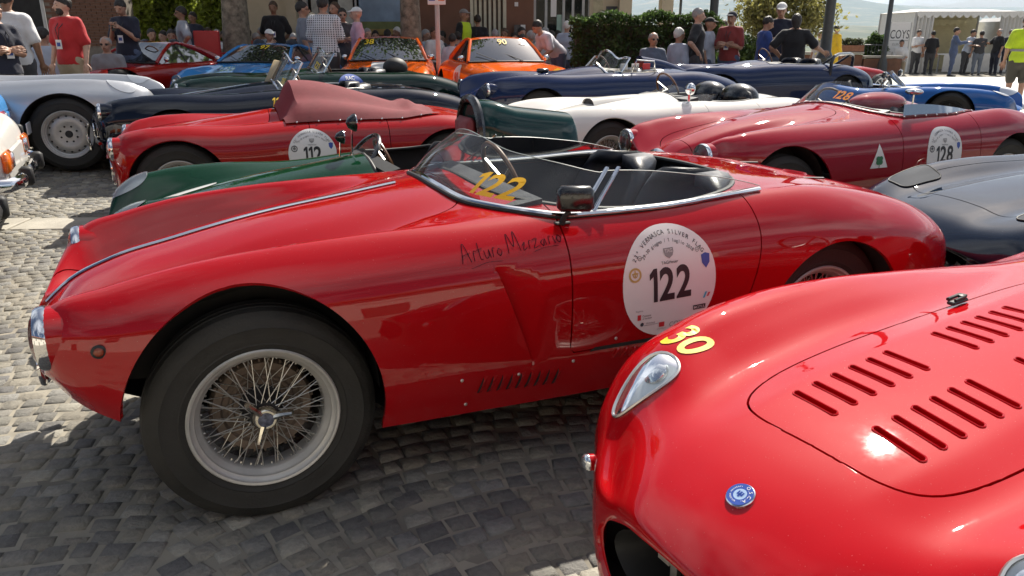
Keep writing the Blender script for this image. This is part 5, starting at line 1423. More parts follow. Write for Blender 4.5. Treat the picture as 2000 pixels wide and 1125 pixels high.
# --- coupes at the back, noses towards the camera
def coupe(name, label, pos, pm, zr=1.20, wsx=.62, num=None, numat=.3, stripe=None, nose=.50, res=.03, side_num=None, roof_mat=None, wheel_style='spoke'):
    rows = [ring(-.80, nose - .10, .42, .05, .06), row(-.785, nose, .30, nose - .005, .52, nose + .02, .66, .42, .28, .09), row(-.68, nose + .09, .32, nose + .08, .55, nose + .13, .74, .45, .24, .05), row(-.45, nose + .17, .36, nose + .14, .58, nose + .235, .79, .48, .22, .01),
            row(0, nose + .25, .40, nose + .22, .60, nose + .285, .81, .50, .2), row(.5, nose + .32, .46, nose + .30, .62, nose + .30, .81, .50, .2), row(1.0, nose + .34, .5, nose + .33, .66, nose + .32, .82, .5, .2), row(1.8, nose + .35, .5, nose + .34, .66, nose + .33, .82, .5, .2),
            row(2.3, nose + .36, .5, nose + .35, .66, nose + .34, .82, .5, .2), row(2.8, nose + .30, .48, nose + .29, .62, nose + .27, .78, .5, .24), row(3.05, nose + .2, .4, nose + .2, .55, nose + .18, .68, .46, .3), tailcap(3.1, nose, .12)]
    c = car(name, label, 'car', pos, rows, pm, 2.35, [(0, .32, .36, .35), (2.35, .32, .36, .35)], dict(y=.66, Rt=.315, Rr=.20, wd=.18, style=wheel_style), None, res=res, lamps=[(-.70, .58, nose + .10, .082)])
    S = c['skin']; rt = c['root']; zb = nose + .33
    A = [(wsx, .66), (wsx + .52, .50), (1.62, .50), (2.35, .58)]      # (x, half width) screen base, screen top, rear top, rear base
    zt = [zb, zr - .02, zr - .01, zb + .02]
    def arc(i, k, n=12):
        t = -1 + 2 * k / n; x, hw = A[i]; bow = (.10 if i == 0 else .07 if i == 1 else -.05) * t * t
        return Vector((x + bow, hw * t, zt[i] + (.035 if i in (1, 2) else .01) * (1 - t * t)))
    n = 12
    def strip(i, j, name, m, lift=0.0, par=rt):
        V = [arc(i, k) for k in range(n + 1)] + [arc(i, k).lerp(arc(j, k), .5) + Vector((0, 0, lift)) for k in range(n + 1)] + [arc(j, k) for k in range(n + 1)]
        F = [(r_ * (n + 1) + k, r_ * (n + 1) + k + 1, (r_ + 1) * (n + 1) + k + 1, (r_ + 1) * (n + 1) + k) for r_ in range(2) for k in range(n)]
        return link(name, mesh(name, V, F), m, par)
    ws = strip(0, 1, 'windscreen', M_('dark_glass'), .02); roof = strip(1, 2, 'roof', roof_mat or pm, .02); strip(2, 3, 'rear_window', M_('dark_glass'), .03)
    for sg, k in ((-1, 0), (1, n)):
        mb = MB(); mb.tube([arc(0, k), arc(0, k).lerp(arc(1, k), .5) + Vector((0, 0, .02)), arc(1, k)], .028, 8); mb.tube([arc(1, k), arc(1, k).lerp(arc(2, k), .5) + Vector((0, 0, .02)), arc(2, k)], .022, 8); mb.tube([arc(2, k), arc(2, k).lerp(arc(3, k), .5) + Vector((0, 0, .03)), arc(3, k)], [.03, .06, .09], 8); mb.build('roof_pillar', pm, rt)
        base = [Vector((x, sg * .66, zb - .02)) for x in np.linspace(wsx + .12, 2.2, 9)]; tp = [Vector((x, sg * .505, zr - .025)) for x in np.linspace(wsx + .54, 1.60, 9)]
        V = [q for pr in zip(base, tp) for q in pr]; link('side_window', mesh('side_window', V, [(2 * i, 2 * i + 1, 2 * i + 3, 2 * i + 2) for i in range(8)]), M_('dark_glass'), rt)
        mb = MB(); mb.tube([(1.5, sg * .65, zb - .02), (1.42, sg * .51, zr - .03)], .02, 8); mb.build('door_pillar', M_('black'), rt)
        mb = MB(); p = Vector((wsx + .25, sg * .74, zb + .03)); mb.tube([p + Vector((0, -sg * .08, -.04)), p], .008, 6); mb.sphere(p + Vector((0, 0, .03)), .05, 12, 8, sc=(.6, 1.1, .9)); mb.build('door_mirror', M_('chrome'), rt)
    for y in (-.25, .2): mb = MB(); mb.tube([(wsx - .02, y, zb + .02), (wsx + .18, y + .30, zb + .14)], .006, 6); mb.build('wiper', M_('black'), rt)
    mb = MB(); mb.tube([arc(0, k) + Vector((-.012, 0, 0)) for k in range(n + 1)], .014, 6); mb.build('screen_seal', M_('black'), ws)
    # cabin: seats and a dark floor so that the windows are not empty
    mb = MB(); mb.box((1.45, 0, zb - .10), (1.6, 1.2, .02)); mb.build('cabin_floor', M_('black'), rt)
    for y in (-.32, .32): mb = MB(); mb.box((1.55, y, zb + .06), (.14, .42, .40), bev=.05); mb.sphere((1.58, y, zb + .30), .10, 12, 8, sc=(.6, 1.2, .8)); mb.build('seat', M_('leather_navy'), rt, sharp=60)
    steering(rt, 1.12, -.32, zb + .10, .18)
    if num:
        v, f = glyphs(num, .17, .02)
        def pl(a, b):
            t = numat * 2 - 1 - a / .55; i = (t + 1) / 2 * n; k = int(min(max(i, 0), n - 1)); u = i - k; h = .68 + b / .55
            return arc(0, k).lerp(arc(0, k + 1), u).lerp(arc(1, k).lerp(arc(1, k + 1), u), h) + Vector((-.012, 0, .022))
        decal('screen_number', v, f, pl, M_('yellow_print'), ws)
    if stripe: decal('bonnet_stripe', *rect2(1.15, .26), lambda a, b: drop(S, -.10 + a, .12 + b, .005)[0], M_('stripe_white'), rt, sub=8)
    mb = MB(); mb.box((-.835, 0, nose - .10), (.03, .80, .07), bev=.012); mb.build('grille', M_('black'), rt)
    return c
coupe('coupe', 'dark red low coupe with shiny round headlight, behind the silver car', (-6.75, 12.6, 68), DRED, 1.00, .72, nose=.36)
coupe('coupe', 'light blue coupe with yellow 97 on its windscreen', (-4.55, 13.0, 80), SKYB, 1.02, .60, '97', .42, nose=.42)
c = coupe('coupe', 'orange coupe with white bonnet stripe and 38 on its windscreen', (-2.05, 13.0, 96), ORNG, 1.19, .62, '38', .80, stripe=True)
c = coupe('coupe', 'orange coupe with yellow nose and 90 on its windscreen, before the striped door', (.12, 12.6, 106), ORNG, 1.19, .66, '90', .50)
S = c['skin']; rt = c['root']
decal('nose_patch', *rect2(.34, 1.1), lambda a, b: drop(S, -.42 + a, b, .004)[0], mat('yellow_enamel', (.80, .40, .01), .3, coat=.8, var=.03), rt, sub=8)
d = decal('door_roundel', *disc2(.24, .22, 4, 32), lambda a, b: side(S, .98 + a, .56 + b, 1, .004)[0], M_('white_print'), rt)
text_on(d, 'race_number', '90', .26, lambda a, b: side(S, .98 - a, .48 + b, 1, .008)[0], M_('red_print'), .02)

# --- cars of the opposite row, only their corners reach into the picture on the left
def saloon(label, pos, pm, hoodm, lens, plate=None, trimm='black'):
    rt = thing('saloon_car', label, 'car', None, (pos[0], pos[1], gz(pos[0], pos[1])), R(pos[2]))
    # end of the car at x = 0, body running back to x = -4
    def sec(x, w, zt, zb_, r): 
        return [(x, 0, zt), (x, w * .5, zt - .004), (x, w - r, zt - .012), (x, w - r * .3, zt - r * .35), (x, w, zt - r), (x, w + .015, (zt + zb_) / 2 + .06), (x, w, (zt + zb_) / 2 - .06), (x, w - .02, zb_ + .06), (x, w - .06, zb_)]
    rows = [sec(0.03, .60, .66, .44, .05), sec(0.0, .70, .76, .36, .07), sec(-.06, .76, .83, .30, .08), sec(-.3, .79, .87, .24, .09), sec(-.9, .80, .90, .22, .1), sec(-1.6, .80, .92, .22, .1), sec(-3.2, .80, .90, .22, .1), sec(-3.9, .76, .80, .26, .1), sec(-4.0, .6, .7, .4, .1)]
    s = skin(rows, .03, .03); bm = skin_bm(s)
    for cx in (-.85, -3.3): cut_out(bm, lambda q: (((q.x - cx) / .37) ** 2 + ((q.z - .32) / .36) ** 2 - 1) if abs(q.y) > .3 else 5., only=lambda q: abs(q.y) > .36)
    region(bm, lambda q: (abs((q.x + .62) / .50) ** 8 + abs(q.y / .62) ** 8) - 1, 1, only=lambda q: q.z > .7)
    bmesh.ops.recalc_face_normals(bm, faces=bm.faces)
    panel(bm, 0, 'body', pm, rt); panel(bm, 1, 'boot_lid', hoodm, rt); bm.free()
    mb = MB(); mb.box((.015, 0, .55), (.05, 1.2, .21), bev=.02); mb.build('end_panel', pm, rt)
    for sg in (-1, 1):
        for x in (-.85, -3.3): wheel(rt, x, sg * .68, .31, .31, .19, .17, 'spoke', sg)
        mb = MB(); mb.box((.035, sg * .56, .60), (.05, .26, .15), bev=.02); o = mb.build('lamp_cluster', M_(lens), rt, sharp=60)
        mb = MB(); mb.box((.045, sg * .47, .60), (.05, .07, .13), bev=.02); mb.build('lamp_lens', M_('clear_lens'), o, sharp=60)
        mb = MB(); mb.box((-.10, sg * .80, .60), (.18, .05, .12), bev=.02); mb.build('side_lens', M_('amber_lens'), o, sharp=60)
        mb = MB(); mb.box((.12, sg * .42, .47), (.09, .08, .14), bev=.02); mb.build('overrider', M_('black'), rt, sharp=60)
    P = [(.0 - .25, -.84, .46), (.04, -.80, .46), (.10, -.62, .46), (.12, 0, .46), (.10, .62, .46), (.04, .80, .46), (-.25, .84, .46)]
    mb = MB(); mb.tube(P, .034, 8, flat=1.5); mb.build('bumper', M_(trimm), rt, sharp=60)
    if plate: mb = MB(); mb.box((.175, 0, .47), (.01, .50, .11)); o = mb.build('number_plate', M_('white_print'), rt)
    V = []; 
    cab = [(-1.15, .66, .91), (-1.75, .52, 1.36), (-2.7, .52, 1.36), (-3.25, .62, .91)]
    Vv = [(x, sg * w_, z) for x, w_, z in cab for sg in (-1, 1)]
    link('cabin_glass', mesh('cabin_glass', Vv, [(0, 1, 3, 2), (4, 5, 7, 6), (0, 2, 4, 6), (1, 3, 5, 7)], False), M_('dark_glass'), rt)
    mb = MB(); mb.box((-2.22, 0, 1.375), (1.02, 1.08, .04), bev=.015); mb.build('roof', pm, rt)
    return s, rt
s_, rt = saloon('white saloon corner with black lid, amber lamps and rubber bumper at the left edge', (-3.86, 5.95, 26), WHITE, mat('matt_black_paint', (.012, .012, .013), .45, var=.1), 'amber_lens', trimm='chrome')
mb = MB(); mb.box((-.42, -.30, .885), (.30, .20, .004)); mb.build('paper_sheet', M_('white_print'), rt)
saloon('sky blue saloon corner with white number plate, at the left edge before the silver car', (-5.05, 7.85, 24), SKYB, SKYB, 'red_lens', plate=True)
s_, rt = saloon('red saloon corner with thick dark bumper, lowest at the left edge', (-3.0, 4.1, 26), SCAR, SCAR, 'red_lens', trimm='dark_metal')
# --- little red open-wheeler far right behind the lamp post
rt = thing('racing_car', 'small red open wheeler with white wheels beside the lamp post', 'car', None, (8.15, 20.2, 0), R(6))
mb = MB(); mb.lathe([(.02, -1.3), (.16, -1.1), (.25, -.5), (.30, .0), (.30, .7), (.22, 1.2), (.10, 1.5)], 24, 'x', c=(0, 0, .42)); mb.build('body', SCAR, rt)
for x in (-.85, .95):
    for y in (-.6, .6): wheel(rt, x, y, .28, .28, .19, .17, 'spoke', -1 if y < 0 else 1, 'white_print')
    mb = MB(); mb.tube([(x, -.6, .3), (x, .6, .3)], .03, 8); mb.build('axle', M_('dark_metal'), rt)
# ------------------------------------------------------------------ surroundings
def ax(u, Y, z=1.5): return (u - 1000) / 1500 * (.9501 * Y + (1.45 - z) * .312)      # metres to the right at a distance Y, from a bearing read off the survey photo
def az(v, Y): return 1.45 + (70 - v) / 1500 * Y / .95 * .95                            # height at a distance Y
# --- materials
brickm = mat('old_brick', (.17, .085, .055), .85, var=.3, vscale=3, bump=.3); mortar = mat('mortar', (.22, .19, .16), .9, var=.2)
stucco_b = mat('beige_stucco', (.52, .44, .31), .85, var=.10, vscale=2, bump=.2, bscale=120); stucco_r = mat('brown_stucco', (.20, .095, .060), .85, var=.12, vscale=2, bump=.2, bscale=120)
creamw = mat('cream_paint', (.62, .58, .44), .6, var=.08); dark_in = mat('shop_interior', (.025, .024, .024), .8, var=.3); greyf = mat('grey_frame', (.45, .45, .44), .45, var=.08)
bark = mat('plane_bark', (.21, .18, .135), .9, var=.6, vscale=9, bump=.7, bscale=30); bark2 = mat('dark_bark', (.07, .055, .04), .9, var=.4, vscale=9, bump=.6, bscale=30)
iron = mat('cast_iron_grey', (.065, .070, .072), .45, .5, var=.15, vscale=10)
def leafm(name, col, tr=.45, var=.5):
    m = mat(name, col, .55, var=var, vscale=2.5); t = m.node_tree; b = t.nodes['Principled BSDF']
    g = t.nodes.new('ShaderNodeNewGeometry'); mr = t.nodes.new('ShaderNodeMapRange'); mr.inputs[3].default_value = .55; mr.inputs[4].default_value = 1.6; t.links.new(g.outputs['Random Per Island'], mr.inputs[0])
    src = b.inputs['Base Color'].links[0].from_socket; sc = t.nodes.new('ShaderNodeVectorMath'); sc.operation = 'SCALE'; t.links.new(src, sc.inputs[0]); t.links.new(mr.outputs[0], sc.inputs['Scale']); t.links.new(sc.outputs[0], b.inputs['Base Color'])
    tl = t.nodes.new('ShaderNodeBsdfTranslucent'); t.links.new(sc.outputs[0], tl.inputs[0]); ms = t.nodes.new('ShaderNodeMixShader'); ms.inputs[0].default_value = tr
    out = [n for n in t.nodes if n.type == 'OUTPUT_MATERIAL'][0]; t.links.new(b.outputs[0], ms.inputs[1]); t.links.new(tl.outputs[0], ms.inputs[2]); t.links.new(ms.outputs[0], out.inputs[0])
    return m
lf_hedge = leafm('hedge_leaf', (.055, .095, .024), .5); lf_sun = leafm('sunny_leaf', (.26, .32, .045), .6); lf_tree = leafm('turning_leaf', (.20, .19, .06), .55); lf_plane = leafm('plane_leaf', (.09, .14, .035), .5); lf_plant = leafm('potted_leaf', (.06, .07, .03))
def leaves(name, pts, size, m, parent, seed=1, flat=.0):
    """many small folded leaves at the given points, turned at random"""
    r = np.random.default_rng(seed); P = np.asarray(pts, float); n = len(P)
    a = r.normal(size=(n, 3)); a /= np.linalg.norm(a, axis=1)[:, None]; b = r.normal(size=(n, 3)); b -= a * (a * b).sum(1)[:, None]; b /= np.linalg.norm(b, axis=1)[:, None]; c = np.cross(a, b)
    s = size * r.uniform(.6, 1.35, n)[:, None]
    V = np.stack([P - a * s, P + b * s * .55 + c * s * .22, P + a * s, P - b * s * .55 + c * s * .22], 1).reshape(-1, 3)
    i = np.arange(n)[:, None] * 4
    F = np.concatenate([i + [[0, 1, 2]], i + [[0, 2, 3]]], 1).reshape(-1, 3)
    me = bpy.data.meshes.new(name); me.vertices.add(len(V)); me.vertices.foreach_set('co', V.ravel()); me.loops.add(F.size); me.loops.foreach_set('vertex_index', F.ravel()); me.polygons.add(len(F))
    me.polygons.foreach_set('loop_start', np.arange(0, F.size, 3)); me.polygons.foreach_set('loop_total', np.full(len(F), 3)); me.update(); me.validate()
    return link(name, me, m, parent)
def clumps(c, rad, n_clump, per, r, spread=.28, shell=.55):
    out = []
    for _ in range(n_clump):
        d = r.normal(size=3); d /= np.linalg.norm(d); q = np.asarray(c) + d * np.asarray(rad) * (shell + (1 - shell) * r.random()) * .9
        out.append(q + r.normal(size=(per, 3)) * spread * np.asarray(rad) * .6)
    return np.concatenate(out)
def tree(name, label, x, y, h_trunk, r0, crown_c, crown_r, m, nclump, per, leaf, group=None, seed=1, lean=(0, 0), barkm=None, limbs=5):
    rt = thing(name, label, 'tree', group, (x, y, gz(x, y))); r = np.random.default_rng(seed); rr_ = random.Random(seed)
    mb = MB(); P = [Vector((lean[0] * t + .04 * math.sin(5 * t + seed), lean[1] * t + .03 * math.cos(4 * t), h_trunk * t)) for t in np.linspace(0, 1, 10)]
    mb.tube([Vector((0, 0, -.1))] + P, [r0 * 1.5] + [r0 * (1.25 - .6 * t + .35 * max(0, .12 - t) * 8) for t in np.linspace(0, 1, 10)], 14); o = mb.build('trunk', barkm or bark, rt)
    for k in range(limbs):
        a = 2 * math.pi * k / limbs + rr_.random(); s0 = P[-2].lerp(P[-1], rr_.random()); e = Vector(crown_c) + Vector((math.cos(a) * crown_r[0] * .6, math.sin(a) * crown_r[1] * .6, rr_.uniform(-.2, .4) * crown_r[2]))
        mid = s0.lerp(e, .5) + Vector((0, 0, .12 * crown_r[2])); mb = MB(); mb.tube([s0, s0.lerp(mid, .6), mid, mid.lerp(e, .5), e], [r0 * .5, r0 * .4, r0 * .3, r0 * .2, r0 * .07], 8); mb.build('limb', barkm or bark, o)
    cr_ = leaves('crown', clumps(crown_c, crown_r, nclump, per, r), leaf, m, rt, seed)
    return rt

# --- raised strip in front of the cafe
kb = mat('kerb_stone', (.34, .32, .28), .8, var=.15, bump=.2)
# --- brick house at the far left with a dark entrance
Yb = 20.0; xl, xr = ax(95, Yb), ax(250, Yb)
rt = thing('building', 'brick house with dark open entrance at the upper left', 'building', None, (0, Yb, gz(-10, Yb)))
mb = MB(); mb.box(((xl + xr) / 2, .25, 2.5), (xr - xl, .40, 5.2)); mb.box((xl - 3.2, 1.9, 2.5), (6.4, .3, 5.2)); wall = mb.build('wall', mortar, rt, smooth=False)
bme = MB().box((0, 0, 0), (.235, .03, .058)).me('brick', False); bme.materials.append(brickm)
nb = 0
for j in range(44):
    for i in range(int((xr - xl) / .25)):
        if nb >= 298 or .42 + j * .068 < .85: continue
        o = bpy.data.objects.new('brick', bme); COL.objects.link(o); o.parent = wall; o.location = (xl + .13 + i * .25 + (.125 if j % 2 else 0), .042 - .004 * random.random(), .42 + j * .068); nb += 1
V = MB()
mb = MB(); mb.box((xl - 2.0, .9, 1.6), (3.9, .05, 3.2)); mb.build('dark_doorway', dark_in, rt)
mb = MB(); mb.box(((xl + xr) / 2 - 2, .5, 5.4), (xr - xl + 6, 1.6, .5)); mb.build('roof_edge', mat('roof_tile', (.28, .12, .07), .8, var=.2), rt)
for px_ in (8, 92):
    x = ax(px_, 16.5); q = thing('tent_pole', 'thin pale awning pole at the far left edge' if px_ < 50 else 'thin pale awning pole beside the man in the red polo', 'pole', 'awning poles', (x, 16.5, gz(x, 16.5))); mb = MB(); mb.tube([(0, 0, 0), (0, 0, 3.2)], .035, 10); mb.build('pole', greyf, q); mb = MB(); mb.box((0, 0, .02), (.3, .3, .04)); mb.build('foot', greyf, q)
# --- sunlit shrubs between the houses
for k, (u0, u1, Y, h, sd) in enumerate([(262, 330, 21.5, 3.3, 3), (330, 400, 22.2, 3.5, 4), (400, 498, 21.8, 3.4, 5)]):
    x0, x1 = ax(u0, Y), ax(u1, Y); r = np.random.default_rng(sd); q = thing('shrub', ['bright yellow green shrub behind the man with the phone', 'bright yellow green shrub behind the man with the strap', 'bright yellow green shrub around the left tree trunk'][k], 'shrub', 'sunlit shrubs', ((x0 + x1) / 2, Y, gz(-8, Y)))
    leaves('foliage', clumps((0, 0, h * .52), ((x1 - x0) * .62, .8, h * .52), 170, 45, r, .20, .35), .075, lf_sun, q, sd)
    mb = MB()
    mb.tube([(0, 0, 0), (.05, 0, h * .5), (0, .05, h * .8)], [.05, .035, .01], 8); mb.build('stem', bark2, q)
# --- cafe building
Yc = 21.0; g0 = gz(-3, Yc)
rt = thing('building', 'cafe building with brown wall, beige pillars and striped door', 'building', None, (0, Yc, g0))
def wallseg(u0, u1, m, name='wall', z0=0, z1=5.5, y=0.0, th=.3):
    x0, x1 = ax(u0, Yc + y), ax(u1, Yc + y); mb = MB(); mb.box(((x0 + x1) / 2, y + th / 2, (z0 + z1) / 2), (x1 - x0, th, z1 - z0)); return mb.build(name, m, rt, smooth=False)
wallseg(488, 563, stucco_b); wallseg(563, 582, stucco_b, 'pillar', y=-.25, th=.3); wallseg(582, 600, mat('dark_shutter', (.05, .035, .03), .6, var=.2), 'shutter', y=.05)
wallseg(600, 700, dark_in, 'shop_window', y=.2); 
for u0, u1 in [(612, 625), (664, 692)]: wallseg(u0, u1, mat('poster_paper', (.45, .46, .42), .6, var=.3, vscale=3), 'window_poster', 1.2, 2.6, y=.10, th=.02)
for u in (600, 640, 700): wallseg(u - 4, u + 4, greyf, 'window_frame', y=.0, th=.12)
wallseg(700, 924, stucco_r); wallseg(984, 1042, stucco_r)
# landscape board: sky, hills and field as printed bands
wallseg(704, 792, mat('board_sky', (.20, .29, .40), .5, var=.35, vscale=1.2), 'landscape_board', 1.58, 3.0, y=-.06, th=.05)
wallseg(704, 792, mat('board_field', (.16, .19, .06), .5, var=.3, vscale=3), 'landscape_board', 1.40, 1.58, y=-.062, th=.05); wallseg(704, 792, mat('board_corn', (.35, .24, .07), .5, var=.3, vscale=3), 'landscape_board', 1.26, 1.40, y=-.064, th=.05)
# slatted door: cream boards and dark gaps
wallseg(924, 984, mat('door_dark', (.10, .07, .045), .7, var=.2), 'door', 0, 2.6, y=.10, th=.06)
for k in range(7): u = 927 + k * 9.2; wallseg(u, u + 5.0, creamw, 'door_slat', .05, 2.15, y=.06, th=.05)
wallseg(920, 988, creamw, 'door_lintel', 2.18, 2.38, y=-.05, th=.2); wallseg(919, 925, creamw, 'door_jamb', 0, 2.18, y=-.02, th=.12); wallseg(983, 989, creamw, 'door_jamb', 0, 2.18, y=-.02, th=.12)
wallseg(1005, 1012, M_('white_print'), 'wall_notice', 1.95, 2.05, y=-.02, th=.015); wallseg(1004, 1026, mat('letter_box', (.08, .08, .085), .4, .5, var=.1), 'letter_box', 1.22, 1.50, y=-.14, th=.14); wallseg(1017, 1026, M_('white_print'), 'notice', 1.22, 1.50, y=-.16, th=.012)
# glazed shop front
wallseg(1042, 1150, dark_in, 'shop_interior', y=1.2, th=.1)
wallseg(1042, 1150, M_('dark_glass'), 'shop_glass', .3, 3.2, y=.12, th=.012)
for u in (1044, 1066, 1100, 1118, 1138, 1150): wallseg(u - 2.5, u + 2.5, greyf, 'window_frame', 0, 3.2, y=.05, th=.08)
wallseg(1075, 1086, M_('white_print'), 'window_poster', 1.7, 2.2, y=.09, th=.012); wallseg(1087, 1097, mat('pale_green_poster', (.35, .5, .42), .5, var=.1), 'window_poster', 1.3, 1.75, y=.09, th=.012)
wallseg(1150, 1208, stucco_b); wallseg(1157, 1176, mat('beige_poster', (.45, .40, .26), .6, var=.35, vscale=5), 'wall_poster', 1.6, 2.2, y=-.02, th=.015); wallseg(1182, 1204, mat('slate_menu', (.06, .06, .065), .6, var=.2), 'menu_board', 1.65, 1.95, y=-.02, th=.015)
wallseg(1208, 1232, stucco_b, 'pillar', y=-.3, th=.5); wallseg(1290, 1312, stucco_b, 'pillar', y=-.3, th=.5); wallseg(488, 1312, stucco_b, 'lintel', 3.2, 5.4, y=-.32, th=.9)
mb = MB(); x0, x1 = ax(478, Yc), ax(1318, Yc); mb.box(((x0 + x1) / 2, 2.2, 5.55), (x1 - x0, 5.4, .3)); mb.build('roof', M_('roof_tile'), rt)
x = ax(1326, 21); q = thing('drain_pole', 'thin dark pole right of the beige pillars', 'pole', None, (x, 21, gz(x, 21))); mb = MB(); mb.tube([(0, 0, 0), (0, 0, 4)], .035, 10); mb.lathe([(.06, 0), (.06, .08), (.04, .1)], 12, 'z'); mb.build('pole', iron, q)
# --- plane trees on the square
for k, (u, Y, rr_, lab, sd) in enumerate([(461, 17.4, .265, 'thick plane tree trunk behind the blue coupe', 5), (806, 17.6, .215, 'plane tree trunk between the two orange coupes', 9)]):
    x = ax(u, Y); tree('plane_tree', lab, x, Y, 4.2, rr_, (0, .5, 6.2), (2.6, 2.6, 1.7), lf_plane, 190, 30, .12, 'plane trees of the square', sd)
# --- clipped hedge
Yh = 15.8; x0, x1 = ax(1115, Yh), ax(1402, Yh); q = thing('hedge', 'clipped dark green hedge behind the seated man', 'hedge', None, ((x0 + x1) / 2, Yh, gz(2, Yh))); hw = (x1 - x0) / 2; hh = az(37, Yh) - gz(2, Yh)
r = np.random.default_rng(2); n = 15000
P = np.stack([r.uniform(-hw, hw, n), r.uniform(-.45, .45, n), r.uniform(.05, hh, n)], 1); k = r.integers(0, 3, n)
P[k == 0, 1] = -.45 + r.normal(0, .035, (k == 0).sum()); P[k == 1, 2] = hh + r.normal(0, .03, (k == 1).sum()); e = (np.abs(P[:, 0]) / hw) ** 8; P[:, 2] -= e * .10 * (P[:, 2] > hh * .8)
P += .05 * np.sin(P[:, [1, 2, 0]] * 7); leaves('foliage', P, .042, lf_hedge, q, 3)
mb = MB(); mb.box((0, 0, hh / 2 - .05), (2 * hw - .16, .66, hh - .2)); mb.build('dark_core', bark2, q)  # solid dark box, darkens the gaps between the leaves
# --- street furniture
x = ax(1391, 16.6); q = thing('lamp_post', 'dark iron post beside the man in the black polo', 'post', None, (x, 16.6, gz(x, 16.6))); mb = MB(); mb.lathe([(.13, 0), (.13, .5), (.10, .6), (.085, 1.0), (.085, 4.2), (.06, 5)], 20, 'z'); mb.build('shaft', iron, q); mb = MB(); mb.sphere((0, 0, 5.15), .2, 16, 10); mb.build('globe', M_('lens_cover'), q)
x = ax(1616, 19); q = thing('lamp_post', 'tall grey street lamp post right of the woman in black', 'lamp post', None, (x, 19, gz(x, 19))); mb = MB(); mb.lathe([(.24, 0), (.24, .35), (.19, .42), (.17, .85), (.20, .9), (.13, 1.05), (.115, 1.6), (.10, 4.5), (.08, 6)], 20, 'z'); mb.build('shaft', iron, q); mb = MB(); mb.lathe([(.02, 6.9), (.3, 6.6), (.26, 6.5), (.18, 6.05), (.05, 6)], 16, 'z'); mb.build('lantern', iron, q)
x = ax(855, 15.6); q = thing('parking_sign', 'parking sign with blue P on a grey pole by the tree', 'sign', None, (x, 15.6, gz(x, 15.6))); mb = MB(); mb.tube([(0, 0, 0), (0, 0, 2.9)], .045, 12); mb.build('pole', greyf, q)
zs = az(16, 15.6) - gz(x, 15.6); mb = MB(); mb.box((0, -.06, zs + .42), (.34, .02, .84), bev=.006); pl_ = mb.build('plate', M_('white_print'), q)
fl = lambda y: (lambda a, b: Vector((a, y, b)))
decal('blue_field', *rect2(.12, .20, -.09, zs + .17), fl(-.0722), M_('blue_print'), pl_); decal('letter', *shift2(glyphs('P', .17, .01), -.09, zs + .11), fl(-.0744), M_('white_print'), pl_); decal('orange_field', *rect2(.12, .20, .09, zs + .17), fl(-.0722), mat('sign_orange', (.75, .14, .05), .4, var=.05), pl_)
x = ax(1732, 29.6); q = thing('flag_pole', 'slim dark pole in front of the white banner', 'pole', None, (x, 29.6, 0)); mb = MB(); mb.lathe([(.20, 0), (.16, .5), (.09, .7), (.075, 4), (.05, 7)], 16, 'z'); mb.build('shaft', iron, q)
# tree with turning leaves behind the group
x = ax(1530, 23.5); tree('small_tree', 'small tree with yellowing leaves behind the standing group', x, 23.5, 1.3, .11, (0, 0, 2.0), (1.45, 1.2, 1.0), lf_tree, 230, 30, .07, None, 12, barkm=bark2)
q = thing('shrub', 'low green bush under the yellowing tree', 'shrub', None, (ax(1452, 22.5), 22.5, .02)); leaves('foliage', clumps((0, 0, .75), (.8, .7, .75), 90, 40, np.random.default_rng(8), .25, .3), .06, lf_plane, q, 8); mb = MB(); mb.tube([(0, 0, 0), (0, 0, .6)], .03, 6); mb.build('stem', bark2, q)
# parapet at the edge of the square
Yp = 30.2; 
def lowwall(u0, u1, zt, lab): 
    x0, x1 = ax(u0, Yp), ax(u1, Yp); q = thing('parapet_wall', lab, 'wall', 'brick parapet of the square', ((x0 + x1) / 2, Yp, 0)); mb = MB(); mb.box((0, 0, zt / 2 - .04), (x1 - x0, .4, zt - .08)); b_ = mb.build('brickwork', brickm, q); mb = MB(); mb.box((0, 0, zt - .02), (x1 - x0 + .06, .5, .08), bev=.01); mb.build('coping', kb, q); return x0, x1
lowwall(1545, 1686, .86, 'brick parapet wall with planter, by the man in yellow'); lowwall(1690, 1764, .72, 'lower brick parapet beside the round bush')
x0, x1 = ax(1404, Yp), ax(1546, Yp)
for u0, u1, k in [(1300, 1545, 0), (1668, 1735, 1)]:
    x0, x1 = ax(u0, Yp + .1), ax(u1, Yp + .1); q = thing('railing', ['iron railing behind the standing group', 'iron railing between planter and round bush'][k], 'railing', None, (x0, Yp + .35, .0)); n = int((x1 - x0) / .13)
    mb = MB(); mb.tube([(0, 0, 1.12), (x1 - x0, 0, 1.12)], .022, 8); mb.build('top_rail', iron, q)
    bar = MB(); bar.tube([(0, 0, 0), (0, 0, 1.1)], .010, 6); bm_ = bar.me('bar'); bm_.materials.append(iron)
    for i in range(n): o = bpy.data.objects.new('bar', bm_); COL.objects.link(o); o.parent = q; o.location = (.06 + i * .13, 0, 0)
x0, x1 = ax(1640, Yp), ax(1688, Yp); q = thing('planter', 'terracotta planter with dry reddish plants on the parapet', 'planter', None, ((x0 + x1) / 2, Yp, .88)); mb = MB(); mb.box((0, 0, .12), (x1 - x0, .34, .24), bev=.02); mb.build('trough', mat('terracotta', (.26, .12, .07), .8, var=.2), q)
leaves('plants', clumps((0, 0, .34), ((x1 - x0) * .5, .2, .16), 40, 30, np.random.default_rng(4), .3, .2), .045, lf_plant, q, 4)
q = thing('shrub', 'round clipped bush on the parapet left of the banner', 'shrub', None, (ax(1714, Yp + .8), Yp + .8, 0)); leaves('foliage', clumps((0, 0, 1.02), (.42, .42, .56), 120, 40, np.random.default_rng(5), .16, .8), .05, lf_hedge, q, 5); mb = MB(); mb.tube([(0, 0, 0), (0, 0, .7)], .04, 6); mb.build('stem', bark2, q)
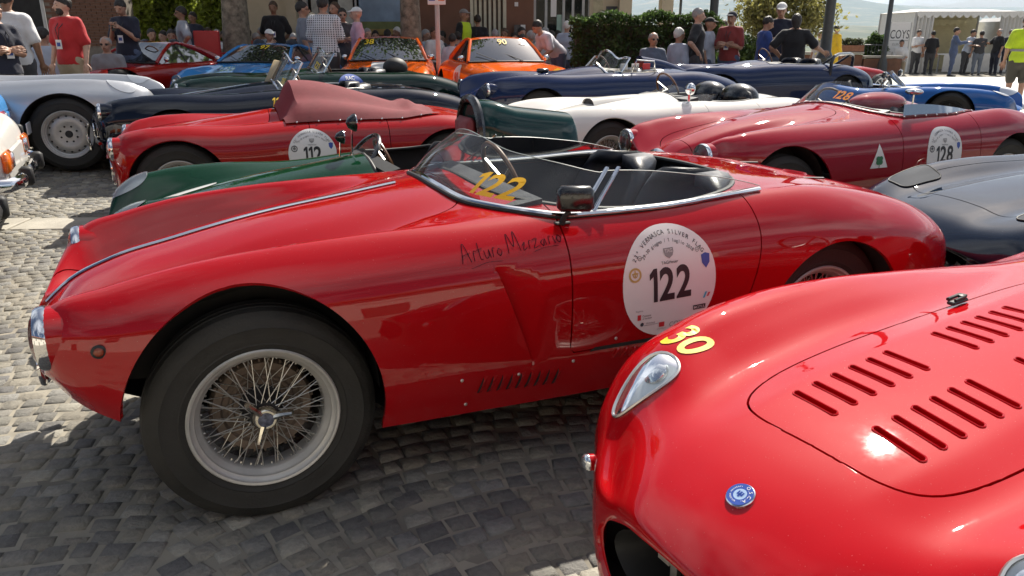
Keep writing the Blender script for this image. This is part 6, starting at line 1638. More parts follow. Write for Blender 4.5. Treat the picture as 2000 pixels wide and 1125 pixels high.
# --- white marquee
Yt = 33.5; canvas = mat('marquee_canvas', (.74, .73, .69), .75, var=.05, bump=.1); canvas_y = mat('marquee_lining', (.72, .66, .42), .8, var=.05)
x0, x1 = ax(1784, Yt), ax(1992, Yt); W = x1 - x0; q = thing('marquee', 'white marquee with scalloped valance and COYS on its back wall', 'tent', None, ((x0 + x1) / 2, Yt, 0)); ze = az(28, Yt) ; D = 3.2
for sx in (-1, 1):
    for y in (0, D): mb = MB(); mb.tube([(sx * W / 2, y, 0), (sx * W / 2, y, ze)], .05, 8); mb.build('post', greyf, q)
mb = MB(); V = [(-W / 2 - .05, -.05, ze), (W / 2 + .05, -.05, ze), (W / 2 + .05, D, ze), (-W / 2 - .05, D, ze), (-W / 2 + .6, D / 2, ze + .14), (W / 2 - .6, D / 2, ze + .14)]
link('roof', mesh('roof', V, [(0, 1, 5, 4), (1, 2, 5), (2, 3, 4, 5), (3, 0, 4)], False), canvas, q)
def scallop(x0_, x1_, y, zt, dz, n, m):
    V = []; k = n * 8
    for i in range(k + 1): t = i / k; V += [(x0_ + (x1_ - x0_) * t, y, zt), (x0_ + (x1_ - x0_) * t, y + .01 * math.sin(t * 40), zt - dz * (.55 + .45 * abs(math.sin(math.pi * t * n))))]
    return link('valance', mesh('valance', V, [(2 * i, 2 * i + 1, 2 * i + 3, 2 * i + 2) for i in range(k)]), m, q)
scallop(-W / 2, W / 2, -.08, ze + .02, .26, 14, canvas); scallop(-W / 2 + .2, W / 2 - .2, D - .3, ze - .25, .28, 12, canvas_y)
link('back_wall', mesh('back_wall', [(-W / 2, D, 0), (W / 2, D, 0), (W / 2, D, ze), (-W / 2, D, ze)], [(0, 1, 2, 3)], False), canvas_y, q)
def curtain(xa, xb, y, z0, z1, nf, name='side_curtain'):
    V = []; k = nf * 8
    for i in range(k + 1): t = i / k; V += [(xa + (xb - xa) * t, y + .09 * math.sin(2 * math.pi * t * nf), z0), (xa + (xb - xa) * t, y + .09 * math.sin(2 * math.pi * t * nf), z1)]
    return link(name, mesh(name, V, [(2 * i, 2 * i + 1, 2 * i + 3, 2 * i + 2) for i in range(k)]), canvas, q)
link('side_wall', mesh('side_wall', [(-W / 2, 0, 0), (-W / 2, D, 0), (-W / 2, D, ze), (-W / 2, 0, ze)], [(0, 1, 2, 3)], False), canvas, q)
curtain(-W / 2, -W / 2 + .75, .0, .0, ze, 5); curtain(W / 2 - .9, W / 2, .0, .0, ze, 6)
bw = link('inner_banner', mesh('inner_banner', [(-W / 2 + .5, D - .35, .3), (-W / 2 + 1.9, D - .35, .3), (-W / 2 + 1.9, D - .35, 1.95), (-W / 2 + .5, D - .35, 1.95)], [(0, 1, 2, 3)], False), canvas, q)
for zz, sz in ((1.55, .42), (1.15, .30)): decal('banner_text', *shift2(glyphs('COYS', sz, .0), -W / 2 + 1.2, zz), lambda a, b: Vector((a, D - .36, b)), M_('grey_print'), bw)
x0, x1 = ax(1737, 31.4), ax(1777, 31.4); q = thing('banner', 'white standing banner with large COYS lettering left of the marquee', 'banner', None, ((x0 + x1) / 2, 31.4, 0)); bw_ = x1 - x0; zt = az(46, 31.4)
mb = MB(); mb.box((0, 0, zt / 2 + .3), (bw_, .03, zt - .6)); o = mb.build('panel', M_('white_print'), q, smooth=False)
for sx in (-1, 1): mb = MB(); mb.tube([(sx * bw_ / 2, 0, 0), (sx * bw_ / 2, 0, zt)], .025, 8); mb.build('post', greyf, q)
vv, ff = glyphs('COYS', 1.0); aa = np.array(vv); k = bw_ * .92 / (aa[:, 0].max() - aa[:, 0].min()); decal('lettering', [(a * k, b * k * 1.55 + zt - .60) for a, b in vv], ff, lambda a, b: Vector((a, -.018, b)), M_('dark_print'), o)
decal('small_lettering', *merge2(rect2(bw_ * .9, .02, 0, zt - .68), shift2(glyphs('EUROPE', .13), 0, zt - .86), shift2(glyphs('LW', .3), 0, zt - 1.3)), lambda a, b: Vector((a, -.018, b)), M_('grey_print'), o)
# table with printed cloth before the marquee, white van end at the right edge
q = thing('table', 'table with dark display goods under the marquee edge', 'table', None, (ax(1905, 32.6), 32.6, 0)); mb = MB(); mb.box((0, 0, .74), (2.6, .7, .04)); mb.build('top', M_('white_print'), q); mb = MB(); mb.box((0, -.345, .40), (2.6, .012, .66)); mb.build('cloth_front', canvas, q)
for sx in (-1.2, 1.2): mb = MB(); mb.box((sx, .2, .37), (.05, .05, .72)); mb.build('leg', greyf, q)
q = thing('van', 'white van end with round badge at the right edge', 'van', None, (ax(2012, 34.5), 34.5, 0)); mb = MB(); mb.box((0, 1.5, 1.25), (1.3, 3, 1.9), bev=.15); mb.build('body', M_('ivory_enamel'), q); mb = MB(); mb.lathe([(.30, 0), (.36, 0), (.36, -.03), (.30, -.03)], 28, 'y', c=(-.2, -.01, 1.55)); mb.build('door_badge', M_('dark_print'), q)
for y in (.5, 2.5): mb = MB(); mb.lathe([(0, -.1), (.3, -.1), (.34, -.06), (.34, .06), (.3, .1)], 24, 'x', c=(-.6, y, .34)); mb.build('wheel', M_('rubber'), q)
# --- pale concrete apron where the square meets the view
apr = mat('pale_concrete', (.50, .485, .455), .55, var=.08, vscale=1.5, bump=.1)
ap = link('apron', mesh('apron', [(5.6, 14.6, .030), (30, 14.0, .016), (30, 28.2, .016), (4.2, 28.2, .10)], [(0, 1, 2, 3)], False), apr); tag(ap, kind='structure')
# --- house row behind the camera, sunlit: it is what the flanks of the cars mirror
rt = thing('building', 'pale rendered house row with tiled roof behind the photographer', 'building', None, (0, -9.5, 0))
mb = MB(); mb.box((0, -.5, 2.6), (46, 1, 5.2)); wl_ = mb.build('wall', mat('white_render', (.62, .58, .50), .85, var=.1, vscale=1), rt, smooth=False)
mb = MB(); mb.prism([(-.9, 5.1), (.8, 5.1), (.8, 5.3), (-5, 8)], 'x', -23, 23); mb.build('roof', M_('roof_tile'), rt, smooth=False)
for k in range(11):
    x = -20 + k * 4; mb = MB(); mb.box((x, .02, 1.25 if k % 2 else 3.6), (1.2, .06, 2.3 if k % 2 else 1.4)); o = mb.build('shutter', mat('shutter_green', (.05, .07, .05), .6, var=.1), rt); mb = MB(); mb.box((x, .05, 3.6), (1.5, .05, .1)); mb.build('sill', kb, rt)
# --- hills beyond the drop
def hills(name, Y0, Y1, z_near, prof, m, X0, X1, nx=150, ny=14, seed=1):
    r = np.random.default_rng(seed); V = []; F = []
    ph = r.uniform(0, 6.28, 12)
    for j in range(ny + 1):
        t = j / ny; Y = Y0 + (Y1 - Y0) * t
        for i in range(nx + 1):
            x = X0 + (X1 - X0) * i / nx; h = prof(x / Y1)
            z = z_near + (h - z_near) * sst(t / .8) * (1 if t <= .8 else 1 - .5 * (t - .8) / .2)
            z += (h - z_near) * .07 * sum(math.sin(x / (Y1 - Y0) * f * 3.1 + t * f * 2 + ph[k]) / (k + 1) for k, f in enumerate((1, 2.3, 4.1, 7.7, 13))) * sst(t * 3)
            V.append((x, Y, z))
    for j in range(ny):
        for i in range(nx): F.append((j * (nx + 1) + i, j * (nx + 1) + i + 1, (j + 1) * (nx + 1) + i + 1, (j + 1) * (nx + 1) + i))
    return tag(link(name, mesh(name, V, F), m), kind='structure')
def landm(name, a, b, c, sc):
    m = mat(name, a, .95); t = m.node_tree; bs = t.nodes['Principled BSDF']; g = t.nodes.new('ShaderNodeTexCoord'); n = t.nodes.new('ShaderNodeTexNoise'); n.inputs['Scale'].default_value = sc; n.inputs['Detail'].default_value = 10; n.inputs['Roughness'].default_value = .65
    t.links.new(g.outputs['Object'], n.inputs['Vector']); r = t.nodes.new('ShaderNodeValToRGB'); e = r.color_ramp.elements; e[0].position = .42; e[0].color = (*a, 1); e[1].position = .62; e[1].color = (*c, 1); q = e.new(.52); q.color = (*b, 1); t.links.new(n.outputs['Fac'], r.inputs[0]); t.links.new(r.outputs[0], bs.inputs['Base Color']); return m
hm1 = landm('valley_fields', (.022, .045, .012), (.06, .085, .03), (.20, .17, .08), .012); hm2 = landm('wooded_hills', (.02, .04, .013), (.04, .06, .02), (.14, .12, .06), .004)
hills('near_hills', 46, 1500, -14, lambda a: -34 + 22 * math.sin(a * 5 + 1), hm1, -1600, 1900, seed=3)
hills('far_hills', 1500, 6000, -40, lambda a: 20 + 45 * math.sin(a * 4 + .5) + 25 * math.sin(a * 11), hm2, -6000, 7000, seed=5)
hills('mountains', 6000, 15000, 20, lambda a: 300 + 420 * math.exp(-((a - .22) / .12) ** 2) + 150 * math.exp(-((a - .55) / .2) ** 2) + 60 * math.sin(a * 9), hm2, -15000, 17000, seed=7)
skirt = link('escarpment', mesh('escarpment', [(-60, 46, 0), (60, 46, 0), (90, 80, -18), (-90, 80, -18)], [(0, 1, 2, 3)], False), hm1); tag(skirt, kind='structure')
# air
hz = mat('haze_air', (1, 1, 1)); t = hz.node_tree; t.nodes.clear(); pv = t.nodes.new('ShaderNodeVolumePrincipled'); pv.inputs['Color'].default_value = (.62, .78, 1, 1); pv.inputs['Density'].default_value = .00004; pv.inputs['Anisotropy'].default_value = .3
ou = t.nodes.new('ShaderNodeOutputMaterial'); t.links.new(pv.outputs[0], ou.inputs['Volume'])
mb = MB(); mb.box((1000, 7600, 480), (40000, 15600, 1400)); o = mb.build('haze', hz, smooth=False); tag(o, kind='stuff')
# ------------------------------------------------------------------ people: bodies grown as one smooth surface round a posed skeleton
def surface_net(f, lo, hi, h):
    """closed surface of f(x, y, z) < 0 on a grid of step h"""
    lo = np.asarray(lo, float); n = np.maximum(3, np.ceil((np.asarray(hi) - lo) / h).astype(int) + 1)
    ax_ = [lo[i] + h * np.arange(n[i]) for i in range(3)]
    Pg = np.stack(np.meshgrid(*ax_, indexing='ij'), -1).reshape(-1, 3)
    D = f(Pg).reshape(n)
    D[0], D[-1], D[:, 0], D[:, -1], D[:, :, 0], D[:, :, -1] = [np.maximum(q, h * .5) for q in (D[0], D[-1], D[:, 0], D[:, -1], D[:, :, 0], D[:, :, -1])]
    S_ = D < 0; cells = tuple(k - 1 for k in n); cnt = np.zeros(cells); acc = np.zeros(cells + (3,))
    base = np.stack(np.meshgrid(*[np.arange(k) for k in cells], indexing='ij'), -1).astype(float)
    sl = lambda o: tuple(slice(o[i], o[i] + cells[i]) for i in range(3))
    cor = [(i, j, k) for i in (0, 1) for j in (0, 1) for k in (0, 1)]
    for a in cor:
        for d in range(3):
            if a[d]: continue
            b = list(a); b[d] = 1; A, B = D[sl(a)], D[sl(b)]; m = (A < 0) != (B < 0)
            if not m.any(): continue
            t = np.where(m, A / np.where(m, A - B, 1), 0); p = base + np.array(a); p = p.copy(); p[..., d] += t
            acc += p * m[..., None]; cnt += m
    on = cnt > 0; idx = -np.ones(cells, int); idx[on] = np.arange(on.sum())
    V = acc[on] / cnt[on][:, None] * h + lo; F = []
    for d in range(3):
        e1, e2 = (d + 1) % 3, (d + 2) % 3; a = [slice(1, None)] * 3; a[d] = slice(None, -1); a[e1] = slice(1, n[e1] - 1); a[e2] = slice(1, n[e2] - 1)
        b = list(a); b[d] = slice(1, None); A, B = S_[tuple(a)], S_[tuple(b)]; I = np.argwhere(A != B); I[:, e1] += 1; I[:, e2] += 1
        fl_ = A[A != B]
        def g(o1, o2): q = I.copy(); q[:, e1] -= o1; q[:, e2] -= o2; return idx[q[:, 0], q[:, 1], q[:, 2]]
        q = np.stack([g(1, 1), g(0, 1), g(0, 0), g(1, 0)], 1); q[~fl_] = q[~fl_][:, ::-1]; F.append(q)
    F = np.concatenate(F); F = F[(F >= 0).all(1)]
    return V, F
def cap_sdf(P, a, b, ra, rb, sq=(1, 1, 1)):
    a, b = np.asarray(a, float), np.asarray(b, float); s = np.asarray(sq, float); p = (P - a) / s; d = (b - a) / s; t = np.clip((p @ d) / max(d @ d, 1e-9), 0, 1)
    return np.linalg.norm(p - t[:, None] * d, axis=1) - (ra + (rb - ra) * t)
def smin(ds, k):
    out = ds[0]
    for d in ds[1:]:
        hh = np.clip(.5 + .5 * (d - out) / k, 0, 1); out = d + (out - d) * hh - k * hh * (1 - hh)
    return out
def union(caps, k=.03, grow=0.0):
    def f(P): return smin([cap_sdf(P, *c) for c in caps], k) - grow
    return f
def bounds(caps, pad):
    A = np.array([c[0] for c in caps] + [c[1] for c in caps]); return A.min(0) - pad, A.max(0) + pad
# templates: head (origin at the neck, facing -y) and hand (pointing down -z, palm towards +y, thumb to -x)
_h = [((0, 0, .165), (0, .012, .17), .088, .088, (.86, 1.08, 1.12)), ((0, -.035, .085), (0, -.045, .10), .048, .05, (1, .9, 1)), ((0, -.02, .12), (0, -.03, .13), .066, .066, (.9, 1, 1)),
      ((0, .01, -.03), (0, .012, .08), .054, .050), ((0, -.098, .155), (0, -.118, .120), .009, .016), ((-.045, -.075, .172), (.045, -.075, .172), .016, .016), ((-.080, .008, .15), (-.083, .016, .125), .018, .012, (.5, 1, 1)), ((.080, .008, .15), (.083, .016, .125), .018, .012, (.5, 1, 1)), ((-.015, -.092, .090), (.015, -.092, .090), .012, .012)]
HEAD = surface_net(union(_h, .018), (-.12, -.15, -.08), (.12, .13, .30), .010)
_hd = [((-.025, 0, -.02), (-.025, 0, -.075), .019, .019, (1, .7, 1)), ((.022, 0, -.02), (.022, 0, -.075), .019, .019, (1, .7, 1)), ((0, 0, .03), (0, 0, -.03), .026, .030, (1, .75, 1))]
_fg = [(-.034, .072, .0), (-.012, .082, .004), (.011, .078, .004), (.032, .062, .0)]
def hand_f(P):
    d = smin([cap_sdf(P, *c) for c in _hd], .015)
    for x, l, o in _fg:
        m_ = np.array((x * 1.08, .012, -.085 - l * .45)); d = np.minimum(d, np.minimum(cap_sdf(P, (x, 0, -.075), m_, .0095, .009), cap_sdf(P, m_, (x * 1.08, .040, -.085 - l * .80), .009, .0075)))
    d = np.minimum(d, np.minimum(cap_sdf(P, (-.035, 0, -.02), (-.062, .014, -.052), .013, .011), cap_sdf(P, (-.062, .014, -.052), (-.060, .026, -.082), .011, .009)))
    return d
HAND = surface_net(hand_f, (-.09, -.05, -.17), (.07, .07, .06), .0072)
def hairshape(kind):
    if kind == 'short': g = lambda P: np.maximum(cap_sdf(P, (0, .008, .175), (0, .018, .18), .097, .097, (.87, 1.07, 1.12)), np.maximum(-(P[:, 2] - .155 - .62 * np.clip(-P[:, 1] - .00, -.09, .12)), .092 - P[:, 2]))
    elif kind == 'long': g = lambda P: np.maximum(smin([cap_sdf(P, (0, .015, .175), (0, .02, .18), .102, .102, (.88, 1.07, 1.1)), cap_sdf(P, (0, .06, .15), (0, .075, -.02), .085, .06)], .03), -(P[:, 2] - .165 - 1.2 * np.clip(-P[:, 1] - .0, -.3, .12)))
    elif kind == 'thin': g = lambda P: np.maximum(cap_sdf(P, (0, .010, .165), (0, .02, .17), .095, .095, (.88, 1.06, 1.1)), np.maximum(np.maximum(-(P[:, 2] - .15 - .9 * np.clip(-P[:, 1], -.06, .12)), P[:, 2] - .245), .09 - P[:, 2]))
    else: g = lambda P: np.minimum(np.maximum(cap_sdf(P, (0, .006, .185), (0, .012, .19), .100, .100, (.90, 1.08, .95)), .195 - P[:, 2]), np.maximum(cap_sdf(P, (0, -.09, .200), (0, -.13, .192), .075, .06, (1, .8, .16)), -.5 - P[:, 2]))
    g0 = g; g = lambda P: g0(P) + .006 * np.sin(P[:, 0] * 95) * np.sin(P[:, 1] * 80 + 1) * np.sin(P[:, 2] * 70) if kind != 'cap' else g0(P)
    return surface_net(g, (-.14, -.22, -.10), (.14, .17, .32), .011)
HAIR = {k: hairshape(k) for k in ('short', 'long', 'thin', 'cap')}
ARMS = {  # elbow and wrist from the shoulder; x outward, y forward negative, in units of height
    'down': ((.045, .012, -.165), (.055, -.035, -.305)), 'hip': ((.115, .05, -.135), (.005, -.04, -.245)), 'fold': ((.035, -.03, -.165), (-.10, -.115, -.135)), 'phone': ((.025, -.05, -.155), (-.06, -.155, -.055)),
    'lap': ((.035, -.03, -.165), (-.02, -.17, -.20)), 'reach': ((.03, -.09, -.11), (.02, -.23, -.08)), 'back': ((.05, .07, -.155), (-.04, .10, -.25)), 'wide': ((.11, .03, -.13), (.20, -.08, -.18)), 'behind': ((.06, .06, -.15), (-.05, .085, -.24)), 'face': ((.03, -.08, -.13), (-.06, -.11, .01))}
SKINS = [mat('skin_tan', (.40, .225, .15), .5, var=.12, vscale=20), mat('skin_fair', (.52, .32, .235), .5, var=.12, vscale=20), mat('skin_brown', (.27, .145, .09), .5, var=.12, vscale=20)]
HCOL = {'dark': mat('hair_dark', (.018, .013, .010), .55, bump=.5, bscale=160), 'brown': mat('hair_brown', (.07, .04, .022), .55, bump=.5, bscale=160), 'grey': mat('hair_grey', (.30, .29, .28), .6, bump=.5, bscale=160), 'white': mat('hair_white', (.62, .60, .57), .6, bump=.5, bscale=160)}
def cloth(name, col, rough=.85, checks=None):
    key = 'cloth_' + name
    if key in MATS: return MATS[key]
    m = mat(key, col, rough, var=.12, vscale=7, bump=.35, bscale=22, sheen=.15)
    if checks:
        t = m.node_tree; b = t.nodes['Principled BSDF']; g = t.nodes.new('ShaderNodeTexCoord'); w1 = t.nodes.new('ShaderNodeTexWave'); w1.bands_direction = 'X'; w1.inputs['Scale'].default_value = 8.5; w2 = t.nodes.new('ShaderNodeTexWave'); w2.bands_direction = 'Z'; w2.inputs['Scale'].default_value = 8.5
        t.links.new(g.outputs['Object'], w1.inputs[0]); t.links.new(g.outputs['Object'], w2.inputs[0]); ad = t.nodes.new('ShaderNodeMath'); ad.operation = 'ADD'; t.links.new(w1.outputs['Fac'], ad.inputs[0]); t.links.new(w2.outputs['Fac'], ad.inputs[1])
        r = t.nodes.new('ShaderNodeValToRGB'); r.color_ramp.interpolation = 'CONSTANT'; e = r.color_ramp.elements; e[0].position = 0; e[0].color = (*col, 1); e[1].position = .38; e[1].color = (*checks, 1)
        q = e.new(.24); q.color = tuple((a + b_) / 2 for a, b_ in zip(col, checks)) + (1,)
        t.links.new(ad.outputs[0], r.inputs[0]); dv = t.nodes.new('ShaderNodeMath'); dv.operation = 'MULTIPLY'; dv.inputs[1].default_value = .5; t.links.new(ad.outputs[0], dv.inputs[0]); t.links.new(dv.outputs[0], r.inputs[0]); t.links.new(r.outputs[0], b.inputs['Base Color'])
    return m
def rotz(V, a): c, s_ = math.cos(a), math.sin(a); V = np.asarray(V); return np.stack([V[:, 0] * c - V[:, 1] * s_, V[:, 0] * s_ + V[:, 1] * c, V[:, 2]], 1)
def basis_from(d):
    """rotation taking -z to direction d"""
    return np.array(Vector((0, 0, -1)).rotation_difference(Vector(d)).to_matrix())
def person(label, u, v, Y, face=0, top=('white', (.6, .6, .58)), legs=('denim', (.06, .08, .14)), arms=('down', 'down'), seated=False, bend=0.0, hair='short', hcol='dark', cap=None, skin_=0, turn=0.0, nod=0.0, badge=False, glasses=False,
           shorts=False, group=None, build=1.0, res=.021, vest=None, sleeve=.55, H=None, lean=0.0, strap=False, checks=None, dress=False, beard=False):
    X = ax(u, Y); g = gz(X, Y) if Y < 26 else 0.0; zt = az(v, Y); 
    h = H or min(max(zt - g, 1.56), 1.92) if not seated else (H or 1.72)
    hip = .50 * h if not seated else .27 * h
    rt = thing('person', label, 'person', group, (X, Y, g if not seated else g), R(face))
    dz = 0.0
    if seated: dz = zt - g - (.50 * h + .27 * h) - .03; 
    b = build; L = h
    ca, sa = math.cos(bend), math.sin(bend)
    def T(p):       # lean the upper body about the hips
        x, y, z = p; z -= hip; return (x + lean * z, y * ca - z * sa, hip + z * ca + y * sa)
    sh, pw = .098 * L * b, .055 * L * b
    chest = T((0, 0, hip + .215 * L)); wst = T((0, .005, hip + .09 * L)); nk = T((0, .005, hip + .325 * L)); shz = hip + .296 * L
    pel = (0, 0, hip)
    torso = [(pel, wst, .085 * L * b, .078 * L * b, (1.18, .82, 1)), (wst, chest, .078 * L * b, .088 * L * b, (1.2, .80, 1)), (chest, T((0, .01, shz - .02)), .086 * L * b, .060 * L * b, (1.12, .80, 1)),
             (T((-sh * .9, .005, shz - .026)), T((0, .005, shz + .004)), .034 * L * b, .036 * L * b), (T((0, .005, shz + .004)), T((sh * .9, .005, shz - .026)), .036 * L * b, .034 * L * b)]
    A = {}; armc = []
    for s_, pose in ((-1, arms[0]), (1, arms[1])):
        e, w_ = ARMS[pose]; S0 = np.array((s_ * sh, .005, shz - .030)); E = S0 + np.array((s_ * e[0], e[1], e[2])) * L; W_ = S0 + np.array((s_ * w_[0], w_[1], w_[2])) * L
        S0, E, W_ = map(np.array, (T(S0), T(E), T(W_))); A[s_] = (S0, E, W_); armc += [(S0, E, .033 * L * b, .025 * L * b), (E, W_, .026 * L * b, .017 * L * b)]
    legc = []
    for s_ in (-1, 1):
        hp = np.array((s_ * pw, 0, hip - .01 * L))
        if seated: kn = hp + np.array((s_ * .03, -.245 * L, .0)); an = kn + np.array((0, .01, -.245 * L))
        else: kn = np.array((s_ * (pw + .012), -.012, .275 * L)); an = np.array((s_ * (pw + .02), .015, .045 * L))
        legc += [(hp, kn, .058 * L * b, .036 * L * b), (kn, an, .036 * L * b, .022 * L * b)]; A['f%d' % s_] = an
    off = np.array((0, 0, dz))
    # body
    caps = torso + armc + legc + [(T((0, .005, shz)), np.array(nk), .034 * L, .032 * L)]
    for s_ in (-1, 1): an = A['f%d' % s_]; caps.append((an + (0, .03, -.028 * L), an + (s_ * .02, -.105 * L, -.034 * L), .022 * L, .017 * L, (1, 1, .8)))
    lo, hi = bounds(caps, .14); V, F = surface_net(union(caps, .028), lo, hi, res * 1.1); parts = [(V, F)]
    ht = turn; hv = HEAD[0] * (L / 1.75) * 1.02; nd = np.array(Matrix.Rotation(nod + bend * .6, 3, 'X')); hv = (nd @ hv.T).T; hv = rotz(hv, ht) + np.array(nk) + (0, -.008, -.005); parts.append((hv, HEAD[1]))
    for s_ in (-1, 1):
        S0, E, W_ = A[s_]; d = (W_ - E) / np.linalg.norm(W_ - E); Rm = basis_from(d); hv_ = HAND[0] * (L / 1.75) * 1.05; hv_ = hv_ * np.array((s_ * -1 if s_ > 0 else 1, -1, 1)) if False else hv_ * np.array((-s_, 1, 1)); fc = HAND[1] if s_ < 0 else HAND[1][:, ::-1]; parts.append(((Rm @ hv_.T).T + W_ + d * .01, fc))
    VV = np.concatenate([p[0] for p in parts]) + off; FF = []; b0 = 0
    for p in parts: FF.append(p[1] + b0); b0 += len(p[0])
    body = link('body', mesh('body', VV, np.concatenate(FF)), SKINS[skin_], rt)
    # shirt
    k = sleeve; sl_ = [(A[s_][0], A[s_][0] + (A[s_][1] - A[s_][0]) * min(k * 1.5, 1), .037 * L * b, .036 * L * b) for s_ in (-1, 1)]
    if k > .9: sl_ += [(A[s_][1], A[s_][1] + (A[s_][2] - A[s_][1]) * .9, .032 * L * b, .026 * L * b) for s_ in (-1, 1)]
    hem = .035 * L if not dress else .20 * L
    sc = torso + sl_ + [(T((0, 0, hip + .02)), T((0, 0, hip - hem)) if not seated else T((0, 0, hip - .01)), .090 * L * b, .092 * L * b * (1.1 if dress else 1), (1.2, .86, 1))] + [(T((0, .008, shz)), T((0, .004, shz + .028 * L)), .042 * L, .037 * L)]
    lo, hi = bounds(sc, .16); f0 = union(sc, .03, .012)
    nkp, nup = np.array(T((0, 0, shz + .034 * L))), np.array(T((0, 0, shz + 1))) - np.array(T((0, 0, shz))); hmp = np.array(T((0, 0, hip - hem)))
    wob = lambda P: f0(P) + .006 * np.sin(P[:, 2] * 34 + P[:, 0] * 19) * np.sin(P[:, 0] * 23 + P[:, 1] * 31)
    V, F = surface_net(lambda P: np.maximum(np.maximum(wob(P), (P - nkp) @ nup), -((P - hmp) @ nup) if not seated else -1.0), lo, hi, res)
    tm = cloth(top[0], top[1], checks=checks); sh_o = link('shirt' if not dress else 'dress', mesh('shirt', V + off, F), tm, rt)
    # trousers and shoes
    lc = legc if not shorts else [c for i, c in enumerate(legc) if i % 2 == 0]
    lc = [(a_, b_, r1 + .006, r2 + (.010 if not shorts else .022)) for a_, b_, r1, r2 in lc] + [((0, 0, hip - .03 * L), (0, 0, hip + .045 * L), .090 * L * b, .082 * L * b, (1.16, .84, 1))]
    lo, hi = bounds(lc, .15); f1 = union(lc, .03, .008); zt_ = hip + .05 * L
    V, F = surface_net(lambda P: np.maximum(f1(P) + .005 * np.sin(P[:, 2] * 28 + P[:, 0] * 30), P[:, 2] - zt_), lo, hi, res * 1.1); link('trousers' if not shorts else 'shorts', mesh('trousers', V + off, F), cloth(legs[0], legs[1]), rt)
    for s_ in (-1, 1):
        an = A['f%d' % s_]; cs = [(an + (0, .035, -.030 * L), an + (s_ * .02, -.11 * L, -.036 * L), .027 * L, .022 * L, (1, 1, .85))]; lo, hi = bounds(cs, .09); V, F = surface_net(union(cs, .02), lo, hi, .016); link('shoe', mesh('shoe', V + off, F), cloth('shoe', (.05, .045, .04)), rt)
    # hair or cap, face
    def headpart(V, F, name, m): V = (nd @ (np.asarray(V) * (L / 1.75) * 1.02).T).T; return link(name, mesh(name, rotz(V, ht) + np.array(nk) + (0, -.008, -.005) + off, F), m, rt)
    if hair: headpart(*HAIR[hair], 'hair', HCOL[hcol])
    if cap: headpart(*HAIR['cap'], 'cap', cloth('cap_' + cap[0], cap[1]))
    e = MB()
    if glasses:
        for s_ in (-1, 1): e.sphere((s_ * .034, -.094, .150), .024, 10, 6, sc=(1, .3, .75)); e.box((s_ * .066, -.045, .155), (.006, .09, .008))
        e.box((0, -.100, .156), (.03, .008, .006))
    else:
        for s_ in (-1, 1): e.sphere((s_ * .033, -.083, .148), .011, 8, 6, sc=(1.2, .6, .7)); e.box((s_ * .034, -.090, .170), (.034, .010, .006))
    e.box((0, -.101, .090), (.038, .008, .005)); headpart(np.array(e.v), [list(q) for q in e.f], 'glasses' if glasses else 'eyes', M_('black') if glasses else HCOL['dark'])
    if beard: V, F = surface_net(lambda P: np.maximum(cap_sdf(P, (0, -.045, .075), (0, -.05, .11), .058, .060, (1, .9, 1)), P[:, 2] - .112), (-.1, -.14, 0), (.1, .05, .16), .011); headpart(V, F, 'beard', HCOL[hcol])
    if badge:
        mb = MB(); yb_ = -.095 * L * b - .004; z0 = hip + .12 * L
        P0 = [T((s_ * .05, -.03, shz + .02)) for s_ in (-1, 1)]; c_ = T((0, yb_ - .012, z0 + .05))
        mb.tube([Vector(P0[0]) + Vector(off), Vector(T((-.03, yb_ - .004, hip + .24 * L))) + Vector(off), Vector(c_) + Vector(off), Vector(T((.03, yb_ - .004, hip + .24 * L))) + Vector(off), Vector(P0[1]) + Vector(off)], .006, 5); o = mb.build('lanyard', M_('dark_print'), rt)
        mb = MB(); mb.box(Vector(T((0, yb_ - .018, z0))) + Vector(off), (.085, .008, .12)); mb.build('badge', M_('white_print'), o); mb = MB(); mb.box(Vector(T((0, yb_ - .0235, z0))) + Vector(off), (.055, .002, .05)); mb.build('badge_print', M_('blue_print'), o)
    if vest:
        sc2 = torso[1:]; lo, hi = bounds(sc2, .16); f2 = union(sc2, .03, .024); V, F = surface_net(lambda P: np.maximum(np.maximum(f2(P), (P - nkp) @ nup + .0), np.maximum(np.abs(P[:, 0]) - sh * 1.02, -((P - hmp) @ nup))), lo, hi, res); o = link('safety_vest', mesh('safety_vest', V + off, F), cloth('hivis', vest), rt)
        mb = MB()
        P = [(.108 * L * b * 1.16 * math.cos(t), .088 * L * b * math.sin(t), hip + .10 * L) for t in np.linspace(0, 2 * math.pi, 24, endpoint=False)]
        for i in range(24): p, q = P[i], P[(i + 1) % 24]; mb.add([Vector(p) + Vector((0, 0, -.025)) + Vector(off), Vector(q) + Vector((0, 0, -.025)) + Vector(off), Vector(q) + Vector((0, 0, .025)) + Vector(off), Vector(p) + Vector((0, 0, .025)) + Vector(off)], [(0, 1, 2, 3)])
        mb.build('reflective_band', M_('grey_print'), o)
    if strap:
        mb = MB(); rr0 = .105 * L * b; mb.tube([Vector(T((-.09, -.02, shz + .03))) + Vector(off), Vector(T((-.03, -.088 * L, hip + .24 * L))) + Vector(off), Vector(T((.06, -.092 * L, hip + .13 * L))) + Vector(off), Vector(T((.15, -.03, hip + .05 * L))) + Vector(off)], .014, 6, flat=.4); mb.tube([Vector(T((-.09, -.02, shz + .03))) + Vector(off), Vector(T((-.03, .075 * L, hip + .24 * L))) + Vector(off), Vector(T((.15, .0, hip + .05 * L))) + Vector(off)], .014, 6, flat=.4); mb.build('bag_strap', M_('dark_print'), rt)
    if 'phone' in arms:
        W_ = (A[-1][2] + A[1][2]) / 2 + off; mb = MB(); mb.box(W_ + np.array((0, -.07, .02)), (.07, .012, .14), bev=.003); mb.build('held_phone', M_('black_gloss'), rt)
    return rt
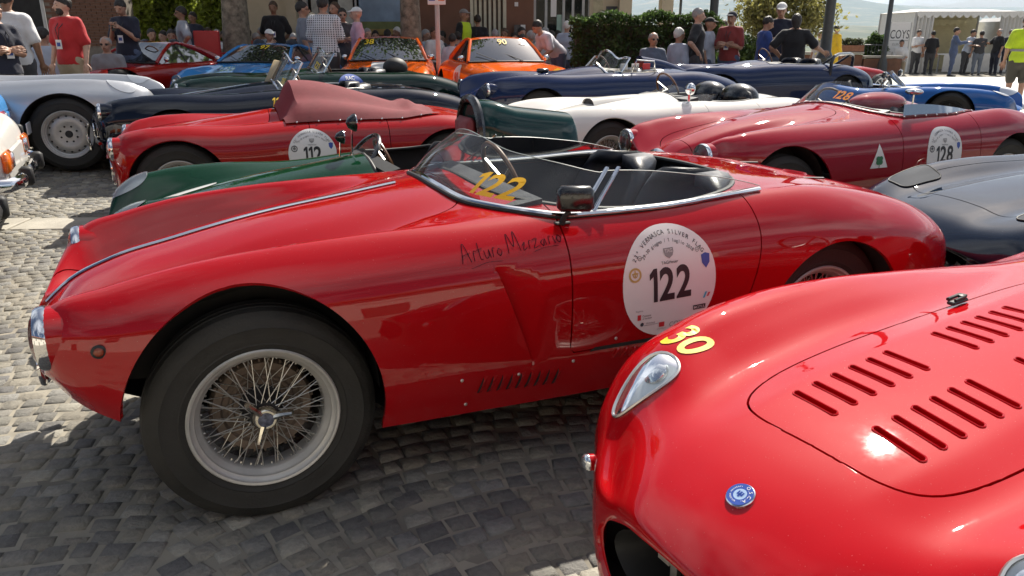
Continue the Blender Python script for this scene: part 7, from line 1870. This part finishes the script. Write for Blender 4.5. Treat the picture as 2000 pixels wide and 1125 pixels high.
BLK = ('black', (.010, .010, .012)); NVY = ('navy', (.012, .015, .032)); WHT = ('white', (.68, .68, .68)); GRY = ('grey', (.20, .20, .21)); LBL = ('pale_blue', (.38, .43, .52)); JEAN = ('denim', (.07, .10, .17)); LJ = ('light_denim', (.28, .34, .44)); KHK = ('khaki', (.36, .30, .21)); DGY = ('charcoal', (.05, .05, .055)); RED_ = ('red', (.46, .018, .022)); BRD = ('brick_red', (.24, .035, .032)); BLU = ('royal', (.03, .07, .26)); PNK = ('pink', (.62, .36, .44)); SLT = ('slate', (.10, .12, .17)); YEL = ('yellow', (.72, .46, .02)); BOI = ('boiler_blue', (.07, .10, .19))
PPL = 'spectators on the square'
person('person in a white polo shirt turned away at the left edge', 22, -16, 10.4, 200, WHT, DGY, hair='short', badge=False, skin_=2)
person('person in a navy shirt with badge, cropped by the left edge', -4, 6, 9.9, 60, NVY, DGY, ('fold', 'fold'), badge=True, skin_=0)
person('person in a red polo shirt with white badge and beard', 131, -4, 11.0, -12, RED_, KHK, ('down', 'down'), badge=True, beard=True, skin_=1, hair='short', turn=-.5)
person('person in a pale blue shirt sitting with back turned, left of the red polo', 83, 48, 12.2, 170, LBL, DGY, ('lap', 'lap'), seated=True, skin_=0)
person('person in a grey T-shirt and sunglasses sitting right of the red polo', 203, 63, 12.6, 10, GRY, DGY, ('lap', 'lap'), seated=True, hair='thin', hcol='grey', glasses=True)
person('person in a dark shirt with badge looking at a phone', 246, 3, 13.4, -5, NVY, JEAN, ('phone', 'phone'), badge=True, nod=.35)
person('person in a blue T-shirt sitting beside the dark red coupe', 334, 53, 15.6, 20, BLU, DGY, ('lap', 'lap'), seated=True, skin_=2)
person('person in a grey shirt with shoulder strap and hand on hip', 358, 16, 15.9, -70, ('ash', (.30, .31, .35)), DGY, ('hip', 'hip'), glasses=True, strap=True, skin_=2)
person('person in a dark shirt standing behind the one with the strap', 380, 26, 18.2, -20, NVY, DGY, ('down', 'down'), skin_=2)
for i, (u, v, Y, f, t_, hc, lab) in enumerate([(296, 58, 17.0, 40, DGY, 'dark', 'person in charcoal sitting left of the blue T-shirt'), (318, 62, 18.6, -20, WHT, 'dark', 'person in white sitting in the shade behind the blue T-shirt'), (405, 57, 18.4, -40, LBL, 'brown', 'person in pale blue sitting behind the red chair'), (424, 60, 19.2, 30, GRY, 'grey', 'grey haired person sitting left of the tree trunk'), (482, 58, 19.0, -30, ('orange_red', (.5, .08, .03)), 'brown', 'person in orange red sitting right of the tree trunk'), (500, 66, 17.6, 60, DGY, 'grey', 'person in dark clothes sitting before the beige wall')]):
    person(lab, u, v - 6, Y, f, t_, DGY, ('lap', 'lap'), seated=True, hair='short', hcol=hc, group=PPL, skin_=i % 3, res=.028)
person('person in a black shirt with badge standing before the beige wall', 538, 7, 17.8, 5, BLK, DGY, ('behind', 'behind'), badge=True, skin_=2, hair='short', hcol='brown')
person('person in a white cap sitting with hand at the chin', 526, 53, 16.4, 35, DGY, DGY, ('face', 'lap'), seated=True, hair=None, cap=('white', (.7, .7, .68)))
person('grey haired person with dark glasses sitting beside the blue coupe', 573, 60, 16.6, 10, BLK, DGY, ('lap', 'lap'), seated=True, hair='short', hcol='grey', glasses=True)
person('person in a grey T-shirt facing right beside the checked shirt', 594, 15, 14.9, 110, ('mid_grey', (.17, .18, .21)), DGY, ('down', 'down'), glasses=True, H=1.84)
person('person in a checked shirt seen from behind', 634, -2, 13.9, 176, ('check_navy', (.016, .02, .04)), DGY, ('fold', 'fold'), checks=(.62, .63, .66), hair='short', build=1.08, H=1.90)
person('person with brown hair behind the checked shirt, facing left', 656, 8, 17.2, -30, BLK, DGY, ('down', 'down'), hair='long', hcol='brown')
person('person with glasses and striped top between checked and pink shirts', 671, 19, 16.4, 15, DGY, DGY, ('fold', 'down'), glasses=True)
person('person with a pale hat peeping over the grey T-shirt', 612, 27, 18.0, 0, GRY, DGY, ('down', 'down'), hair=None, cap=('straw', (.55, .48, .34)))
person('person in a pink polo and white cap facing left', 698, 17, 15.8, -75, PNK, KHK, ('fold', 'down'), hair=None, cap=('white', (.7, .7, .68)), skin_=1, hcol='white')
for i, (u, v, Y, f, t_, hc, lab) in enumerate([(733, 62, 19.4, 10, DGY, 'dark', 'dark haired person sitting under the landscape board'), (757, 60, 19.0, 170, DGY, 'dark', 'person sitting with back turned left of the slim tree'), (775, 56, 19.6, -30, GRY, 'white', 'white haired person sitting left of the slim tree'), (832, 60, 18.8, 60, LBL, 'grey', 'grey haired person sitting right of the slim tree'),
        (862, 63, 19.3, -60, DGY, 'dark', 'dark haired person sitting behind the parking sign'), (967, 60, 18.4, 180, KHK, 'grey', 'grey haired person sitting behind the orange coupe roof'), (1004, 66, 19.6, 20, DGY, 'dark', 'dark haired person sitting before the letter box'), (1052, 60, 19.3, 10, GRY, 'dark', 'person in grey sitting before the shop front'), (1076, 62, 18.6, -40, DGY, 'dark', 'dark haired person sitting left of the hedge')]):
    person(lab, u, v - 6, Y, f, t_, DGY, ('lap', 'lap'), seated=True, hair='short', hcol=hc, group=PPL, skin_=i % 3, res=.028)
for i, (u, v, Y, f, t_, hc, lab) in enumerate([(268, 52, 18.0, 30, SLT, 'dark', 'person in slate sitting just right of the phone user'), (346, 60, 18.9, -20, RED_, 'grey', 'person in red sitting in the shade before the shrubs'), (438, 55, 18.3, 20, WHT, 'dark', 'person in white sitting close left of the thick trunk'), (511, 50, 18.6, -30, LBL, 'grey', 'person in pale blue sitting left of the white cap'), (718, 52, 18.0, 30, DGY, 'grey', 'person sitting right of the pink polo'), (746, 70, 17.6, -20, BLU, 'dark', 'person in royal blue sitting behind the orange striped coupe'),
        (848, 50, 18.2, 40, WHT, 'brown', 'person in white sitting beside the sign pole'), (893, 58, 18.4, 200, SLT, 'dark', 'person in slate sitting under the safety vest'), (985, 52, 18.9, -10, WHT, 'brown', 'person in white sitting before the striped door'), (1019, 50, 18.4, 30, BRD, 'dark', 'person in brick red sitting before the letter box'), (1064, 50, 17.9, -30, WHT, 'grey', 'grey haired person in white sitting before the shop front'), (1090, 56, 18.9, 20, SLT, 'dark', 'person in slate sitting next to the hedge end')]):
    person(lab, u, v, Y, f, t_, DGY, ('lap', 'fold') if i % 2 else ('lap', 'lap'), seated=True, hair='short', hcol=hc, group=PPL, skin_=i % 3, res=.028)
person('person in a white printed T-shirt sitting with back turned by the orange coupe', 882, 61, 17.4, 165, ('lilac_white', (.60, .58, .64)), DGY, ('lap', 'lap'), seated=True, bend=.1)
person('person in a yellow safety vest and cap before the brown wall', 907, 21, 19.4, 60, BLK, DGY, ('down', 'down'), hair=None, cap=('grey', (.25, .24, .23)), vest=(.55, .75, .02))
person('person in black standing before the striped door', 933, 31, 19.6, 190, BLK, DGY, ('down', 'down'))
person('person in a beige shirt sitting right of the orange coupe', 1036, 56, 17.2, -130, KHK, DGY, ('lap', 'lap'), seated=True, hcol='grey')
person('person in a white T-shirt sitting behind the coupe mirror', 1021, 62, 16.9, 150, ('lilac_white', (.60, .58, .64)), DGY, ('lap', 'lap'), seated=True)
person('person in a white T-shirt bending forward over the coupe', 1092, 52, 16.4, -62, ('lilac_white', (.60, .58, .64)), JEAN, ('reach', 'reach'), bend=.85, hcol='dark', H=1.76)
person('person in pale blue standing at the hedge corner', 1107, 46, 17.6, 160, LBL, JEAN, ('down', 'down'), hcol='white')
person('person in a slate T-shirt sitting with folded arms before the hedge', 1277, 57, 14.3, 12, SLT, KHK, ('fold', 'fold'), seated=True, hair='thin', hcol='grey', glasses=True)
person('person in a pale shirt with white hair, half behind the black polo', 1327, 50, 14.7, 120, LBL, KHK, ('down', 'down'), seated=True, hcol='white')
person('person in a black polo with hand on hip facing right', 1362, 19, 14.6, 75, BLK, DGY, ('hip', 'down'), hcol='grey', skin_=1, build=1.08)
person('person in a black cap and pale blue shirt behind the black polo', 1386, 55, 15.1, 60, LBL, JEAN, ('down', 'down'), hair=None, cap=('black', (.012, .012, .014)), H=1.58)
person('person in a brick red polo and dark cap with folded arms', 1427, 24, 14.9, -35, BRD, JEAN, ('fold', 'fold'), hair='thin', hcol='dark', cap=('navy', (.014, .018, .035)), badge=True)
person('fair haired person peeping out behind the brick red polo', 1411, 42, 16.4, -60, WHT, JEAN, ('down', 'down'), hcol='brown', skin_=1)
person('person in a royal blue T-shirt and light jeans facing right', 1494, 33, 14.7, 95, BLU, LJ, ('phone', 'reach'), hcol='dark', nod=.3)
person('person in a white cap and dark polo between blue T-shirt and black dress', 1522, 9, 15.4, -20, NVY, JEAN, ('fold', 'down'), hair=None, cap=('white', (.7, .7, .70)), nod=.2)
person('woman in a black dress seen from behind with hand on hip', 1553, 29, 14.4, 165, BLK, BLK, ('wide', 'hip'), dress=True, hair='long', hcol='dark', build=1.15)
person('person in a bright yellow overall beside the lamp post', 1633, 50, 29.0, 110, YEL, YEL, ('down', 'down'), sleeve=1.0, hcol='dark', res=.026)
person('person in a patterned shirt behind the woman in black', 1603, 66, 24.5, -60, ('flowered', (.26, .25, .30)), DGY, ('down', 'down'), hcol='grey', H=1.62, checks=(.5, .45, .45), res=.028)
TG = 'visitors at the marquee'
person('person in a white shirt sitting on the low wall before the banner', 1764, 74, 30.9, -20, WHT, KHK, ('lap', 'lap'), seated=True, res=.032, group=TG)
person('person in a white T-shirt leaning at the marquee curtain', 1795, 58, 31.8, 10, WHT, DGY, ('fold', 'down'), res=.032, group=TG)
person('person in black standing right of the white T-shirt', 1823, 60, 31.6, 175, BLK, DGY, ('down', 'down'), res=.032, group=TG)
person('person in a blue boiler suit before the marquee', 1868, 54, 30.0, 60, BOI, BOI, ('reach', 'down'), sleeve=1.0, res=.03, group=TG)
person('person in a pale blue shirt leaning over the marquee table', 1893, 57, 31.5, 30, LBL, DGY, ('reach', 'reach'), bend=.25, res=.032, group=TG)
person('person in a dark top and grey jeans at the marquee table', 1918, 60, 31.2, 165, DGY, ('grey_jean', (.16, .19, .24)), ('reach', 'down'), res=.032, group=TG)
person('person in a black polo gesturing at the marquee', 1952, 56, 31.0, -80, BLK, NVY, ('reach', 'down'), hair='thin', hcol='grey', res=.032, group=TG)
person('person in a dark polo with badge, rightmost at the marquee', 1975, 58, 31.4, -20, NVY, NVY, ('behind', 'behind'), badge=True, res=.032, group=TG)
person('person in a yellow safety vest and shorts cropped at the right edge', 2003, 28, 17.6, 150, ('hivis_tee', (.52, .70, .03)), ('olive_shorts', (.07, .065, .05)), ('down', 'down'), shorts=True, vest=(.55, .75, .02), skin_=0)
# --- red chairs and a white table of the cafe
redp = mat('red_plastic', (.42, .02, .025), .4, var=.08)
for k, (u, Y, f) in enumerate([(402, 16.6, 200), (425, 17.3, 160)]):
    x = ax(u, Y); q = thing('chair', ['red plastic armchair behind the one with the strap', 'red plastic armchair nearer to the tree trunk'][k], 'chair', 'red cafe chairs', (x, Y, gz(x, Y) + .12), R(f))
    mb = MB(); mb.box((0, 0, .43), (.46, .46, .05), bev=.015); mb.build('seat', redp, q); mb = MB(); mb.box((0, .24, .78), (.48, .05, .62), bev=.015); mb.build('backrest', redp, q)
    for sx in (-1, 1):
        mb = MB(); mb.box((sx * .25, 0, .64), (.05, .44, .035), bev=.01); mb.build('armrest', redp, q)
        for sy in (-1, 1): mb = MB(); mb.tube([(sx * .21, sy * .2, 0), (sx * .20, sy * .19, .42)], .022, 8); mb.build('leg', redp, q)
x = ax(440, 17.9); q = thing('table', 'round white cafe table beside the tree trunk', 'table', None, (x - .3, 17.9, gz(x, 17.9) + .1)); mb = MB(); mb.lathe([(0, .74), (.40, .74), (.40, .71), (0, .71)], 28, 'z'); mb.build('top', M_('white_print'), q); mb = MB(); mb.lathe([(.25, 0), (.22, .03), (.03, .06), (.03, .71)], 16, 'z'); mb.build('pedestal', greyf, q)
